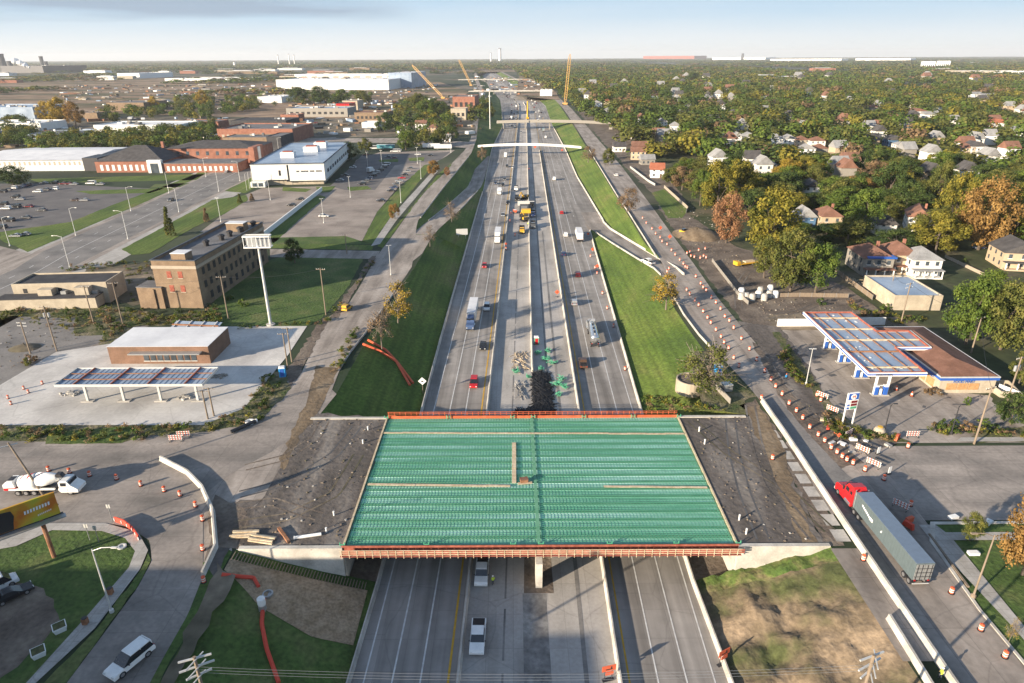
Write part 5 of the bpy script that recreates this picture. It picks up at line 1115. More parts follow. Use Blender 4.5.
# far traffic
cols = ['white', 'silver', 'black', 'grey', 'maroon', 'white', 'blue', 'tan']
far = [(y_, t_) for y_ in range(800, 1700, 34) for t_ in (-22, -17.4, -13.6, 13.4, 17, 21) if rnd.random() < .42]
for i, (y_, t_) in enumerate(far):
    kk = rnd.choice(['sedan', 'suv', 'suv', 'van']); c = rnd.choice(cols)
    K[kk].place((xc(y_)+t_, y_ + rnd.uniform(-9, 9), ZR+.02), FH(y_) + (pi if t_ < 0 else 0), '%s %s far up the freeway in the %s carriageway traffic' % (c, 'van' if kk == 'van' else 'car', 'left' if t_ < 0 else 'right'), 'car', 'far traffic beyond the flat overpass', PA[c])
for y_, t_ in ((905, -20), (1010, 18), (1120, -15), (1330, 16), (860, 14)): KB.place((xc(y_)+t_, y_, ZR+.02), FH(y_)+(pi if t_ < 0 else 0), 'white box truck far up the freeway on the %s carriageway' % ('left' if t_ < 0 else 'right'), 'box truck', 'far traffic beyond the flat overpass', PA['white'])
def ong(k, px, py, rz, paint, label, cat='car', group=None, z=.08, sc=None): p = G(px, py); return k.place((p.x, p.y, z), rz, label, cat, group, PA.get(paint, paint), sc)
p = G(648, 264, -1.0); K['pickup'].place((p.x, p.y, Z(p.x, p.y)+.14), radians(200-180+8), 'white pickup driving on the upper end of the exit ramp', 'pickup', None, 'white')
ong(K['suv'], 131, 664, radians(-27+180), 'white', 'white suv driving down the lower left curved street', 'suv', sc=(1.1, 1.15, 1.1))
ong(K['sedan'], 14, 597, radians(-42), 'black', 'black car parked on the dirt lot under the billboard')
ong(K['van'], -4, 590, radians(-42), 'white', 'white vehicle mostly cut off by the left edge beside the black car', 'van')
ong(K['sedan'], 171, 201, pi+.05, 'grey', 'dark grey car driving on the boulevard', z=.1); ong(K['sedan'], 227, 172.5, .02, 'silver', 'pale car on the boulevard beside the brick school', z=.1)
ong(K['sedan'], 324, 217, -pi/2, 'white', 'white car alone by a lamp post in the middle lot', 'car'); ong(K['sedan'], 292, 206, pi/2, 'black', 'dark car left of another beside the low white dividing wall'); ong(K['sedan'], 300.5, 200, pi/2, 'black', 'dark car nearer the office beside the low white dividing wall')
ong(K['suv'], 347, 310, -.25, 'yellow', 'yellow utility cart with open bed on the left service road', 'truck', sc=(1, .8, 1.05))
ong(K['sedan'], 979, 249, pi/2+.2, 'blue', 'navy car parked by the beige house at the right'); ong(K['sedan'], 807, 208, pi/2, 'maroon', 'dark red car parked between trees above the blue house'); ong(K['sedan'], 571*0+616, 176, 0.1, 'white', 'white car at the roadside by the small red-roofed house')
# parking lots
PL = [(3, 192.5), (8, 190.5), (13, 189), (19, 188), (23, 187), (27, 186), (44, 183.8), (55, 183.8), (63, 184.5), (69, 184.6), (74, 185), (91, 184.2), (100.5, 185), (38, 192.5), (46, 190.5), (54.5, 189.8), (16, 198), (20.5, 200), (4, 205), (6.5, 209.5), (16.5, 207.5), (29, 207.5), (42, 211), (75, 201), (84.5, 201), (10, 221.5), (26.5, 218.5), (2, 221), (2, 228.5), (25, 235.5), (16, 237)]
PC = ['black', 'grey', 'white', 'silver', 'blue', 'black', 'silver', 'black', 'maroon', 'maroon', 'silver', 'white', 'silver', 'white', 'grey', 'white', 'black', 'silver', 'black', 'white', 'black', 'maroon', 'grey', 'brown', 'silver', 'black', 'grey', 'black', 'black', 'silver', 'silver']
PR = ['back left row', 'back left row', 'back left row', 'back left row', 'back left row', 'back left row'] + ['row by the grass']*7 + ['second row']*3 + ['left part']*6 + ['middle']*3 + ['front left part']*6
for (px, py), c, rw in zip(PL, PC, PR):
    kk = 'van' if (px, py) == (91, 184.2) else ('suv' if c in ('black', 'white') else 'sedan')
    ong(K[kk], px, py, pi/2 + rnd.uniform(-.06, .06), c, '%s car, %s of the dark upper left lot' % (c, rw), 'car', 'cars parked in the dark lot at the upper left')
q = 0
for i in range(8):
    t_ = i/7; px, py = 391 + (410-391)*t_ , 191.5 + (169-191.5)*t_
    c = ['black', 'blue', 'grey', 'silver', 'red', 'black', 'silver', 'grey'][i]; ong(K['sedan'], px, py, pi/2, c, '%s car in the right-hand row beside the grass bank' % c, 'car', 'cars in the right-hand row of the middle lot')
for i in range(7):
    t_ = i/6; px, py = 362 + (384-362)*t_, 185 + (168-185)*t_; c = ['black', 'grey', 'blue', 'black', 'silver', 'black', 'grey'][i]
    ong(K['suv'], px, py, pi/2, c, '%s suv in the left-hand row of the middle lot' % c, 'car', 'cars in the left-hand row of the middle lot')
ong(KB, 371, 172.5, -.3, 'white', 'white box truck parked among the left-hand row of the middle lot', 'box truck'); ong(K['van'], 386, 165.5, pi/2, 'white', 'white van at the far end of the left-hand row', 'van')
ong(K['sedan'], 381, 201.5, pi/2, 'black', 'black car alone in front of the right-hand row of the middle lot')
for px, py, c, lb in ((388, 157.5, 'grey', 'grey car left of the dark red one on the middle lot island'), (394, 158.5, 'maroon', 'dark red car on the far side of the middle lot'), (418, 155, 'white', 'white car under a lamp post at the far side of the middle lot'), (430, 156, 'black', 'black car at the far right side of the middle lot'), (345, 176, 'grey', 'grey car nearest the office block wall'), (353, 168, 'white', 'white car between shrubs and the office block'), (340, 181, 'silver', 'silver car beside the office block side wall'), (366, 155.5, 'maroon', 'maroon car behind the shrubs in the middle lot')): ong(K['sedan'], px, py, pi/2, c, lb)
ong(K['van'], 395.5, 152, pi/2, 'white', 'long white van at the back of the middle lot', 'van', sc=(1, 1.5, 1.1)); ong(K['van'], 375, 149, pi/2, 'white', 'pale van left of the teal trailer', 'van', sc=(1.1, 1.7, 1.2)); 
def make_trailer():
    t = empty('trailer'); MB().box(0, 0, 1.0, 2.5, 14, 2.8).build('body', 'box', t); MB().box(0, 0, 3.8, 2.55, 14.1, .05).build('roof', 'roofw', t); wheels(t, (-1, 1), (-5, -3.8, 4.5), .48, .3); return t
KTr = Kind(make_trailer)
ong(KTr, 431.5, 148.5, pi/2, 'white', 'left white box trailer at the back of the west yard', 'trailer'); ong(KTr, 443, 149.5, pi/2, 'white', 'right white box trailer at the back of the west yard', 'trailer'); ong(KTr, 386, 149.5, pi/2, 'teal', 'teal box trailer behind the middle lot', 'trailer')
for i in range(26):   # yards in the middle distance
    px, py = rnd.uniform(300, 470), rnd.uniform(92, 131); c = rnd.choice(cols); k_ = rnd.choice(['sedan', 'suv', 'van'])
    ong(K[k_], px, py, rnd.choice([0, pi/2]), c, '%s vehicle parked in the industrial yards west of the freeway' % c, 'car', 'vehicles in the west yards', z=.14)
# red semi, trailer grey: near, unique build
def make_redsemi():
    t = thing('semi_truck', 'red-cab semi truck with long grey trailer beside the white barrier', 'semi truck', (55.6, 87.2, .08), radians(1.5)); L = 16.0; z0 = 1.2
    b = MB().box(0, -1-L/2, z0, 2.6, L, 2.85).build('trailer', 'gbox', t); MB().box(0, -1-L/2, z0+2.85, 2.55, L-.1, .04).build('trailer_roof', 'groof', b)
    mb = MB()
    for s_ in (-1, 1):
        for k in range(27): mb.box(s_*1.315, -1.4-k*.59, z0+.1, .03, .05, 2.65)
    mb.build('wall_post', 'gbox', b)
    mb = MB(); mb.box(0, -1.02, z0, 2.62, .06, 2.86); mb.build('front_frame', 'mast', b)
    d = MB(); d.box(-.62, -L-1.03, z0+.1, 1.15, .06, 2.6); d.box(.62, -L-1.03, z0+.1, 1.15, .06, 2.6); d = d.build('rear_door', 'metal', b)
    mb = MB()
    for x in (-.95, -.35, .35, .95): mb.box(x, -L-1.1, z0+.12, .06, .05, 2.55)
    for z in (.6, 1.3, 2.0): mb.box(0, -L-1.1, z0+z, 2.4, .05, .05)
    mb.build('lock_bar', 'dmetal', d)
    mb = MB()
    for k in range(6): mb.box(-1.34, -3.3-k*.42, z0+1.8-k*.1, .02, .34, .34)
    mb.box(-1.34, -5.9, z0+1.15, .02, .9, .5); mb.build('side_lettering', 'white', b)
    for z in (z0+2.0, ): MB().lathe([(.2, -.02), (.2, .02)], (-1.33, -8.8, z0+1.5), 10, ax='y').build('emblem', 'white', b)
    MB().box(0, -L-1.05, .55, 2.3, .12, .12).build('under_guard', 'mast', t); MB().box(0, -L*.5, 1.05, 2.2, L*.95, .15).build('underframe', 'dmetal', t)
    cb = bodyloft([(-.2, .8), (-.2, 3.5), (.5, 3.95), (1.9, 3.75), (2.7, 2.6), (3.0, 2.3), (4.7, 2.0), (5.1, 1.6), (5.15, .5), (0, .5)], 2.4, .84, 2.2).build('cab', 'red', t, fixn=True)
    MB().box(0, 2.55, 2.5, 2.0, .25, .85, tx=.85).build('windshield', 'glass', t)
    for s_ in (-1, 1):
        w1_ = MB().box(s_*1.13, 1.75, 2.4, .06, .8, .7).build('side_window', 'glass', t); MB().box(s_*1.13, .6, 2.5, .06, .5, .5).build('sleeper_window', 'glass', t)
        MB().box(s_*1.4, 2.5, 2.2, .12, .25, .8).build('mirror', 'dmetal', t); MB().tube((s_*1.0, -.4, 1), (s_*1.0, -.4, 4), .09).build('exhaust', 'silver', t); MB().lathe([(.34, -.8), (.34, .8)], (s_*1.05, 1.0, .75), 10, ax='y').build('fuel_tank', 'silver', t)
    MB().box(0, 5.2, .4, 2.4, .25, .4).build('bumper', 'mast', t)
    MB().box(0, 5.12, .9, 1.2, .1, .9).build('grille', 'silver', t); MB().box(0, -1.5, .7, 1, 3.5, .35).build('chassis', 'dmetal', t)
    wheels(t, (-1.08, 1.08), (4.0, -1.3, -2.6, -L+.9, -L-.35), .5, .32); lights(t, 2.4, 5.1, -L-1.08, 1.0)
make_redsemi()
# concrete mixer
t = thing('mixer_truck', 'white and red concrete mixer truck with front discharge at the left edge', 'mixer truck', (-79, 93.0, .08), -pi/2 + .02)
MB().box(0, -.3, .85, 1.0, 11, .4).build('chassis', 'dmetal', t)
ca = bodyloft([(3.0, .8), (3.0, 2.5), (3.3, 2.75), (4.4, 2.7), (5.0, 1.9), (5.6, 1.5), (6.0, 1.2), (6.0, .6), (3.2, .6)], 2.4, .9, 1.8).build('cab', 'white', t, fixn=True)
MB().box(0, 4.75, 1.95, 2.0, .3, .65, tx=.9).build('windshield', 'glass', t)
for s_ in (-1, 1): MB().box(s_*1.17, 3.8, 1.8, .06, .9, .65).build('side_window', 'glass', t); MB().box(s_*1.15, -1.5, 1.2, .3, 7.6, .25).build('fender', 'white', t); MB().box(s_*1.0, 3.6, .9, .5, 1.4, .5).build('step', 'white', t)
dr = MB().lathe([(.5, -3.9), (1.15, -3.3), (1.3, -1.2), (1.28, -.2)], (0, 0, 0), 18, ax='y'); dr.lathe([(1.28, -.2), (1.0, 1.6), (.62, 2.9), (.55, 3.0)], (0, 0, 0), 18, ax='y')
dr = dr.build('drum', 'white', t, smooth=True); dr.location = (0, -.4, 2.45); dr.rotation_euler = (radians(9), 0, 0)
def drr(y): return lerp_tab([(-3.9, .5), (-3.3, 1.15), (-1.2, 1.3), (-.2, 1.28), (1.6, 1.0), (2.9, .62)], y) + .025
for y, wd_, a0, a1 in ((-3.1, .22, 0, 4.5), (-1.6, .55, .8, 2.9), (.3, .2, 1, 4)):
    rows = []
    for i in range(13):
        a = a0 + (a1-a0)*i/12; q = y + .22*(a-a0); k_ = wd_*sin(pi*(i+.6)/13.2)
        rows.append([(drr(q)*cos(a), q, drr(q)*sin(a)), (drr(q+k_)*cos(a), q+k_, drr(q+k_)*sin(a))])
    MB().loft(rows).build('red_swirl', 'red', dr)
MB().box(0, 2.9, 3.1, .9, 1.4, .6, ty=.5).build('chute', 'dmetal', t); MB().box(0, 2.9, 2.6, .3, .3, .9).build('chute_post', 'white', t)
e = bodyloft([(-6.2, 1.1), (-6.2, 2.2), (-5.6, 2.7), (-4.6, 2.75), (-4.2, 1.1)], 2.3, .85, 2).build('engine_cover', 'white', t, fixn=True); MB().box(0, -5.2, 1.12, 2.36, 1.9, .45).build('red_panel', 'red', e); MB().box(0, -5.1, 2.72, 1.2, .9, .08).build('grille', 'dmetal', e)
wheels(t, (-1.0, 1.0), (4.6, -1.4, -2.75, -4.1), .52, .32); lights(t, 2.3, 6.0, -6.22, .95)
# construction machines
def excavator(px, py, rz, label, z=ZR):
    p = G(px, py, z); t = thing('excavator', label, 'excavator', (p.x, p.y, z), rz, None)
    for s_ in (-1, 1): MB().extr([(-2, 0), (-2.3, .45), (-2, .9), (2, .9), (2.3, .45), (2, 0)], s_*1.2-.3, s_*1.2+.3).build('track', 'rubber', t, fixn=True)
    MB().box(.2, -.6, 1.0, 2.7, 3.6, 1.1, ty=.9).build('house', 'yellow', t); MB().box(-.9, .9, 1.1, 1.1, 1.6, 1.7, tx=.9).build('cab', 'glass', t); MB().box(0, -2.2, 1.0, 2.6, .8, 1.3).build('counterweight', 'dmetal', t)
    MB().tube((.4, 1, 1.6), (.4, 3.6, 4.4), .32, .26, 6).build('boom', 'yellow', t); MB().tube((.4, 3.6, 4.4), (.4, 6, 2.2), .24, .18, 6).build('arm', 'yellow', t); MB().extr([(5.6, 2.3), (6.4, 2.4), (6.6, 1.4), (5.7, .9), (5.3, 1.5)], 0, .9).build('bucket', 'dmetal', t, fixn=True)
excavator(525, 199, 2.6, 'yellow excavator working on the median among the paving crew'); excavator(524.5, 221, .4, 'yellow excavator at the near end of the paving train')
t = thing('roller', 'orange road roller left of the paving train', 'roller', G(515, 213, ZR), .1); MB().box(0, 0, .6, 1.8, 3, 1.1).build('body', 'orange', t); MB().lathe([(.65, -.9), (.65, .9)], (0, 0, 0), 14, ax='y').build('drum', 'dmetal', t); t.children[-1].location = (0, 1.9, .65); t.children[-1].rotation_euler = (0, 0, pi/2); MB().box(0, -.2, 1.7, 1.5, 1.4, .1).build('canopy', 'white', t); wheels(t, (-.8, .8), (-1.1,), .6, .4)
t = thing('paver', 'long dark paving train box lying along the median', 'paver', (lambda p: (p.x, p.y, ZR))(G(526, 211, ZR)), -.02)
MB().box(0, 0, .3, 6.5, 26, .9).build('body', 'dmetal', t); MB().box(0, 12.6, .3, 9, .8, 2.4).build('gantry', 'mast', t); MB().box(-1, -4, 1.2, 3.2, 9, 1.4).build('hopper', 'tan' if 0 else 'sidg', t); MB().box(0, -9, 1.2, 4.6, 3.2, 1.8).build('engine', 'yellow', t); MB().box(2.2, 3, 1.2, 1.8, 16, .3).build('conveyor', 'rubber', t)
t = thing('excavator', 'small yellow loader in front of the tan spoil heap', 'loader', G(683, 235), .5); MB().box(0, 0, .6, 1.8, 3, 1.3).build('body', 'yellow', t); MB().box(0, -.3, 1.9, 1.4, 1.3, .9).build('cab', 'glass', t); MB().box(0, 2.2, .3, 2.2, .9, .7).build('bucket', 'dmetal', t); wheels(t, (-.9, .9), (-1, 1), .55, .4)
t = thing('flatbed', 'yellow low flatbed trailer in the dirt yard behind the barrels', 'trailer', G(746, 265), pi/2+.35); MB().box(0, 0, .7, 2.4, 9, .35).build('bed', 'yellow', t); MB().box(0, 4, .5, 2.4, 1.4, 1.3).build('front_box', 'yellow', t); MB().box(0, -1, 1.05, 1.6, 4, .5).build('load', 'plank', t); wheels(t, (-1, 1), (-3, -1.8, 3), .42, .3)
def make_dump():
    t = empty('dump_truck'); MB().box(0, 0, .7, 1.0, 7, .4).build('chassis', 'dmetal', t)
    mb = MB().box(0, -1, 1.1, 2.4, 4.6, .15); 
    for a in ((-1.15, -1, .12, 4.6), (1.15, -1, .12, 4.6), (0, -3.25, 2.3, .12), (0, 1.25, 2.3, .12)): mb.box(a[0], a[1], 1.2, a[2], a[3], 1.2)
    mb.build('body', 'dmetal', t); MB().box(0, -1, 1.25, 2.1, 4.3, .7, tx=.8, ty=.8).build('load', 'fill', t)
    bodyloft([(1.5, .6), (1.5, 2.6), (2.6, 2.6), (3.1, 1.7), (4.1, 1.5), (4.15, .6)], 2.2, .88, 1.6).build('cab', 'white', t, fixn=True); MB().box(0, 2.85, 1.75, 2.0, .3, .7, ty=.5).build('windshield', 'glass', t)
    wheels(t, (-1, 1), (3.2, -1.3, -2.5), .5, .3); lights(t, 2.2, 4.15, -3.35, .9); return t
KDp = Kind(make_dump, ('cab',))
for px, py, c, lb in ((516, 190, 'white', 'white-cab dump truck left of the upper yellow excavator'), (517, 200, 'black', 'dark dump truck beside the upper yellow excavator'), (532, 206, 'black', 'dark dump truck right of the paving train, upper'), (533, 216, 'blue', 'navy dump truck right of the paving train, middle'), (533, 227, 'grey', 'grey dump truck right of the paving train, lower'), (522, 232, 'yellow', 'yellow-cab dump truck at the near end of the paving crew')):
    l, r = fw(px, py, -1); KDp.place(l, r, lb, 'dump truck', 'dump trucks of the paving crew', PA.get(c, c))
# cranes
def crane(base, top, label, rz_base=0, w_=2.2, m='crane'):
    t = thing('crane', label, 'crane', base); B = Vector((0, 0, 3)); Tt = Vector(top) - Vector(base)
    MB().box(0, 0, .8, 7, 9, 2.6).build('carbody', m, t)
    for s_ in (-1, 1): MB().box(s_*3.6, 0, 0, 1.3, 10, 1.3).build('track', 'rubber', t)
    d = (Tt-B).normalized(); a = d.cross(Vector((0, 1, 0))).normalized() if abs(d.y) < .9 else d.orthogonal().normalized(); b = d.cross(a); L = (Tt-B).length; n_ = int(L/3.2)
    mb = MB(); corner = lambda q, i: B + d*q*L + (a*(1 if i in (0, 1) else -1) + b*(1 if i in (0, 3) else -1))*w_/2*min(1, .25+q*10, .35+(1-q)*10)
    for i in range(4):
        for k in range(n_): mb.tube(corner(k/n_, i), corner((k+1)/n_, i), .26, .26, 4); mb.tube(corner(k/n_, i), corner((k+1)/n_, (i+1) % 4), .16, .16, 4)
    mb.build('lattice_boom', m, t); MB().tube(Tt, Tt - Vector((0, 0, L*.45)), .12, .12, 4).build('hoist_line', 'dmetal', t); MB().tube(B + Vector((0, -3, 2)), Tt, .1, .1, 4).build('pendant', 'dmetal', t)
def at_depth(px, py, y):
    p = G(px, py); 
    u = px-512; v = py-341.5; u, v = u*_cr - v*_sr, u*_sr + v*_cr; dy = F*_cp - v*_sp; dz = -F*_sp - v*_cp; s_ = y/dy
    return Vector((u*s_, y, CH + dz*s_))
crane(G(565, 105), at_depth(570, 54, 1075), 'upright yellow lattice crane right of the freeway', w_=3.4)
crane(G(443, 99), at_depth(412, 65, 1270), 'leaning yellow crane, the left one of the two on the west side', w_=3)
crane(G(471, 86), at_depth(459, 60, 1850), 'leaning orange-yellow crane, the right one of the two on the west side', w_=4)
t = thing('drill_rig', 'small yellow mast rig standing in the far median', 'drill rig', (xc(900)+1, 900, DZ), 0); MB().tube((0, 0, 0), (0, 0, 22), 1.1, .9, 6).build('mast', 'yellow', t); MB().box(0, -1, 0, 3.5, 6, 2.6).build('body', 'yellow', t)

# ------------------------------------------------------------ drums, signs, barricades
def make_drum():
    t = empty('traffic_barrel')
    MB().lathe([(.34, 0), (.34, .06), (.29, .07), (.28, 1.0), (.2, 1.04)], n=12).build('body', 'orange', t)
    for z in (.28, .62): MB().lathe([(.292, 0), (.292, .17)], (0, 0, z), 12).build('white_band', 'oband', t)
    MB().box(0, 0, 1.02, .3, .06, .12).build('handle', 'orange', t); MB().lathe([(.42, 0), (.42, .07), (.3, .09)], n=12).build('base', 'rubber', t); return t
KD = Kind(make_drum)
ORD = 'first second third fourth fifth sixth seventh eighth ninth tenth eleventh twelfth thirteenth fourteenth fifteenth sixteenth seventeenth eighteenth nineteenth twentieth'.split()
def ordn(i): return ORD[i] if i < 20 else ('twenty-' + ORD[i-20] if i < 29 else ('thirtieth' if i == 29 else 'thirty-' + ORD[i-30]))
def drums(pts, fmt, group, z=0.06, key=lambda p: -p[1], sc=.98):
    for i, p in enumerate(sorted(pts, key=key)):
        q = G(p[0], p[1], z) if len(p) == 2 else p
        KD.place((q[0], q[1], z), rnd.uniform(0, 3), fmt % ordn(i), 'traffic barrel', group, None, (sc, sc, sc))
a6 = lambda L: [(600+x/5.12, 180+(y+9)/5.12) for x, y in L]; a7 = lambda L: [(500+x/3.938, 200+(y+8)/3.938) for x, y in L]; a4 = lambda L: [(760+x/3.879, 360+(y+10)/3.879) for x, y in L]; a1 = lambda L: [(x/3.938, 360+(y+12)/3.938) for x, y in L]
drums(a6([(218, 190), (237, 215), (266, 245), (285, 270), (308, 290), (318, 310), (343, 325), (366, 355), (385, 378), (408, 405), (427, 425), (437, 440), (447, 445), (490, 490)]), 'orange barrel, %s from the near end of the upper row down the right service road', 'barrels on the right service road')
drums(a7([(735, 350), (747, 367), (767, 390), (782, 410), (800, 435), (817, 460), (830, 480), (850, 508), (870, 535), (882, 557), (900, 580), (920, 618), (940, 650)]), 'orange barrel, %s from the near end of the left row on the right service road', 'barrels on the right service road')
drums(a7([(790, 325), (800, 340), (812, 352), (832, 380), (850, 400), (868, 425), (885, 455), (903, 472), (920, 500), (950, 542), (982, 583), (1010, 625)]), 'orange barrel, %s from the near end of the right row on the right service road', 'barrels on the right service road')
drums(a4([(42, 70), (60, 97), (85, 127), (112, 163), (140, 192), (165, 220), (192, 256), (225, 285), (250, 308), (275, 335), (298, 353), (318, 370), (336, 382), (360, 395), (406, 420), (480, 455), (18, 38)]), 'orange barrel, %s from the near end of the row leading to the red truck', 'barrels leading to the red truck')
drums(a4([(235, 150), (220, 130), (573, 330)]), 'orange barrel on the verge by the price sign, %s from the near side', 'barrels by the gas station verge')
drums(a4([(5, 142), (48, 375), (583, 555)]), 'orange barrel standing alone near the right barrier, %s from the near side', 'odd barrels near the right barrier')
drums([(863, 560), (951, 593), (980.5, 630), (1004.5, 657)], 'orange barrel, %s from the near end along the lower right kerb', 'barrels on the lower right kerb', key=lambda p: -p[1])
drums(a6([(445, 370), (460, 365), (505, 355), (538, 348), (465, 385), (483, 390), (513, 395), (543, 393), (530, 385)]), 'orange barrel in the cluster in the dirt yard, %s from the left', 'barrels clustered in the dirt yard', key=lambda p: p[0])
drums(a6([(343, 465), (353, 450)]), 'orange barrel at the mouth of the exit ramp, %s from the near side', 'barrels at the exit ramp mouth')
drums(a1([(193, 425), (275, 433), (354, 445), (460, 458), (556, 483), (648, 505), (710, 522), (771, 565), (799, 620)]) + [(203, 550), (204, 582)], 'orange barrel, %s from the near end of the curve through the left intersection', 'barrels curving through the left intersection')
drums(a1([(45, 163), (113, 118), (33, 140), (95, 103), (168, 83)]), 'small orange barrel on the edge of the left slab, %s from the near side', 'barrels on the left slab edge', sc=.8)
drums([(590.5, 257), (595, 268.5), (597, 274), (602.5, 294), (607, 309), (613.5, 327), (625, 370)], 'orange barrel, %s from the near end of the right freeway shoulder', 'barrels on the right freeway shoulder', z=ZR)
for i, (px, py) in enumerate([(506, 250), (510, 222), (519, 205), (515, 236), (529, 170)]): q = G(px, py, ZR); KD.place((q.x, q.y, ZR), 0, 'orange barrel in the freeway work zone, %s from the near side' % ordn([0, 2, 3, 1, 4][i]), 'traffic barrel', 'barrels in the freeway work zone', None, (1.2, 1.2, 1.2))
def make_cone():
    t = empty('traffic_cone'); MB().lathe([(.2, .04), (.05, .8)], n=10).build('body', 'orange', t); MB().lathe([(.155, 0), (.115, .18)], (0, 0, .3), 10).build('white_band', 'oband', t); MB().box(0, 0, 0, .5, .5, .05).build('base', 'rubber', t); return t
KC = Kind(make_cone)
for (px, py), w_ in zip([(896, 390), (911.5, 396)], ('left cone standing on the forecourt right of the fuel pumps', 'right cone standing on the forecourt right of the fuel pumps')): KC.place(G(px, py, .07), 0, 'red and white ' + w_, 'traffic cone', 'cones on the forecourt', None, (1.6, 1.6, 1.4))
def make_osign():
    t = empty('work_sign')
    for a in (0, pi/2): MB().box(0, 0, .05, 1.6, .1, .08, a).build('stand_leg', 'dmetal', t)
    MB().tube((0, 0, .1), (0, 0, 1.1), .04).build('mast', 'metal', t); s = MB(); s.add([(0, -.05, .9), (.85, -.05, 1.75), (0, -.05, 2.6), (-.85, -.05, 1.75), (0, .0, .9), (.85, 0, 1.75), (0, 0, 2.6), (-.85, 0, 1.75)], [(0, 1, 2, 3), (7, 6, 5, 4), (0, 4, 5, 1), (1, 5, 6, 2), (2, 6, 7, 3), (3, 7, 4, 0)]); s = s.build('panel', 'orange', t)
    MB().box(0, -.08, 1.5, .5, .02, .12).build('symbol', 'dark', s); MB().box(.1, -.08, 1.75, .12, .02, .35).build('symbol', 'dark', s); return t
KO = Kind(make_osign)
OS = [(557, 297, DZ, 'orange diamond work sign alone on the inner roadway', 0, 1), (506, 247, DZ, 'orange diamond work sign left of the median by the silver car', 0, .8), (592.5, 253, DZ, 'upper orange diamond sign by the start of the exit ramp', 0, .9), (597, 270, DZ, 'lower orange diamond sign below the exit ramp gore', 0, .9), (588, 237, DZ, 'small red-orange sign beside the northbound semi', 0, .8), (660, 232, 0, 'orange sign, upper of the pair on the right service road', 0, 1), (669.5, 241, 0, 'orange sign, lower of the pair on the right service road', 0, 1), (838, 440, 0, 'orange sign lying by the gas station verge', 0, .6), (562, 153, DZ, 'orange sign on the right grass toe by the footbridge', 0, 1.3), (535, 150, DZ, 'orange-red sign on the median below the footbridge', 0, 1.5)]
for px, py, z, lb, rz, s_ in OS: q = G(px, py, z); KO.place((q.x, q.y, ZR if z else .07), rz, lb, 'work sign', 'orange work signs', None, (s_, s_, s_))
def make_arrow():
    t = empty('arrow_sign'); MB().box(0, 0, 0, 1.6, .5, .1).build('base', 'dmetal', t)
    for x in (-.5, .5): MB().tube((x, 0, .1), (x, 0, 2.2), .05).build('post', 'dmetal', t)
    p_ = MB().box(0, -.08, 1.7, 1.9, .06, .95).build('panel', 'orange', t); mb = MB(); mb.box(0, -.13, 1.95, .9, .02, .14); mb.box(.3, -.13, 2.05, .14, .02, .4); mb.build('arrow', 'dark', p_); MB().box(.1, -.1, 1.0, 1.1, .06, .55).build('lower_panel', 'orange', t); return t
KA = Kind(make_arrow)
q = G(608, 680, DZ); KA.place((q.x, q.y, ZR), .25, 'tilted orange arrow sign against the barrier at the bottom of the freeway', 'work sign'); 
q = G(722, 664, DZ); KA.place((q.x, q.y, Z(q.x, q.y)), .5, 'red-orange sign pair on the dark slope foot at the lower right', 'work sign')
def make_barricade():
    t = empty('barricade')
    for x in (-1.1, 1.1): MB().box(x, 0, 0, .1, 1.0, .08).build('foot', 'dmetal', t); MB().box(x, 0, 0, .08, .08, 1.6).build('post', 'mast', t)
    for z in (.45, .9, 1.35):
        r_ = MB().box(0, -.06, z, 2.6, .05, .22).build('rail', 'white', t); mb = MB()
        for k in range(5): mb.box(-1.05+k*.52, -.09, z, .24, .02, .22)
        mb.build('stripe', 'orange', r_)
    return t
KR = Kind(make_barricade)
for (px, py, rz, lb) in [(822, 398, -.9, 'upper striped barricade at the west side of the forecourt'), (832, 412, -.9, 'lower striped barricade at the west side of the forecourt'), (862, 452, -.9, 'striped barricade at the end of the verge, upper of two'), (873, 466, -.9, 'striped barricade at the end of the verge, lower of two'), (900, 508, -.9, 'striped barricade standing beside the grey trailer'), (912, 437, 0, 'striped barricade right of the orange barrels at the forecourt exit'), (848, 436, .6, 'striped barricade lying under the price sign'), (176, 441, .1, 'left striped barricade at the tip of the curved barrier'), (184, 437, .1, 'right striped barricade at the tip of the curved barrier')]:
    q = G(px, py, .08); KR.place(q, rz, lb, 'barricade', 'striped barricades', None, (.95, 1, .85))
q = thing('barrier_block', 'orange water-filled barrier pieces at the forecourt exit', 'barrier', G(897, 439, .08), -.8); MB().extr([(-1, 0), (-.8, .9), (-.3, 1.0), (.3, 1.0), (.8, .9), (1, 0)], -.25, .25).build('body', 'orange', q, fixn=True)
t = thing('barrier_fence', 'curved red plastic barrier fence on the lower left corner', 'fence', (0, 0, 0)); Pf = W([(115, 522), (124, 525), (133, 532), (139, 541)])
rows = [[p, p+Vector((0, 0, 1.0)), p+Vector((.12, .12, 1.0)), p+Vector((.12, .12, 0))] for p in resample(Pf, 12)]; MB().loft(rows, close=True).build('panel', 'pink', t, fixn=True)
for p in resample(Pf, 6): MB().box(p.x+.06, p.y-.1, .3, .1, .12, .5).build('reflector', 'white', t)
q = G(908, 527, .15); t = thing('barrier_block', 'red and orange barrier pieces on the corner behind the trailer', 'barrier', q, .4); MB().extr([(-.9, 0), (-.7, .9), (.7, .9), (.9, 0)], -.25, .25).build('body', 'pink', t, fixn=True); MB().box(1.2, .8, 0, 1.4, .5, .9).build('side_block', 'orange', t)
def post_thing(name, label, cat, pos, h, m='white', r=.13, group=None): t = thing(name, label, cat, pos, 0, group); MB().tube((0, 0, 0), (0, 0, h), r, r, 8).build('pipe', m, t); MB().tube((0, 0, h), (0, 0, h+.08), r*1.25, r*1.25, 8).build('cap', m, t)
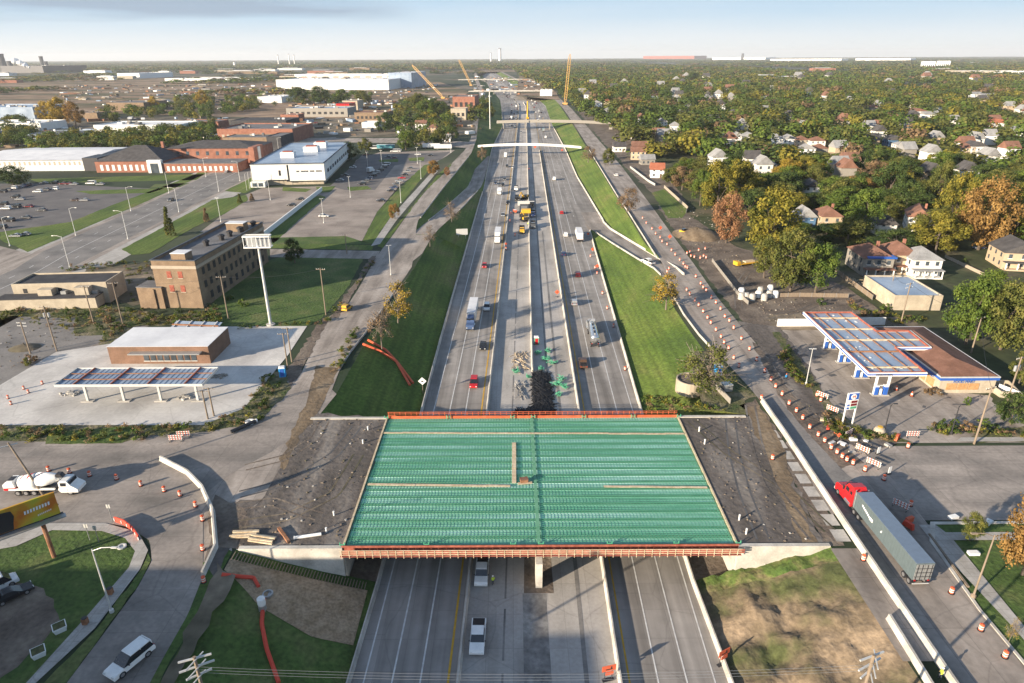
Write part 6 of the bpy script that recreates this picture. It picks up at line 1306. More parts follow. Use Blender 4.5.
for i, (px, py) in enumerate([(368, 430), (363, 443.5), (334, 515.5), (326.5, 532)]): post_thing('riser_pipe', 'short white pipe on the dark fill left of the deck, %s from the top' % ordn(i), 'pipe', G(px, py, .05), .75, group='white pipes left of the deck')
for i, (px, py) in enumerate([(699, 431.5), (704.5, 444), (739, 520), (746, 534)]): post_thing('riser_pipe', 'short white pipe on the dark fill right of the deck, %s from the top' % ordn(i), 'pipe', G(px, py, .05), .95, group='white pipes right of the deck')
# rebar, hoses, timber, tubs
def bundle(x, y, z, L, rz, n_, m, name, label, cat, r=.05, sp=.16, group=None):
    t = thing(name, label, cat, (x, y, z), rz, group); mb = MB()
    for i in range(n_): mb.tube((rnd.uniform(-.3, .3), -L/2+rnd.uniform(-.6, .6), .1+(i % 3)*r*2), (rnd.uniform(-.3, .3)+(i-n_/2)*sp, L/2+rnd.uniform(-.6, .6), .1+(i % 3)*r*2), r, r, 5)
    mb.build('bar', m, t); return t
def heap(cx, cy, z, w_, l_, n_, m, label, name, cat):
    mb = MB()
    for i in range(n_):
        a = rnd.gauss(pi/2, .45); x, y = rnd.uniform(-w_/2, w_/2), rnd.uniform(-l_/2, l_/2); L = rnd.uniform(1.2, 4.5)
        h = rnd.uniform(.05, .6)*(1-abs(x)/w_)
        mb.tube((cx+x-cos(a)*L/2, cy+y-sin(a)*L/2, z+h), (cx+x+cos(a)*L/2, cy+y+sin(a)*L/2, z+h+rnd.uniform(-.08, .08)), .09, .09, 4)
    return tag(mb.build(name, m), label, cat)
xm = lambda y, t_: xc(y)+t_
heap(xm(126, -1.8), 124.5, ZR, 4.6, 14, 900, 'rubber', 'black heap of coated bars left of the median barrier end', 'bar_heap', 'rebar heap')
heap(xm(132, 2.3), 134, ZR, 4.0, 33, 1700, 'rubber', 'black heap of coated bars right of the median barrier end', 'bar_heap', 'rebar heap')
for i, (px, py, s_) in enumerate([(548, 352, 1), (546, 360, 1.3), (552, 364, 1.2), (541, 370, .8), (556, 385, 1.3), (561, 380, 1.1), (564, 388, .9), (516, 372, 1.3), (538, 354, .8), (528, 378, .6), (559, 396, .8)]):
    p = G(px, py, ZR); t = thing('epoxy_bar_bundle', 'bundle of green coated bars by the median, %s from the top' % ordn([0, 2, 3, 4, 7, 6, 8, 5, 1, 9, 10][i]), 'rebar bundle', (p.x, p.y, ZR), rnd.uniform(0, 3), 'green bar bundles by the median'); mb = MB()
    for k in range(26):
        a = rnd.uniform(0, 2*pi); q_ = rnd.uniform(.3, 1)*s_; mb.tube((rnd.gauss(0, .4), rnd.gauss(0, .4), .1+.02*k), (cos(a)*q_, sin(a)*q_*1.5, .3+rnd.uniform(0, .8)), .08, .08, 4)
    mb.build('bar', 'green', t)
heap(xm(158, -3.4), 158, ZR, 3.6, 12, 40, 'plank', 'pale timbers scattered left of the median barrier', 'timber_pile', 'timber pile'); heap(xm(140, -3.2), 141, ZR, 2.6, 8, 22, 'concd', 'few pale timbers below the scattered pile', 'timber_pile', 'timber pile')
t = thing('portable_toilet', 'small white and red cabin at the end of the median barrier', 'toilet cabin', (lambda p: (p.x, p.y, ZR))(G(536.5, 344, ZR))); MB().box(0, 0, 0, 1.3, 1.3, 2.1).build('body', 'dgreen', t); MB().box(0, 0, 2.1, 1.4, 1.4, .25, tx=.7, ty=.7).build('roof', 'white', t); MB().box(0, -.66, .2, .8, .05, 1.7).build('door', 'red', t)
for px, py, lb in ((283, 376, 'blue portable toilet at the corner of the left slab'), (717.5, 374, 'blue portable toilet under the bare tree right of the bank')):
    t = thing('portable_toilet', lb, 'toilet cabin', G(px, py, .05), .2); MB().box(0, 0, 0, 1.4, 1.4, 2.2).build('body', 'teal', t); MB().box(0, 0, 2.2, 1.5, 1.5, .25, tx=.7, ty=.7).build('roof', 'roofw', t); MB().box(0, -.71, .2, .8, .05, 1.8).build('door', 'blue', t)
t = thing('supply_box', 'white steel box beside the fence right of the grass bank', 'box', G(726, 390, .05), .2); MB().box(0, 0, 0, 2, 1.8, 1.5).build('body', 'metal', t); MB().box(0, 0, 1.5, 2.1, 1.9, .1).build('lid', 'mast', t)
t = thing('retaining_ring', 'round pale concrete retaining ring beside the bare tree', 'wall', (lambda p: (p.x, p.y, -1.3))(G(690, 386, -1))); MB().lathe([(3.2, -1), (3.2, 2.2), (2.9, 2.2), (2.9, -1)], n=24).build('wall', 'bandc', t); MB().lathe([(2.9, 0), (2.9, 1.9), (.1, 1.9)], n=24).build('fill', 'dirt', t)
MB_ = MB()
for p0, p1 in ((W([(715, 388)])[0], W([(730, 404)])[0]),): tag(MB().box((p0.x+p1.x)/2, (p0.y+p1.y)/2, 0, (p1-p0).length, .15, 1.3, atan2((p1-p0).y, (p1-p0).x)).build('screen_fence', 'sidg'), 'short grey screen fence beside the white steel box', 'fence')
def hose(pxs, label, r=.28, m='pink'):
    pts = []
    for p in resample([G(a, b, 0) for a, b in pxs], 22):
        q = Vector((p.x, p.y, 0))
        for _ in range(6):
            z = Z(q.x, q.y); q2 = G(*PXY(p.x, p.y, 0), z); q = q2
        pts.append(Vector((q.x, q.y, Z(q.x, q.y)+r)))
    tag(MB().path(pts, r, 6).build('erosion_sock', m), label, 'drainage sock')
hose([(363, 345), (380, 352), (396, 362), (410, 386)], 'left of two orange drainage socks running down the left bank', .32, 'orange'); hose([(368, 341), (386, 351), (398, 364), (413, 384)], 'right of two orange drainage socks running down the left bank', .32, 'orange')
hose([(264, 600), (262, 625), (267, 650), (279, 684)], 'long red drainage sock snaking down the lower left lawn'); hose([(222, 576), (240, 578), (254, 579), (259, 588)], 'short red drainage sock above the white tub')
t = thing('water_tank', 'white plastic tub on a stand on the lower left lawn', 'tank', (lambda p: (p.x, p.y, Z(p.x, p.y)))(G(262, 605, -1.5))); MB().lathe([(.5, 0), (.55, .2), (.55, 1.1), (.3, 1.35)], (0, 0, 1.0), 14).build('tub', 'white', t); MB().box(0, 0, 0, .8, .8, 1).build('stand', 'metal', t)
t = thing('manhole_ring', 'round concrete manhole ring above the white tub', 'manhole', (lambda p: (p.x, p.y, Z(p.x, p.y)))(G(266, 585, -.5))); MB().lathe([(.75, 0), (.75, .35), (.55, .35), (.55, .1)], n=16).build('ring', 'metal', t)
# erosion matting on the lower left slope
rows = []
for i in range(15):
    u = i/14; x = -41.5 + (19.6)*u; r = []
    for k in range(7):
        y = 76.4 - (1.5 + 8.5*min(1, .35+u*.9))*k/6*(1 if u > .3 else .5+u*1.6); r.append((x, y, Z(x, y)+.09+.05*noise.noise(Vector((x, y, 0)))))
    rows.append(r)
o = MB().loft(rows).build('matting', 'mat_', smooth=True); tag(o, 'brown erosion matting pinned over the lower left slope', 'matting')
t = thing('slope_lath', 'timber lath ribs along the top of the brown matting', 'lath', (0, 0, 0)); mb = MB()
for i in range(44):
    x = -41.3+i*.44; mb.tube((x, 77.9, Z(x, 77.9)+.12), (x, 76.2, Z(x, 76.2)+.16), .07, .07, 4)
mb.build('rib', 'wood', t)
for i, (px, py, rz, lb) in enumerate([(245, 535, .1, 'stack of timbers on the dirt left of the wing wall'), (262, 540, -.2, 'loose timbers right of the timber stack')]):
    p = G(px, py, .08); t = thing('timber_pile', lb, 'timber pile', p, rz)
    for k in range(5): MB().box(rnd.uniform(-.2, .2), k*.35-.7, .1+.12*(k % 2), 4, .28, .22, rnd.uniform(-.06, .06)).build('beam', 'plank', t)
t = thing('steel_beam', 'rusty steel beam lying on the dark fill', 'beam', G(284, 536, .08), -.9); MB().box(0, 0, 0, 4.2, .45, .4).build('web', 'rust', t)
t = thing('pipe_pile', 'white pipe lying near the rusty beam', 'pipe', G(308, 537, .1), .2); MB().tube((-2, 0, .2), (2, 0, .25), .25).build('pipe', 'white', t); MB().tube((-2.05, 0, .2), (-1.9, 0, .2), .3).build('collar', 'white', t)
t = thing('black_pipe', 'black plastic drainage pipe lying by the left slab corner', 'pipe', G(243, 428, .1), .9); MB().tube((-2.5, 0, .35), (2.8, 0, .35), .35).build('pipe', 'dmetal', t); MB().tube((2.8, 0, .35), (3.1, 0, .35), .4).build('bell', 'white', t)
t = thing('tyre', 'white ringed hose reel on the edge of the left slab verge', 'hose reel', G(250, 423, .1)); MB().lathe([(.9, 0), (.9, .5), (.5, .5), (.5, .1)], n=16).build('ring', 'white', t)
# concrete manhole sections in the yard
k = 0
for i, (px, py) in enumerate([(741, 294), (746, 299), (752, 300), (758, 297), (764, 300), (769, 297), (775, 297), (741, 299), (760, 293), (770, 291)]):
    t = thing('manhole_section', 'white concrete manhole section in the right yard, %s from the left' % ordn(sorted([741, 746, 752, 758, 764, 769, 775, 741.1, 760, 770]).index(px if i != 7 else 741.1)), 'pipe section', G(px, py, .06), 0, 'white manhole sections in the right yard'); MB().lathe([(.95, 0), (.95, 1.5), (.65, 2.0), (.5, 2.0)], n=14).build('wall', 'concd' if i % 3 else 'white', t)
heap(118, 203, .05, 20, 6, 70, 'plank', 'scattered planks and pipes along the back of the right yard', 'timber_pile', 'timber pile')
def mound(cx, cy, rx, ry, h, m, label):
    rows = []; N = 22
    for j in range(8):
        q = j/7; rows.append([(cx+cos(2*pi*i/N)*rx*(1-q)*(1+.15*noise.noise(Vector((i, j, 3)))), cy+sin(2*pi*i/N)*ry*(1-q), h*sin(q*pi/2)*(1+.2*noise.noise(Vector((i*.7, j, 1))))) for i in range(N)])
    o = MB().loft(rows, close=True).build('spoil_heap', m, smooth=True, fixn=True); tag(o, label, 'spoil heap')
p = G(697, 235); mound(p.x, p.y, 10, 12, 2.8, 'tandirt', 'broad tan spoil heap left of the russet tree'); p = G(25, 348); mound(p.x, p.y, 4, 3, .9, 'brush', 'low grey rubble heap by the left utility poles')
p = G(210, 381, .1)
for (px, py, m, lb) in [(72, 394, 'concd', 'rubble at the foot of the leftmost canopy post'), (186, 398, 'concd', 'rubble near the rightmost canopy post'), (217, 376, 'sidg', 'grey rubble pile right of the stripped blue canopy')]:
    p = G(px, py, .08); t = thing('rubble', lb, 'rubble', p); mb = MB()
    for k in range(26): mb.box(rnd.gauss(0, .9), rnd.gauss(0, .5), 0, rnd.uniform(.3, .9), rnd.uniform(.3, .7), rnd.uniform(.1, .5), rnd.uniform(0, 3))
    mb.build('pieces', m, t)
# debris along the right verge
DB = [(828, 428, 'pink'), (836, 432, 'orange'), (842, 444, 'white'), (853, 440, 'white'), (866, 441, 'roofw'), (822, 420, 'plank'), (846, 428, 'plank'), (875, 430, 'sidg'), (860, 447, 'plank'), (888, 446, 'concd'), (832, 443, 'mast'), (852, 452, 'concd')]
for i, (px, py, m) in enumerate(DB):
    p = G(px, py, .1); t = thing('debris', '%s scrap lying on the verge below the price sign' % dict(pink='red', orange='orange', white='white', roofw='pale sheet', plank='timber', sidg='grey', concd='concrete', mast='metal')[m], 'debris', p, rnd.uniform(0, 3), 'scrap on the verge below the price sign'); MB().box(0, 0, 0, rnd.uniform(.8, 1.6), rnd.uniform(.5, 1.0), rnd.uniform(.12, .4)).build('piece', m, t)
for px, py, lb in ((878, 454, 'white sandwich sign, left of two near the intersection'), (889, 474, 'white sandwich sign, right of two near the intersection'), (927, 416, 0), (982, 440, 0)):
    if lb: t = thing('small_sign', lb, 'sign', G(px, py, .08), .4); MB().box(0, 0, .2, .7, .06, 1.3).build('panel', 'white', t); MB().box(0, .1, 0, .8, .5, .2).build('base', 'dmetal', t)
t = thing('salt_bin', 'round yellow bin at the foot of the dark lamp on the verge', 'bin', G(879, 433, .1)); MB().lathe([(1.0, 0), (1.1, .6), (.8, 1.2), (.2, 1.4)], n=16).build('body', 'cream', t); MB().lathe([(.5, 0), (.5, .1)], (0, 0, 1.35), 12).build('lid', 'yellow', t)
# price sign
t = thing('price_sign', 'tall blue, white and red gas price sign on two white legs', 'sign', (66.5, 113.8, 0), radians(12)); 
for x in (-1.15, 1.15): MB().box(x, 0, 0, .22, .22, 7.3).build('leg', 'white', t)
pn = MB().box(0, 0, 3.6, 2.5, .3, 3.7).build('panel', 'white', t)
MB().box(0, -.17, 5.8, 2.2, .06, 1.35).build('blue_field', 'blue', pn)
lg = MB().lathe([(.6, -.03), (.6, .03)], (0, -.22, 6.45), 20, ax='y').build('roundel', 'white', pn); text_mesh('letter', 'M', .85, 'orange', t, (0, -.28, 6.45), (pi/2, 0, 0))
for i, (z, m) in enumerate(((5.05, 'maroon'), (4.4, 'maroon'), (3.75, 'greenp'))):
    mm = PA['maroon'] if m == 'maroon' else 'green'; MB().box(.35, -.18, z, 1.3, .06, .5).build('price_panel', mm, pn); MB().box(-.85, -.18, z+.05, .5, .05, .35).build('grade_mark', 'blue' if i else 'white', pn)
# monopole sign
t = thing('monopole_sign', 'white sign frame on a very tall pole by the left slab', 'sign', (-66.4, 168.9, 0), .05); MB().tube((0, 0, 0), (0, 0, 22.4), .42, .3, 12).build('pole', 'mast', t)
f = ringwall([(-3.4, -1.1), (3.4, -1.1), (3.4, 1.1), (-3.4, 1.1)], 24.9, 25.2, .14, mb=ringwall([(-3.4, -1.1), (3.4, -1.1), (3.4, 1.1), (-3.4, 1.1)], 22, 22.3, .14)).build('cabinet', 'white', t); MB().box(0, .9, 22.1, 6.6, .08, 3).build('back_sheet', 'metal', f)
mb = MB()
for i in range(7): mb.box(-3.3+i*1.1, -1.12, 22.1, .12, .1, 3)
mb.build('frame_bars', 'white', f); MB().box(0, 0, 22, 6.6, 2.0, .12).build('floor', 'mast', f); MB().box(0, 0, 25.1, 6.6, .2, .1).build('top_rail', 'mast', f)
MB().lathe([(1.2, 0), (1.2, .4)], n=14).build('footing', 'concd', t)
# billboard lower left
t = thing('billboard', 'orange and yellow billboard on posts at the lower left', 'billboard', (-70.4, 74.6, 0), radians(41)); 
pn = MB().box(-.2, 0, 6.9, 12.4, .3, 3.6).build('panel', mat('billboard_orange', [(.45, .14, .02), (.50, .30, .03), (.35, .38, .04)], .18, lo=.4, hi=.6), t)
mb = MB(); mb.add([(-1.2, -.18, 6.95), (.4, -.18, 6.95), (.6, -.18, 8.0), (.9, -.18, 9.0), (.7, -.18, 9.9), (-.6, -.18, 10.1), (-1.3, -.18, 9.6), (-1.1, -.18, 8.4)], [tuple(range(8))]); mb.build('dark_figure', 'dark', pn)
def streak(nm, x0, z0, n_, dx, h, m):
    mb = MB()
    for i in range(n_):
        x = x0+i*dx; mb.add([(x, -.2, z0+i*.03), (x+dx*.62, -.2, z0+i*.03), (x+dx*.8, -.2, z0+h+i*.03), (x+dx*.2, -.2, z0+h+i*.03)], [(0, 1, 2, 3)])
    mb.build(nm, m, pn)
streak('white_lettering', 2.0, 8.6, 9, .36, .55, 'white'); streak('small_lettering', 3.4, 7.7, 8, .22, .25, 'oband'); streak('white_lettering', -5.6, 7.9, 7, .42, .6, 'white'); streak('red_band', -6.1, 7.5, 12, .42, .3, 'red')
MB().box(0, -.7, 6.6, 13, 1.1, .12).build('catwalk', 'metal', t); MB().box(0, 0, 6.5, 12.6, .3, .35).build('beam', 'dmetal', t); MB().tube((3.6, 0, 0), (3.6, 0, 6.9), .3).build('post', 'rust', t); MB().tube((-3.6, 0, 0), (-3.6, 0, 6.9), .3).build('post', 'dmetal', t); MB().box(.1, .4, 8, 12, .12, .2).build('back_rail', 'dmetal', t)
# white freeway sign back, diamond sign
p = G(462, 236, -4); t = thing('highway_sign', 'blank white sign panel on the left grass bank', 'sign', (p.x, p.y, Z(p.x, p.y)), .1); MB().box(0, 0, 1.8, 5, .12, 2.6).build('panel', 'mast', t)
for x in (-1.6, 1.6): MB().tube((x, .1, 0), (x, .1, 4), .1).build('post', 'metal', t)
p = G(423, 392, DZ+.6); t = thing('diamond_sign', 'white diamond sign on a short post just above the left wing wall', 'sign', (p.x, p.y, Z(p.x, p.y)), 0); MB().tube((0, 0, 0), (0, 0, 3.4), .07).build('post', 'wood', t); s = MB(); s.add([(0, -.1, 2.3), (1, -.1, 3.3), (0, -.1, 4.3), (-1, -.1, 3.3), (0, -.05, 2.3), (1, -.05, 3.3), (0, -.05, 4.3), (-1, -.05, 3.3)], [(0, 1, 2, 3), (7, 6, 5, 4), (0, 4, 5, 1), (1, 5, 6, 2), (2, 6, 7, 3), (3, 7, 4, 0)]); s = s.build('panel', 'white', t); MB().box(0, -.13, 3.1, .5, .02, .35).build('symbol', 'dark', s)
# planters and small things, lower left
for px, py, lb in ((60.5, 630, 'upper white concrete planter beside the lower left sidewalk'), (39.5, 655, 'lower white concrete planter beside the lower left sidewalk')):
    t = thing('planter', lb, 'planter', G(px, py, .06), .7); MB().box(0, 0, 0, 1.2, 1.2, .8, tx=1.3, ty=1.3).build('tub', 'white', t); MB().box(0, 0, .8, 1.35, 1.35, .03).build('soil', 'weeds', t)
t = thing('tyre_ring', 'white painted ring lying on the lower left lawn', 'ring', G(122, 547, .08)); MB().lathe([(.65, 0), (.65, .2), (.4, .2), (.4, .05)], n=14).build('ring', 'mast', t)
for i, (px, py, lb) in enumerate([(90, 540, 'street name post, left of two by the curved sidewalk'), (99, 542, 'street name post, right of two by the curved sidewalk'), (112, 520, 'small signal post at the corner of the curved street')]):
    t = thing('sign_post', lb, 'sign', G(px, py, .1)); MB().tube((0, 0, 0), (0, 0, 3), .06).build('post', 'metal', t); MB().box(0, 0, 2.3, .6, .05, .7).build('panel', 'mast', t)
for i, (px, py, lb) in enumerate([(86, 624, 'bench-like bin frame on the lower left sidewalk, nearer'), (111, 594, 'bench-like bin frame on the lower left sidewalk, farther')]):
    t = thing('bin_frame', lb, 'bin', G(px, py, .14)); MB().box(0, 0, .1, .6, .6, .9).build('basket', 'rust', t); MB().lathe([(.35, 0), (.35, .08)], (0, 0, 1), 10).build('rim', 'dmetal', t)

# ------------------------------------------------------------ lamps and utility poles
def lamp(h, arm, m='mast', dark=False, double=False):
    def f():
        t = empty('street_lamp'); MB().tube((0, 0, 0), (0, 0, h), .13, .075, 8).build('pole', m, t); MB().lathe([(.3, 0), (.28, .5), (.18, .6)], n=8).build('base', m, t)
        for s_ in ((-1, 1) if double else (1,)):
            if arm: MB().path([(0, 0, h-.3), (s_*arm*.5, 0, h+.25), (s_*arm, 0, h+.3)], .06).build('arm', m, t)
            MB().box(s_*(arm+.3), 0, h+.2, .75, .3, .16, ty=.8).build('lamp_head', m, t)
        return t
    return Kind(f)
KL1 = lamp(11.3, 2.6); KL2 = lamp(10.5, 0.2, double=True); KL3 = lamp(6.2, .5, 'dmetal')
for (bx, by, rz, lb) in [(76, 235.5, 0, 'boulevard lamp beside the dark lot, second from the left'), (128, 239, pi, 'boulevard lamp on the near kerb beside the grass strip'), (70, 268, pi, 'boulevard lamp nearest the cream low building'), (131, 211, 0, 'boulevard lamp at the far corner of the dark lot'), (179, 212, pi, 'boulevard lamp right of the dark grey car'), (219, 191.5, pi, 'boulevard lamp with yellow tag at the grass strip tip'), (240, 181, pi, 'boulevard lamp right of the yellow-tagged one'), (206, 177, 0, 'boulevard lamp in front of the brick school'), (258, 163.5, 0, 'boulevard lamp beside the office block front corner'), (169, 193, 0, 'boulevard lamp at the end of the far grass strip'), (279, 153, 0, 'boulevard lamp left of the office block roof'), (10, 246, 0, 'boulevard lamp at the far left edge')]:
    KL1.place(G(bx, by, .1), rz, lb, 'street lamp', 'lamps along the boulevard')
for (bx, by, lb) in [(270.5, 200, 'lot lamp in front of the office block entrance'), (324, 223, 'lot lamp beside the lone white car'), (350.5, 197.5, 'twin-headed lot lamp nearest the grass island'), (382, 167, 'lot lamp at the end of the left-hand car row'), (368, 169, 'lot lamp behind the parked box truck'), (417.5, 163.5, 'lot lamp under which a white car is parked'), (421, 179, 'lamp on the grass bank beside the middle lot'), (401, 203, 'lower lamp on the grass bank beside the middle lot'), (451, 152.5, 'lamp right of the two white trailers'), (221, 222, 'lamp behind the tan brick building on the grass strip')]:
    KL2.place(G(bx, by, .1), rnd.uniform(-.3, .3), lb, 'street lamp', 'lamps in the parking lots')
KL1.place(G(112, 612, .1), 0, 'lamp post leaning over the lower left sidewalk', 'street lamp', None, None, (1, 1, .93)); lamp(11.3, 2.2, 'wood').place((62.2, 68.2, .1), pi, 'lamp on a timber pole beside the lower right sidewalk', 'street lamp', None, None, (1.1, 1.1, .93))
KL3.place(G(884, 433, .1), 0, 'short dark lamp beside the round yellow bin', 'street lamp'); KL3.place(G(951, 434, .1), 0, 'short dark lamp right of the forecourt', 'street lamp'); KL2.place(G(806, 384, .1), 0, 'thin timber lamp pole at the west edge of the forecourt', 'street lamp', None, None, (.9, .9, .8)); KL2.place(G(391, 275, .1), .4, 'lamp pole beside the lane east of the brick building', 'street lamp', None, None, (1, 1, .95))
post_thing('high_mast', 'very tall pale mast beside the left service road near the footbridge', 'mast', (-22.3, 737, -3), 37, 'mast', .45)
def make_upole(h=12, trans=False, double=False):
    def f():
        t = empty('utility_pole'); MB().tube((0, 0, 0), (0, 0, h), .19, .13, 8).build('pole', 'wood', t)
        for k in range(2 if double else 1):
            c = MB().box(0, .1, h-.5-1.1*k, 2.6, .12, .14).build('crossarm', 'mast' if double else 'wood', t)
            mb = MB()
            for x in (-1.2, -.6, .6, 1.2): mb.tube((x, .1, h-.36-1.1*k), (x, .1, h-.12-1.1*k), .06, .04, 6)
            mb.build('insulators', 'mast', c)
        if trans:
            for x in (-.5, .5): MB().lathe([(.3, 0), (.3, 1.0), (.2, 1.1)], (x, .2, h-3), 10).build('transformer', 'metal', t)
        return t
    return Kind(f)
KU = [make_upole(), make_upole(trans=True), make_upole(double=True)]
UP = [(30.5, 353.6, 8.5, 2, 'utility pole with two crossarms at the left edge of the gravel lot'), (57, 351, 12.1, 1, 'utility pole with two transformers on the gravel lot'), (94, 324, 11.1, 0, 'utility pole in the weeds in front of the cream low building'), (123, 324, 12.2, 0, 'utility pole left of the brick building annex'), (228.5, 319, 12.7, 0, 'utility pole in front of the brick building shaded side'), (326, 315, 14, 0, 'utility pole on the dark lawn near the yellow cart'), (347, 254, 7.5, 0, 'utility pole by the lane at the middle lot'), (901, 322.5, 11.5, 2, 'double armed utility pole behind the gas canopy'), (890, 293, 6.3, 0, 'utility pole against the tan flat building wall'), (971, 353, 9.5, 0, 'utility pole behind the gas station store'), (974, 444, 12.1, 0, 'pale utility pole at the right forecourt corner'), (1003.6, 412, 12.5, 1, 'utility pole right of the white curved fence'), (288, 368, 9, 0, 'left pole of a bare pair at the slab corner'), (292, 362, 9, 0, 'right pole of a bare pair at the slab corner'), (208, 419, 6.5, 0, 'left bare post at the lower edge of the left slab'), (214, 416, 6.5, 0, 'right bare post at the lower edge of the left slab')]
upos = {}
for i, (bx, by, h, k, lb) in enumerate(UP): p = G(bx, by, .05); upos[i] = (p.x, p.y, h-.3); KU[k].place(p, rnd.uniform(-.15, .15) + (0.3 if p.x > 0 else 0), lb, 'utility pole', None, None, (1, 1, h/12))
for px, py, h, lb in ((40, 492, 12, 'leaning timber pole beside the mixer truck'),):
    t = thing('utility_pole', lb, 'utility pole', G(px+4, py+4, .08)); tp = G(8, 443, 10) - t.location; tp.z = 10; MB().tube((0, 0, 0), tp, .2, .14, 8).build('pole', 'wood', t); MB().box(tp.x, tp.y, 9.4, 2.4, .12, .14, .6).build('crossarm', 'mast', t)
for px, py, lb in ((194, 657, 'tall pole top with white crossarms over the lower left lawn'), (874, 655, 'tall pole top with white crossarms over the lower right slope')):
    h = 14; p = G(px, py, h); t = thing('utility_pole', lb, 'utility pole', (p.x, p.y, Z(p.x, p.y)), .35); hh = h - Z(p.x, p.y); MB().tube((0, 0, 0), (0, 0, hh), .22, .16, 8).build('pole', 'wood', t)
    for k, (z, L) in enumerate(((hh-.4, 3), (hh-1.5, 3.2), (hh-2.6, 2.4))): MB().box(0, .15, z, L, .16, .16, .12*k).build('crossarm', 'mast', t); MB().box(0, -.3, z+.1, L*.8, .1, .1, .9).build('brace', 'mast', t)
def wire(a, b, sag=1.0): return [Vector(a).lerp(Vector(b), i/12) - Vector((0, 0, 4*sag*(i/12)*(1-i/12))) for i in range(13)]
def wires(i, j, lb): tag(MB().path(wire(upos[i], upos[j]), .03, 4).build('cable', 'dmetal'), lb, 'cable')
wires(0, 1, 'sagging cable between the two gravel lot poles'); wires(2, 3, 'sagging cable between the weeds pole and the annex pole'); wires(3, 4, 'cable from the annex pole to the pole by the shaded side'); wires(4, 5, 'cable across the dark lawn from the shaded side pole'); wires(7, 8, 'cable behind the gas canopy'); wires(9, 10, 'cable over the gas station store'); wires(9, 7, 'cable from the store to the double armed pole')
h_ = 14; pA, pB = G(194, 660, 13.5), G(874, 658, 13.5)
for k in range(3): tag(MB().path(wire((pA.x, pA.y-.5+k*.5, 13.2-k*1.0), (pB.x, pB.y-.5+k*.5, 13.2-k*1.0), 1.2), .012, 4).build('cable', 'metal'), 'thin power cable over the freeway bottom, %s of three' % ('highest', 'middle', 'lowest')[k], 'cable', 'power cables over the freeway')
for px, lb in ((247, 'left flagpole'), (250, 'middle flagpole'), (253, 'right flagpole')): post_thing('flagpole', lb + ' of three in front of the office block', 'flagpole', G(px, 189+ (250-px)*.5, .1), 9, 'mast', .08, 'flagpoles before the office block')
# fences
def fence(pxs, h, m, label, name='fence', sp=3, z=0):
    P_ = resample([G(a, b, z) for a, b in pxs], max(3, int(poly_len([G(a, b, z) for a, b in pxs])/sp)))
    t = thing(name, label, 'fence'); mb = MB()
    for a, b in zip(P_, P_[1:]):
        d = (b-a); rz = atan2(d.y, d.x); c = (a+b)/2; mb.box(c.x, c.y, z+.1, d.length, .05, h-.1, rz)
    mb.build('panel', m, t)
    pp = MB()
    for p in P_: pp.box(p.x, p.y, z, .12, .12, h+.1)
    pp.build('posts', 'metal', t)
fence([(664, 188), (688, 210), (686, 213)], 1.6, 'bandc', 'pale fence right of the small green lot by the service road'); fence([(630, 168), (648, 182), (655, 186)], 1.4, 'mast', 'low white fence left of the small white house'); fence([(712, 262), (738, 296), (748, 305)], 1.3, 'sidg', 'grey mesh fence beside the barrel cluster'); fence([(741, 298), (800, 297), (848, 298)], 1.4, 'wood', 'pale board fence behind the yard of manhole sections'); fence([(822, 263), (872, 300)], 1.6, 'wood', 'dark board fence left of the grey house'); fence([(945, 258), (985, 277)], 1.2, 'bandc', 'low wall between the white house garden and the drive')
tag(MB().box(0, 0, 0, 9, .6, .5).build('fallen_pole', 'wood'), 'long timber log lying beside the lower right sidewalk', 'log'); o = THINGS[-1]; a_, b_ = G(929, 535), G(968, 588); o.location = (a_+b_)/2; o.rotation_euler = (0, 0, atan2((b_-a_).y, (b_-a_).x)); o.scale = ((b_-a_).length/9, .5, .6)
for i, (px, py, lb) in enumerate([(973, 554, 'white bench-like slab under the lower right lamp'), (953, 518, 'white box beside the small right tree'), (988, 523, 'pale litter on the far end of the right sidewalk')]):
    t = thing('litter', lb, 'litter', G(px, py, .1), .3*i); MB().box(0, 0, 0, 1.5, .8, .4).build('piece', 'white', t); MB().box(.9, .3, 0, .5, .5, .15).build('scrap', 'mast', t)

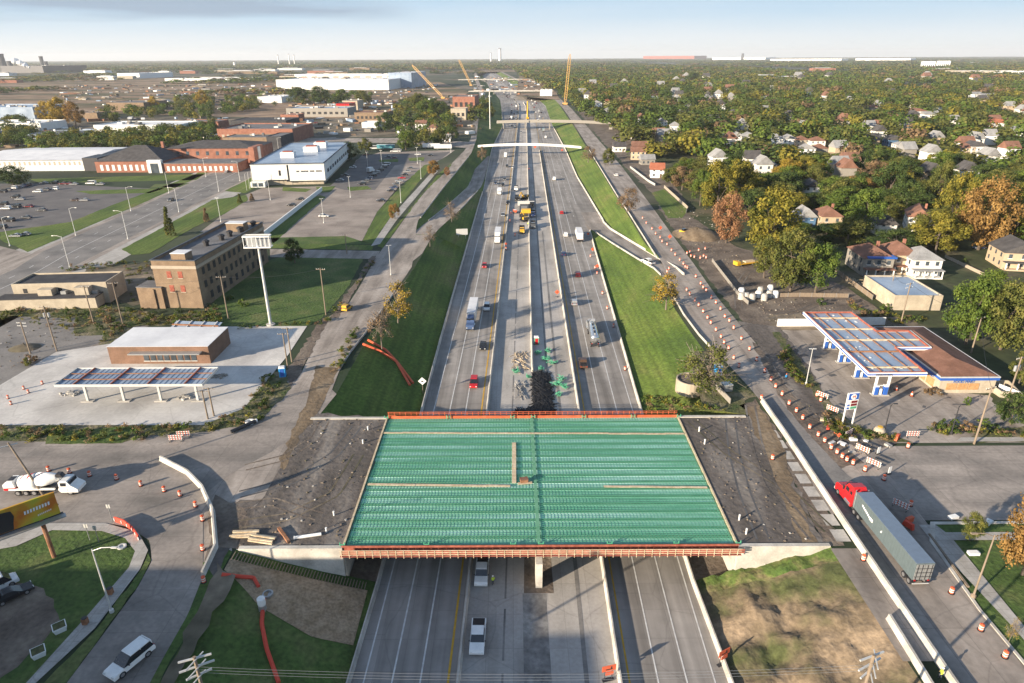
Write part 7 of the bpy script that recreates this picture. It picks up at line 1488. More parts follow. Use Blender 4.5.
# ------------------------------------------------------------ people
def person(pos, rz, top, legs, label, hat='white', walk=.12):
    import bmesh
    me = bpy.data.meshes.new('person')
    J = [(0, 0, .95), (0, 0, 1.15), (0, 0, 1.38), (0, 0, 1.52), (0, .01, 1.68), (.1, 0, .92), (.11, walk, .5), (.11, walk*.6-.03, .08), (.11, walk*.6+.14, .04), (-.1, 0, .92), (-.11, -walk*.3, .5), (-.11, -walk, .08), (-.11, -walk+.16, .04), (.2, 0, 1.4), (.27, -.03, 1.12), (.26, .12, .9), (.25, .18, .82), (-.2, 0, 1.4), (-.27, -.03, 1.12), (-.26, .14, .92), (-.25, .2, .84)]
    E_ = [(0, 1), (1, 2), (2, 3), (3, 4), (0, 5), (5, 6), (6, 7), (7, 8), (0, 9), (9, 10), (10, 11), (11, 12), (2, 13), (13, 14), (14, 15), (15, 16), (2, 17), (17, 18), (18, 19), (19, 20)]
    Rr = [.16, .15, .17, .06, .105, .1, .07, .05, .045, .1, .07, .05, .045, .075, .05, .038, .035, .075, .05, .038, .035]
    me.from_pydata(J, E_, []); o = bpy.data.objects.new('person', me); COL.objects.link(o); sk = o.modifiers.new('skin', 'SKIN'); sk.use_smooth_shade = True
    for v, r in zip(me.skin_vertices[0].data, Rr): v.radius = (r, r)
    me.skin_vertices[0].data[0].use_root = True; ss = o.modifiers.new('sub', 'SUBSURF'); ss.levels = ss.render_levels = 1
    dg = bpy.context.evaluated_depsgraph_get(); m2 = bpy.data.meshes.new_from_object(o.evaluated_get(dg)); COL.objects.unlink(o); bpy.data.objects.remove(o)
    m2.materials.clear()
    for m in ('skin', top, legs): m2.materials.append(M[m])
    for p_ in m2.polygons:
        z = p_.center.z; p_.material_index = 0 if z > 1.5 or (z < .9 and abs(p_.center.x) > .215) else (1 if z > .93 else 2)
    o = bpy.data.objects.new('person', m2); COL.objects.link(o); o.location = pos; o.rotation_euler = (0, 0, rz); tag(o, label, 'person')
    MB().lathe([(.15, 1.7), (.14, 1.78), (.09, 1.84), (.02, 1.86)], n=12).build('hard_hat', hat, o, smooth=True)
    return o
p = G(493, 585, DZ); person((p.x, p.y, ZR), .4, 'hivis', 'denim', 'worker in yellow vest standing beside the upper pickup')
p = G(785.5, 381); person((p.x, p.y, .06), .3, 'teal', 'denim', 'worker in blue standing among the barrels near the forecourt', 'orange')
p = G(513, 240, DZ)
for i, (px, py, c, lb) in enumerate([(528, 226, 'hivis', 'worker in yellow below the near excavator'), (511, 215, 'orange', 'worker in orange left of the road roller'), (522, 206, 'hivis', 'worker in yellow beside the paving train')]): p = G(px, py, DZ); person((p.x, p.y, ZR), i, c, 'denim', lb)
p = G(943, 679); person((p.x-.4, p.y, .06), 1.2, 'hivis', 'denim', 'worker in yellow at the foot of the lower right barrier')

# ------------------------------------------------------------ trees
def crown_mesh(seed, n_clump=46, leaves=150, R=4.3, H0=1.7, H1=10.5, size=.42, bare=0.0, shape='round', twig=False):
    r = random.Random(seed); V = []; Fc = []
    cl = []
    for i in range(n_clump):
        for _ in range(30):
            a = r.uniform(0, 2*pi); zz = r.random()
            if shape == 'cone': rad = R*(1-zz*.93)*r.uniform(.5, 1)
            elif shape == 'tall': rad = R*.75*sqrt(max(0, 1-(2*zz-1)**2))*r.uniform(.4, 1)
            else: rad = R*sqrt(max(0, 1-(1.75*zz-.75)**2))*r.uniform(.35, 1)
            break
        cl.append((rad*cos(a), rad*sin(a), H0+(H1-H0)*zz*.94+.2, r.uniform(.75, 1.55)*R/4*(.85 if shape == 'cone' else 1)))
    for cx, cy, cz, cr in cl:
        for _ in range(leaves):
            d = Vector((r.gauss(0, 1), r.gauss(0, 1), r.gauss(0, 1)*.85)); d.normalize(); q = d*cr*(r.random()**.33)*r.uniform(.75, 1.12)
            c = Vector((cx, cy, cz)) + q; nrm = (d + Vector((r.gauss(0, .42), r.gauss(0, .42), r.gauss(0, .42)+.3))).normalized()
            u = nrm.orthogonal().normalized(); v = nrm.cross(u); ang = r.uniform(0, pi); u, v = u*cos(ang)+v*sin(ang), v*cos(ang)-u*sin(ang); s_ = size*r.uniform(.55, 1.15)
            o = len(V); V += [tuple(c+u*s_*.5), tuple(c+v*s_*.38), tuple(c-u*s_*.5), tuple(c-v*s_*.38)]; Fc.append((o, o+1, o+2, o+3))
    me = bpy.data.meshes.new('crown'); me.from_pydata(V, [], Fc); me.update(); return me, cl
def trunk_mesh(seed, cl, H0, H1, n_limb=9, m='bark', r0=.28, twigs=0):
    r = random.Random(seed); mb = MB(); top = (r.uniform(-.3, .3), r.uniform(-.3, .3), H0+(H1-H0)*.45)
    mb.tube((0, 0, -.2), (top[0]*.5, top[1]*.5, H0*.9), r0, r0*.7, 8); mb.tube((top[0]*.5, top[1]*.5, H0*.9), top, r0*.7, r0*.4, 7)
    for c in r.sample(cl, min(n_limb, len(cl))):
        b = Vector((top[0]*.5, top[1]*.5, H0*.85)).lerp(Vector(top), r.random()); e = Vector(c[:3]); m_ = b.lerp(e, .5)+Vector((0, 0, .4)); mb.tube(b, m_, r0*.32, r0*.2, 5); mb.tube(m_, e, r0*.2, r0*.06, 5)
        for k in range(twigs):
            f = e+Vector((r.gauss(0, 1.1), r.gauss(0, 1.1), r.gauss(.3, .9))); mb.tube(m_.lerp(e, r.random()), f, .05, .02, 3)
    me = bpy.data.meshes.new('trunk'); me.from_pydata(mb.v, [], mb.f); me.materials.append(M[m]); me.update(); return me
TV = []
for sd_ in range(5):
    me, cl = crown_mesh(sd_); TV.append((me, trunk_mesh(sd_, cl, 2.2, 10.5)))
TALL = []
for sd_ in range(2):
    me, cl = crown_mesh(20+sd_, 44, 140, 3.4, 1.8, 13, .42, shape='tall'); TALL.append((me, trunk_mesh(20+sd_, cl, 2.4, 13)))
CON = []
me, cl = crown_mesh(40, 90, 60, 2.0, .3, 9.2, .34, shape='cone'); CON.append((me, trunk_mesh(40, cl, 1, 8.5, 4, r0=.16)))
THIN = []
for sd_ in range(3):
    me, cl = crown_mesh(60+sd_, 26, 16 if sd_ else 30, 3.6, 2.2, 8.5, .36); THIN.append((me, trunk_mesh(60+sd_, cl, 2.0, 8.5, 26, 'twig', .2, 7)))
MID = []
for sd_ in range(2):
    me, cl = crown_mesh(70+sd_, 34, 52, 3.6, 1.6, 8.5, .40); MID.append((me, trunk_mesh(70+sd_, cl, 2.0, 8.5, 26, 'twig', .2, 7)))
SHR = []
for sd_ in range(2):
    me, cl = crown_mesh(80+sd_, 14, 60, 1.3, .1, 1.9, .26); SHR.append((me, trunk_mesh(80+sd_, cl, .4, 1.8, 5, r0=.06)))
def leafcopy(me, col):
    key = (me.name, col)
    if key not in LC:
        c = me.copy(); c.materials.clear(); c.materials.append(LEAF[col]); LC[key] = c
    return LC[key]
LC = {}; TREEN = [0]
def tree(x, y, h, wd, col, label, var=None, z=None, group=None, name='tree', cat='tree'):
    var = var or TV; me, tm = var[rnd.randrange(len(var))]
    H = {id(TV): 10.9, id(TALL): 13.4, id(CON): 9.2, id(THIN): 9.2, id(MID): 9.2, id(SHR): 2.2}[id(var)]; Wd = {id(TV): 9.8, id(TALL): 7.4, id(CON): 4.6, id(THIN): 8.4, id(MID): 8.4, id(SHR): 3.4}[id(var)]
    t = thing(name, label, cat, (x, y, Z(x, y) if z is None else z), rnd.uniform(0, 2*pi), group); t.scale = (wd/Wd, wd/Wd, h/H)
    c = bpy.data.objects.new('crown', leafcopy(me, col)); COL.objects.link(c); c.parent = t; k = bpy.data.objects.new('trunk', tm); COL.objects.link(k); k.parent = t
    TREEN[0] += 1; TREES.append((x, y, wd/2)); return t
TREES = []
def treep(bx, by, top, wpx, col, label, var=None, z=None, **k):
    p = G(bx, by, z or 0); lo, hi = 0, 60
    for _ in range(30):
        m_ = (lo+hi)/2
        if PXY(p.x, p.y, (z or 0)+m_)[1] > top: lo = m_
        else: hi = m_
    zc_ = p.y*_cp + CH*_sp
    return tree(p.x, p.y, max(lo, 1.2), wpx*zc_/F, col, label, var, z, **k)
# hero trees (base x, base y, top y, width) read off the photograph
HT_ = [
 (768, 262, 188, 66, 'golden', 'big golden-green tree left of the blue house', 'TV'), (790, 292, 228, 52, 'olive', 'olive tree standing over the right yard fence', 'TV'), (815, 293, 240, 46, 'green', 'green tree at the fence left of the grey house', 'TV'), (764, 278, 236, 34, 'olive', 'olive tree behind the yellow flatbed in the yard', 'TV'),
 (726, 243, 193, 36, 'red', 'russet pink tree beside the tan spoil heap', 'TV'), (716, 214, 160, 44, 'golden', 'golden-green tree above the russet tree', 'TV'), (700, 206, 168, 26, 'green', 'green tree behind the small green lot', 'TV'), (735, 205, 158, 40, 'golden', 'tall golden tree between the russet tree and the forest', 'TV'),
 (863, 236, 186, 40, 'green', 'bright green tree right of the tan and blue houses', 'TV'), (886, 206, 160, 40, 'dark', 'dark tree behind the bright green one', 'TV'), (978, 250, 178, 54, 'orange', 'large orange-brown tree right of the white gabled house', 'TV'), (1012, 244, 180, 44, 'golden', 'golden tree at the right edge beside the orange-brown one', 'TV'), (950, 236, 172, 40, 'golden', 'golden tree just left of the large orange-brown one', 'TV'), (935, 215, 160, 30, 'olive', 'olive tree behind the white gabled house', 'TV'),
 (965, 345, 276, 52, 'green', 'large green tree right of the tan flat building', 'TV'), (1000, 350, 282, 56, 'olive', 'yellowish green tree at the right edge above the store', 'TV'), (985, 318, 270, 50, 'green', 'green tree behind the pair by the store', 'TV'), (1022, 330, 280, 40, 'dark', 'dark green tree cut by the right edge beside the store', 'TV'), (1018, 385, 352, 30, 'olive', 'olive shrub-like tree at the right edge by the fence', 'TV'),
 (1010, 425, 392, 34, 'dark', 'dark bushy tree behind the right utility pole', 'TV'), (1022, 575, 490, 60, 'orange', 'orange autumn tree at the lower right edge', 'TV'), (970, 541, 513, 22, 'olive', 'small olive tree beside the lower right sidewalk', 'TV'), (1008, 643, 617, 14, 'yellow', 'tiny yellow tree beside the lower right sidewalk', 'THIN'),
 (666, 309, 272, 40, 'yellow', 'yellow-edged tree standing at the top of the right grass bank', 'THIN0'), (706, 392, 340, 62, 'olive', 'half bare tree over the round concrete ring', 'THIN0'), (627, 212, 186, 26, 'brown', 'brownish tree on the right bank beside the low wall', 'THIN0'), (588, 162, 145, 18, 'brown', 'brown tree at the right end of the arched footbridge', 'THIN0'), (608, 165, 148, 14, 'olive', 'olive bush-tree below the right footbridge end', 'TV'),
 (398, 322, 280, 34, 'yellow', 'yellow half bare tree on the left bank, upper of the pair', 'THIN0'), (382, 348, 306, 32, 'brown', 'bare tree on the left bank, lower of the pair', 'THIN'), (430, 246, 224, 18, 'brown', 'bare brown tree beside the left service road', 'THIN'), (452, 224, 200, 20, 'brown', 'bare tree on the grass between the ramp and the freeway', 'THIN'), (395, 219, 203, 14, 'orange', 'small orange-brown tree beside the left sidewalk', 'TV'), (434, 175, 160, 16, 'orange', 'orange-brown tree at the top of the left sidewalk', 'TV'), (447, 176, 167, 8, 'red', 'tiny russet tree in the verge beside the left road', 'TV'),
 (171, 236, 205, 13, 'olive', 'slim conical tree on the boulevard grass strip', 'CON'), (295, 263, 238, 22, 'dark', 'dark bush tree by the lane east of the brick building', 'TV'), (207, 222, 207, 8, 'brown', 'small brown sapling right of the conical tree', 'CON'), (240, 203, 193, 7, 'olive', 'small sapling at the far end of the grass strip', 'CON'), (252, 201, 193, 7, 'brown', 'brown sapling at the right end of the grass strip', 'CON'),
 (14, 186, 166, 34, 'dark', 'dark evergreen clump beside the white warehouse', 'TV'), (62, 125, 97, 26, 'yellow', 'bright golden tree, left one of the pair on the left', 'TV'), (76, 126, 101, 22, 'orange', 'orange golden tree, right one of the pair on the left', 'TV'), (48, 122, 101, 18, 'yellow', 'smaller golden tree left of the bright pair', 'TV'),
 (155, 110, 96, 12, 'yellow', 'yellow tree right of the tan warehouse', 'TV'), (203, 106, 90, 14, 'yellow', 'tall yellow tree above the brown shops', 'TV'), (298, 104, 86, 20, 'dark', 'dark round tree in front of the white factory, left', 'TV'), (320, 104, 86, 22, 'dark', 'dark round tree in front of the white factory, centre', 'TV'), (342, 102, 89, 18, 'green', 'green tree in front of the white factory, right', 'TV'), (362, 104, 90, 16, 'olive', 'olive tree at the right end of the factory tree row', 'TV'),
 (406, 150, 131, 20, 'green', 'green tree in front of the white two storey house', 'TV'), (385, 132, 112, 20, 'dark', 'dark tree left of the west houses', 'TV'), (428, 118, 98, 24, 'green', 'big green tree behind the west houses', 'TV'), (441, 118, 101, 20, 'dark', 'dark tree right behind the west houses', 'TV'), (418, 112, 92, 18, 'olive', 'olive tree under the leaning crane', 'TV'), (440, 146, 128, 18, 'olive', 'olive tree right of the tan bungalow', 'TV'), (452, 140, 124, 14, 'dark', 'dark tree beside the left service road in the distance', 'TV'), (350, 160, 142, 22, 'dark', 'dark bushes beside the office block wall', 'TV'), (366, 152, 138, 16, 'olive', 'olive bush behind the middle lot', 'TV'),
 (491, 118, 106, 10, 'olive', 'olive tree on the left bank beyond the flat overpass', 'TV'), (482, 160, 146, 12, 'brown', 'brown tree at the left end of the arched footbridge', 'THIN0'), (692, 84, 72, 16, 'dark', 'dark crown just right of the upright crane', 'TV'),
]
for a in HT_:
    v = {'TV': TV, 'CON': CON, 'THIN': THIN, 'THIN0': None}[a[6]]
    if a[6] == 'THIN0': v = MID
    z0_ = 0
    if a[5].startswith('bare tree on the grass'): z0_ = -3
    if 'left end of the arched' in a[5]: z0_ = 0
    treep(a[0], a[1], a[2], a[3], a[4], a[5], v, z0_)
# shrubs and weeds one can tell apart
SH = [(215, 310), (180, 312), (245, 306), (150, 318), (110, 322), (20, 312), (8, 318), (70, 316), (100, 330), (130, 312), (160, 262), (88, 284), (27, 366), (30, 362), (230, 300), (797, 378), (790, 368), (786, 352), (862, 316), (885, 310), (850, 304), (955, 425), (965, 430), (940, 428), (985, 425), (995, 430), (932, 395), (968, 405), (1000, 265), (965, 262), (940, 250), (900, 248), (850, 248), (822, 305), (480, 128)]
WHERE = lambda px, py: 'in the weeds before the brick building' if px < 260 and py < 335 else ('on the left gravel lot edge' if px < 60 else ('along the west edge of the forecourt' if px < 830 and py > 350 else ('behind the gas canopy' if py > 295 and px < 900 else ('near the forecourt corner pole' if py > 390 else 'in the gardens of the near houses'))))
for px, py in SH:
    p = G(px, py); c = rnd.choice(['olive', 'green', 'dark', 'brown']); tree(p.x, p.y, rnd.uniform(1.2, 2.6), rnd.uniform(2.4, 4.6), c, '%s shrub %s' % (c, WHERE(px, py)), SHR, group='shrubs', name='shrub', cat='shrub')
# forest: free positions
RH = []
for i in range(84):
    y = 380*(5.6**rnd.random()); x = rnd.uniform(112, .80*(.92*y+26)); RH.append((x, y))
    if y < 1380: HOUSES.append((x, y, 6, ''))
def maxh(x, y):
    m_ = 99
    for hx, hy, r, _ in HOUSES:
        d = hy-y
        if 0 < d < .3*hy and abs(x*hy/y-hx) < r+2.5: m_ = min(m_, 1.6 + d*67/hy)
    return m_
def blocked(x, y, m=3):
    for hx, hy, r, _ in HOUSES:
        if abs(x-hx) < r+m+2 and -(r+m+4) < y-hy < r+m: return True
    return False
def inpoly(x, y, P_):
    c = False; j = len(P_)-1
    for i in range(len(P_)):
        if (P_[i][1] > y) != (P_[j][1] > y) and x < (P_[j][0]-P_[i][0])*(y-P_[i][1])/(P_[j][1]-P_[i][1])+P_[i][0]: c = not c
        j = i
    return c
FOREST = [(118, 250), (104, 262), (92, 320), (90, 400), (94, 520), (104, 620), (98, 720), (97, 900), (97, 1400), (2200, 1400), (900, 640), (420, 300), (250, 225), (190, 220)]
NOGO = [(150, 196, 262, 300)]
cand = []
sp = 12.5
yq = 215
while yq < 1380:
    s_ = sp*(1+max(0, yq-350)/1500); xq = 95
    while xq < .80*(yq*.92+30)+60:
        x, y = xq + rnd.uniform(-.42, .42)*s_, yq + rnd.uniform(-.42, .42)*s_
        gap = noise.noise(Vector((x*.018, y*.010, 2.2)))
        if inpoly(x, y, FOREST) and gap > -.42 and not blocked(x, y) and maxh(x, y) > 4.5:
            if all((x-a)**2+(y-b)**2 > (r*.8+2.2)**2 for a, b, r in TREES[:70]): cand.append((x, y))
        xq += s_
    yq += s_*.95
COLW = ['green']*7 + ['dark']*7 + ['olive']*9 + ['golden']*3 + ['brown']
def tone(x, y, far=False):
    n_ = noise.noise(Vector((x*.02, y*.012, 7)))
    if n_ > (.42 if far else .34) and rnd.random() < .6: return rnd.choice(['golden', 'golden', 'orange', 'olive', 'olive', 'brown'] + (['yellow'] if y < 500 else ['olive']))
    if far: return rnd.choice(['green']*4 + ['dark']*3 + ['olive']*6 + ['golden']*2 + ['brown'])
    return rnd.choice(COLW)
LM = [(h[0], h[1], h[3]) for h in HOUSES if h[3]]
cand.sort(key=lambda c: c[1]*.92+c[0]*.1)
budget = 296 - TREEN[0] + len(SH)
CN = dict(green='green', dark='dark green', olive='olive', golden='golden-green', orange='orange', brown='brown', yellow='yellow', red='russet')
def short(l):
    l = l.split(' behind')[0].split(' between')[0].split(' right of')[0].split(' left of')[0].split(' in the')[0].split(' with')[0].split(' of the')[0].split(' beside')[0].split(' past')[0].split(' among')[0].split(' at the')[0].split(' near')[0].split(' above')[0].split(' showing')[0].split(' far')[0]; return l
for x, y in cand[:budget]:
    c = tone(x, y); hx, hy, hl = min(LM, key=lambda h: (h[0]-x)**2+((h[1]-y)*.7)**2); dx, dy = x-hx, y-hy
    rel = ('right of' if dx > 0 else 'left of') if abs(dx) > abs(dy)*.6 else ('behind' if dy > 0 else 'in front of'); rel = ('well ' if dx*dx+dy*dy > 45**2 else 'just ') + rel
    s_ = rnd.uniform(.8, 1.3); tree(x, y, min(maxh(x, y), 11.5*s_*rnd.uniform(.85, 1.15)), 15.5*s_, c, '%s%s tree %s the %s' % ('large ' if s_ > 1.12 else ('small ' if s_ < .9 else ''), CN[c], rel, short(hl)), TALL if rnd.random() < .12 else TV, group='trees of the wooded district')
rest = cand[budget:]
# the far wood: one mass of leaf clusters
def far_clump(seed, n_=70, R=.5, s0=.17, flat=False):
    r = np.random.RandomState(seed); k = 6; cc = np.stack([r.uniform(-.26, .26, k), r.uniform(-.26, .26, k), r.uniform(.35, .8, k)], 1); V = []
    for i in range(n_):
        c = cc[r.randint(k)]; d = r.normal(size=3); d /= np.linalg.norm(d); p = c + d*np.array([.26, .26, .22])*r.uniform(.85, 1.03); nr = d + r.normal(size=3)*.28; nr[2] += .3; nr /= np.linalg.norm(nr)
        u = np.cross(nr, [.3, .8, .5]); u /= np.linalg.norm(u); v = np.cross(nr, u); s_ = s0*r.uniform(.7, 1.2); V += [p+u*s_*.5, p+v*s_*.45, p-u*s_*.5, p-v*s_*.45]
    return np.array(V)
FC = [far_clump(i, 230, s0=.115) for i in range(5)]; FC2 = [far_clump(10+i, 44, s0=.24) for i in range(4)]
def mass(name, pts, templ, label, cat='wood', cols_=None):
    """pts: x, y, width, height, colour index"""
    out = []; mi = []
    for x, y, w_, h_, ci in pts:
        T_ = templ[rnd.randrange(len(templ))]; a = rnd.uniform(0, 6.28); ca, sa = cos(a), sin(a); X = T_[:, 0]*ca - T_[:, 1]*sa; Y = T_[:, 0]*sa + T_[:, 1]*ca
        out.append(np.stack([X*w_+x, Y*w_+y, T_[:, 2]*h_], 1)); mi += [ci]*(len(T_)//4)
    V = np.concatenate(out).astype(np.float32); nf = len(V)//4
    me = bpy.data.meshes.new(name); me.vertices.add(len(V)); me.vertices.foreach_set('co', V.ravel()); me.loops.add(nf*4); me.loops.foreach_set('vertex_index', np.arange(nf*4, dtype=np.int32)); me.polygons.add(nf); me.polygons.foreach_set('loop_start', np.arange(0, nf*4, 4, dtype=np.int32)); me.polygons.foreach_set('loop_total', np.full(nf, 4, dtype=np.int32))
    for c in CORD: me.materials.append(LEAF[c])
    me.polygons.foreach_set('material_index', np.array(mi, dtype=np.int32)); me.update(calc_edges=True); me.validate()
    o = bpy.data.objects.new(name, me); COL.objects.link(o); o['kind'] = 'stuff'; tag(o, label, cat); return o
CORD = list(LEAF); ci = lambda c: CORD.index(c)
pts = [(x, y, rnd.uniform(17, 29)*(1+y/6000), min(maxh(x, y)*1.05, rnd.uniform(14, 22)), ci(tone(x, y, True))) for x, y in rest]
mass('far_wood', pts, FC, 'autumn wooded district stretching back behind the nearer trees', 'wood')
# beyond: sparser, bigger clumps right to the horizon
pts = []; yq = 1380
while yq < 20000:
    s_ = 17*(yq/1380)**1.0; xq = -200 - yq*.1
    xl = 115 if yq < 1500 else (90 if yq < 2300 else 60 if yq < 4000 else -9000)
    xq = xl if yq < 4000 else -.82*yq
    while xq < .84*yq+60:
        x, y = xq+rnd.uniform(-.5, .5)*s_, yq+rnd.uniform(-.5, .5)*s_; g_ = noise.noise(Vector((x*.0011, y*.0006, 5)))
        if g_ > -.32 and not (x > .55*y and y < 2600 and noise.noise(Vector((x*.01, y*.006, 1))) < .05): pts.append((x, y, s_*rnd.uniform(.95, 1.4), rnd.uniform(12, 19)*(1+(yq > 3000)*.25), ci(tone(x*.3, y*.3, True))))
        xq += s_
    yq += s_*1.1
mass('distant_wood', pts, FC2, 'hazy distant woodland reaching the horizon', 'wood')
# west side tree belts
BELTS = [([(-40, 150), (28, 148), (40, 128), (20, 120), (-40, 126)], 10), ([(28, 158), (70, 158), (200, 148), (218, 146), (215, 126), (190, 130), (130, 134), (60, 140), (30, 140)], 10), ([(125, 118), (160, 120), (175, 104), (130, 110)], 11), ([(170, 121), (218, 120), (215, 97), (178, 99)], 11), ([(222, 116), (258, 112), (262, 98), (226, 98)], 11), ([(410, 150), (450, 146), (456, 120), (430, 100), (400, 104), (388, 120), (395, 140)], 10), ([(272, 106), (372, 104), (370, 94), (280, 96)], 12), ([(98, 122), (118, 124), (118, 110), (100, 110)], 10), ([(470, 128), (482, 124), (492, 106), (484, 100), (470, 108)], 9)]
pts = []; wl = []
for P_, s_ in BELTS:
    W_ = [tuple(G(a, b)[:2]) for a, b in P_]; xs = [p[0] for p in W_]; ys_ = [p[1] for p in W_]; y = min(ys_)
    while y < max(ys_):
        k_ = s_*(1+max(0, y-500)/900); x = min(xs)
        while x < max(xs):
            a, b = x+rnd.uniform(-.4, .4)*k_, y+rnd.uniform(-.4, .4)*k_
            if inpoly(a, b, W_) and rnd.random() < .8 and not blocked(a, b): pts.append((a, b, rnd.uniform(9, 14)*(1+b/4000), rnd.uniform(7, 12), ci(rnd.choice(['dark', 'dark', 'green', 'olive', 'olive', 'green', 'golden']))))
            x += k_
        y += k_
mass('tree_belt', pts, FC, 'dark green tree belts among the sheds west of the boulevard', 'wood')
pts = []
y = 1250
while y < 4000:
    k_ = 26*(y/1250); x = -.84*y
    while x < -60 - .03*y:
        a, b = x+rnd.uniform(-.5, .5)*k_, y+rnd.uniform(-.5, .5)*k_; g_ = noise.noise(Vector((a*.002, b*.0045, 9)))
        thr = .12 if y > 2300 else (.30 if x > -900 else .2)
        if g_ > thr and not (-600 < a < -240 and 1600 < b < 2000) and not (-420 < a < -230 and b < 2300): pts.append((a, b, k_*rnd.uniform(.8, 1.2), rnd.uniform(8, 14), ci(rnd.choice(['dark', 'olive', 'green', 'golden', 'brown']))))
        x += k_
    y += k_*1.05
mass('distant_wood', pts, FC2, 'scattered woods beyond the cleared land on the left', 'wood')
# weeds, rubble and clutter nobody could count
def scatter(P_, n_, px=True):
    W_ = [tuple(G(a, b)[:2]) for a, b in P_] if px else P_; xs = [p[0] for p in W_]; ys_ = [p[1] for p in W_]; out = []
    while len(out) < n_:
        a, b = rnd.uniform(min(xs), max(xs)), rnd.uniform(min(ys_), max(ys_))
        if inpoly(a, b, W_): out.append((a, b))
    return out
WZ = [([(0, 426), (203, 427), (244, 410), (266, 376), (284, 376), (262, 420), (200, 434), (120, 444), (0, 440)], 150), ([(0, 304), (130, 308), (165, 316), (75, 334), (0, 316)], 120), ([(98, 345), (110, 328), (150, 318), (205, 312), (212, 324), (137, 326)], 110), ([(85, 268), (150, 262), (160, 300), (133, 306)], 60), ([(203, 318), (213, 300), (222, 322), (212, 326)], 40), ([(786, 345), (796, 372), (812, 388), (800, 388), (780, 360)], 50), ([(826, 415), (860, 432), (905, 440), (840, 440), (822, 424)], 60), ([(925, 426), (1024, 434), (1024, 438), (930, 434)], 40), ([(640, 395), (680, 400), (735, 412), (650, 412)], 60), ([(840, 300), (870, 312), (930, 320), (905, 326), (850, 312)], 70), ([(360, 330), (340, 372), (330, 372), (352, 328)], 40), ([(60, 268), (130, 262), (128, 268), (62, 272)], 30), ([(225, 330), (330, 322), (372, 262), (376, 262), (345, 300), (322, 324)], 40)]
pts = []
for P_, n_ in WZ:
    for a, b in scatter(P_, n_): pts.append((a, b, rnd.uniform(.8, 2.2), rnd.uniform(.5, 1.5), ci(rnd.choice(['olive', 'dark', 'green', 'brown', 'golden', 'olive']))))
mass('weeds', pts, FC2, 'weeds and scrub growing on the verges around the building sites', 'weeds')
mb = MB()
for P_, n_, z0 in (([(320, 414), (386, 420), (345, 547), (240, 547), (264, 505), (300, 436)], 160, .05), ([(690, 420), (742, 414), (826, 548), (736, 548)], 130, .05), ([(690, 200), (740, 250), (760, 300), (735, 300), (690, 250), (660, 215)], 260, .05), ([(750, 300), (850, 300), (860, 318), (770, 322)], 160, .06), ([(800, 400), (870, 440), (880, 465), (840, 445)], 120, .08), ([(0, 320), (100, 322), (60, 350), (0, 380)], 90, .05), ([(600, 105), (640, 125), (650, 160), (620, 150)], 160, .06)):
    for a, b in scatter(P_, n_): s_ = rnd.uniform(.10, .34)*(1+b/400); mb.box(a, b, Z(a, b)+z0-.02, s_, s_*rnd.uniform(.5, 1.2), s_*rnd.uniform(.2, .6), rnd.uniform(0, 3), rnd.choice([0, 1, 1, 1, 2, 2, 2, 1]), .7, .7)
o = mb.build('loose_rubble', ['concd', 'dirt', 'brush', 'sidg']); o['kind'] = 'stuff'; tag(o, 'loose stones and scraps strewn over the dirt of the building sites', 'rubble')
mb = MB()
for P_, n_ in (([(60, 86), (270, 84), (440, 84), (400, 112), (240, 112), (60, 110)], 420), ([(290, 104), (470, 96), (474, 134), (300, 136)], 260), ([(0, 120), (230, 118), (230, 140), (0, 150)], 120), ([(600, 100), (640, 118), (650, 150), (610, 130)], 50), ([(470, 76), (540, 80), (545, 96), (480, 98)], 120)):
    for a, b in scatter(P_, n_): s_ = rnd.uniform(1.2, 5)*(1+b/2500); mb.box(a, b, .1, s_*rnd.uniform(.5, 2.5), s_, rnd.uniform(.6, 3.2), rnd.uniform(0, 3), rnd.randrange(8))
o = mb.build('yard_clutter', ['concd', 'rust', 'brush', 'white', 'sidg', 'roofb', 'tan', 'dmetal']); o['kind'] = 'stuff'; tag(o, 'scattered machines, material and containers over the industrial yards', 'yard clutter')
# small roofs that show among the farther trees
def make_small(rt_):
    def f():
        t = empty('house'); MB().box(0, 0, 0, 10, 9, 6.5).build('wall', 'white', t); gable(0, 0, 10, 9, 6.5, 4, rt_, t, 'y' if rt_ != 'shingb' else 'x', wallm='white'); windows(t, 2, 1.2, -5, 5, -4.5, 1.3, 1.5, 'wglass'); windows(t, 2, 3.9, -5, 5, -4.5, 1.3, 1.5, 'wglass'); return t
    return Kind(f, ('wall', 'gable_wall'))
KH = [make_small('shingg'), make_small('shingb'), make_small('shingd'), make_small('shingg')]; RN = ['grey', 'brown', 'dark', 'pale']
for x, y in RH:
    k_ = rnd.randrange(4); wl_, wn = rnd.choice([('sidw', 'white'), ('sidw', 'white'), ('white', 'bright white'), ('sidg', 'grey'), ('sidt', 'tan')]); s_ = 1+max(0, y-700)/1500
    hh = KH[k_].place((x, y, rnd.uniform(1.5, 5) if 0 else 0), rnd.choice([0, pi/2])+rnd.uniform(-.1, .1), '%s house with %s roof in the %s wooded district' % (wn, RN[k_], 'farther' if y > 1200 else 'middle'), 'house', 'houses among the trees', wl_, (s_, s_, s_*1.15))
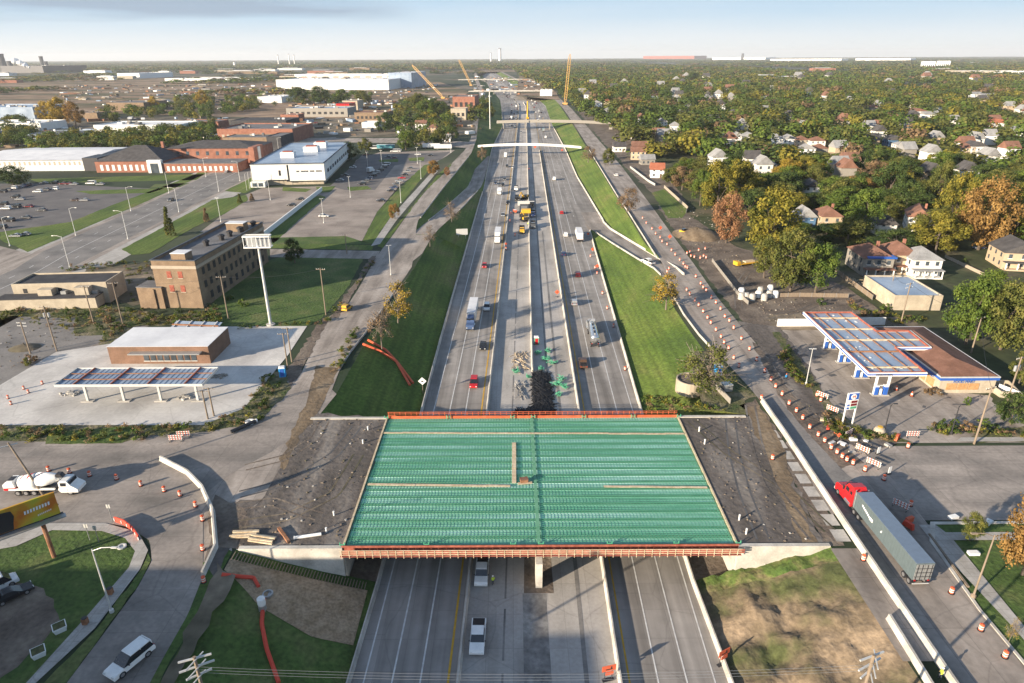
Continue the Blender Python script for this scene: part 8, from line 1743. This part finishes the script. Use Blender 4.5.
for i in range(60):   # far pale sheds across the plain
    y = rnd.uniform(1900, 6500); x = rnd.uniform(-.84*y, xc(min(y, 4000)) - 260) if rnd.random() < .7 else rnd.uniform(.35*y, .84*y); w_ = rnd.uniform(30, 120)*(y/3000)
    m = rnd.choice(['panelw', 'cream', 'tan', 'white', 'sidg', 'brick'])
    t = thing('warehouse', '%s shed on the far plain %s of the freeway' % (dict(panelw='pale', cream='cream', tan='tan', white='white', sidg='grey', brick='brick red')[m], 'left' if x < 0 else 'right'), 'building', (x, y, 0), rnd.uniform(-.1, .1), 'sheds on the far plain'); MB().box(0, 0, 0, w_, w_*.5, rnd.uniform(7, 14)).build('wall', m, t); MB().box(0, 0, 14.05, w_*.6, w_*.3, 1).build('roof_unit', 'roofw', t)
for i in range(26):   # spoil and plant on the cleared land
    px, py = rnd.uniform(60, 270), rnd.uniform(86, 106); p = G(px, py); mound(p.x, p.y, rnd.uniform(8, 26), rnd.uniform(6, 16), rnd.uniform(1.5, 4), rnd.choice(['sand', 'dirt', 'brush', 'rust']), 'low earth heap on the cleared land left of the factory'); THINGS[-1]['group'] = 'earth heaps on the cleared land'
# steam above the far mill
def steam(px, py, y, r, n_, dx, dz, label):
    c = at_depth(px, py, y); t = thing('steam_plume', label, 'steam', c); t['kind'] = 'stuff'; m = bpy.data.materials.get('steam')
    if not m:
        m = bpy.data.materials.new('steam'); m.use_nodes = True; n = m.node_tree; n.nodes.clear(); o = n.nodes.new('ShaderNodeOutputMaterial'); d = n.nodes.new('ShaderNodeBsdfDiffuse'); d.inputs[0].default_value = (.85, .85, .86, 1); tr = n.nodes.new('ShaderNodeBsdfTransparent'); mx_ = n.nodes.new('ShaderNodeMixShader'); lw = n.nodes.new('ShaderNodeLayerWeight'); lw.inputs[0].default_value = .35; n.links.new(lw.outputs['Facing'], mx_.inputs[0]); n.links.new(d.outputs[0], mx_.inputs[1]); n.links.new(tr.outputs[0], mx_.inputs[2]); n.links.new(mx_.outputs[0], o.inputs[0])
    mb = MB()
    for i in range(n_):
        q = i/n_; R_ = r*(.5+q)*rnd.uniform(.8, 1.2); cx, cz, cy = dx*q+rnd.gauss(0, r*.3), dz*q+rnd.gauss(0, r*.2), rnd.gauss(0, r*.4)
        mb.lathe([(R_*sin(pi*k/7), -R_*cos(pi*k/7)) for k in range(8)], (cx, cy, cz), 10)
    o = mb.build('puffs', m, t, smooth=True)
steam(30, 67, 3600, 11, 22, -75, 30, 'white steam plume drifting beside the dark mill at the left edge')

# ------------------------------------------------------------ air
hb = MB().box(0, 10000, -9.5, 24500*2, 29500, CH + 9.5 + 160)
hb = hb.build('haze', 'white'); hb.data.materials.clear(); m = bpy.data.materials.new('haze_air'); m.use_nodes = True; n = m.node_tree; n.nodes.remove(n.nodes['Principled BSDF']); pv = n.nodes.new('ShaderNodeVolumePrincipled'); pv.inputs['Color'].default_value = (.93, .96, 1.0, 1); pv.inputs['Density'].default_value = 4.6e-5; pv.inputs['Anisotropy'].default_value = .1
n.links.new(pv.outputs[0], n.nodes['Material Output'].inputs['Volume']); hb.data.materials.append(m); hb['kind'] = 'stuff'

# ------------------------------------------------------------ labels: number look-alikes by where they stand
from collections import defaultdict
by = defaultdict(list)
for t in THINGS: by[t['label']].append(t)
for lb, L in by.items():
    if len(L) < 2: continue
    if len(L) <= 30 and len(lb.split()) <= 13:
        pos = lambda t: PXY(t.location.x, max(t.location.y, 1), t.location.z)[0]
        for i, t in enumerate(sorted(L, key=pos)): t['label'] = lb + ', ' + (ordn(i) + ' from left' if i else 'leftmost')
    else:
        for t in L: t['group'] = t.get('group', lb)
print('things', len(THINGS), 'trees', TREEN[0], 'forest', len(cand))
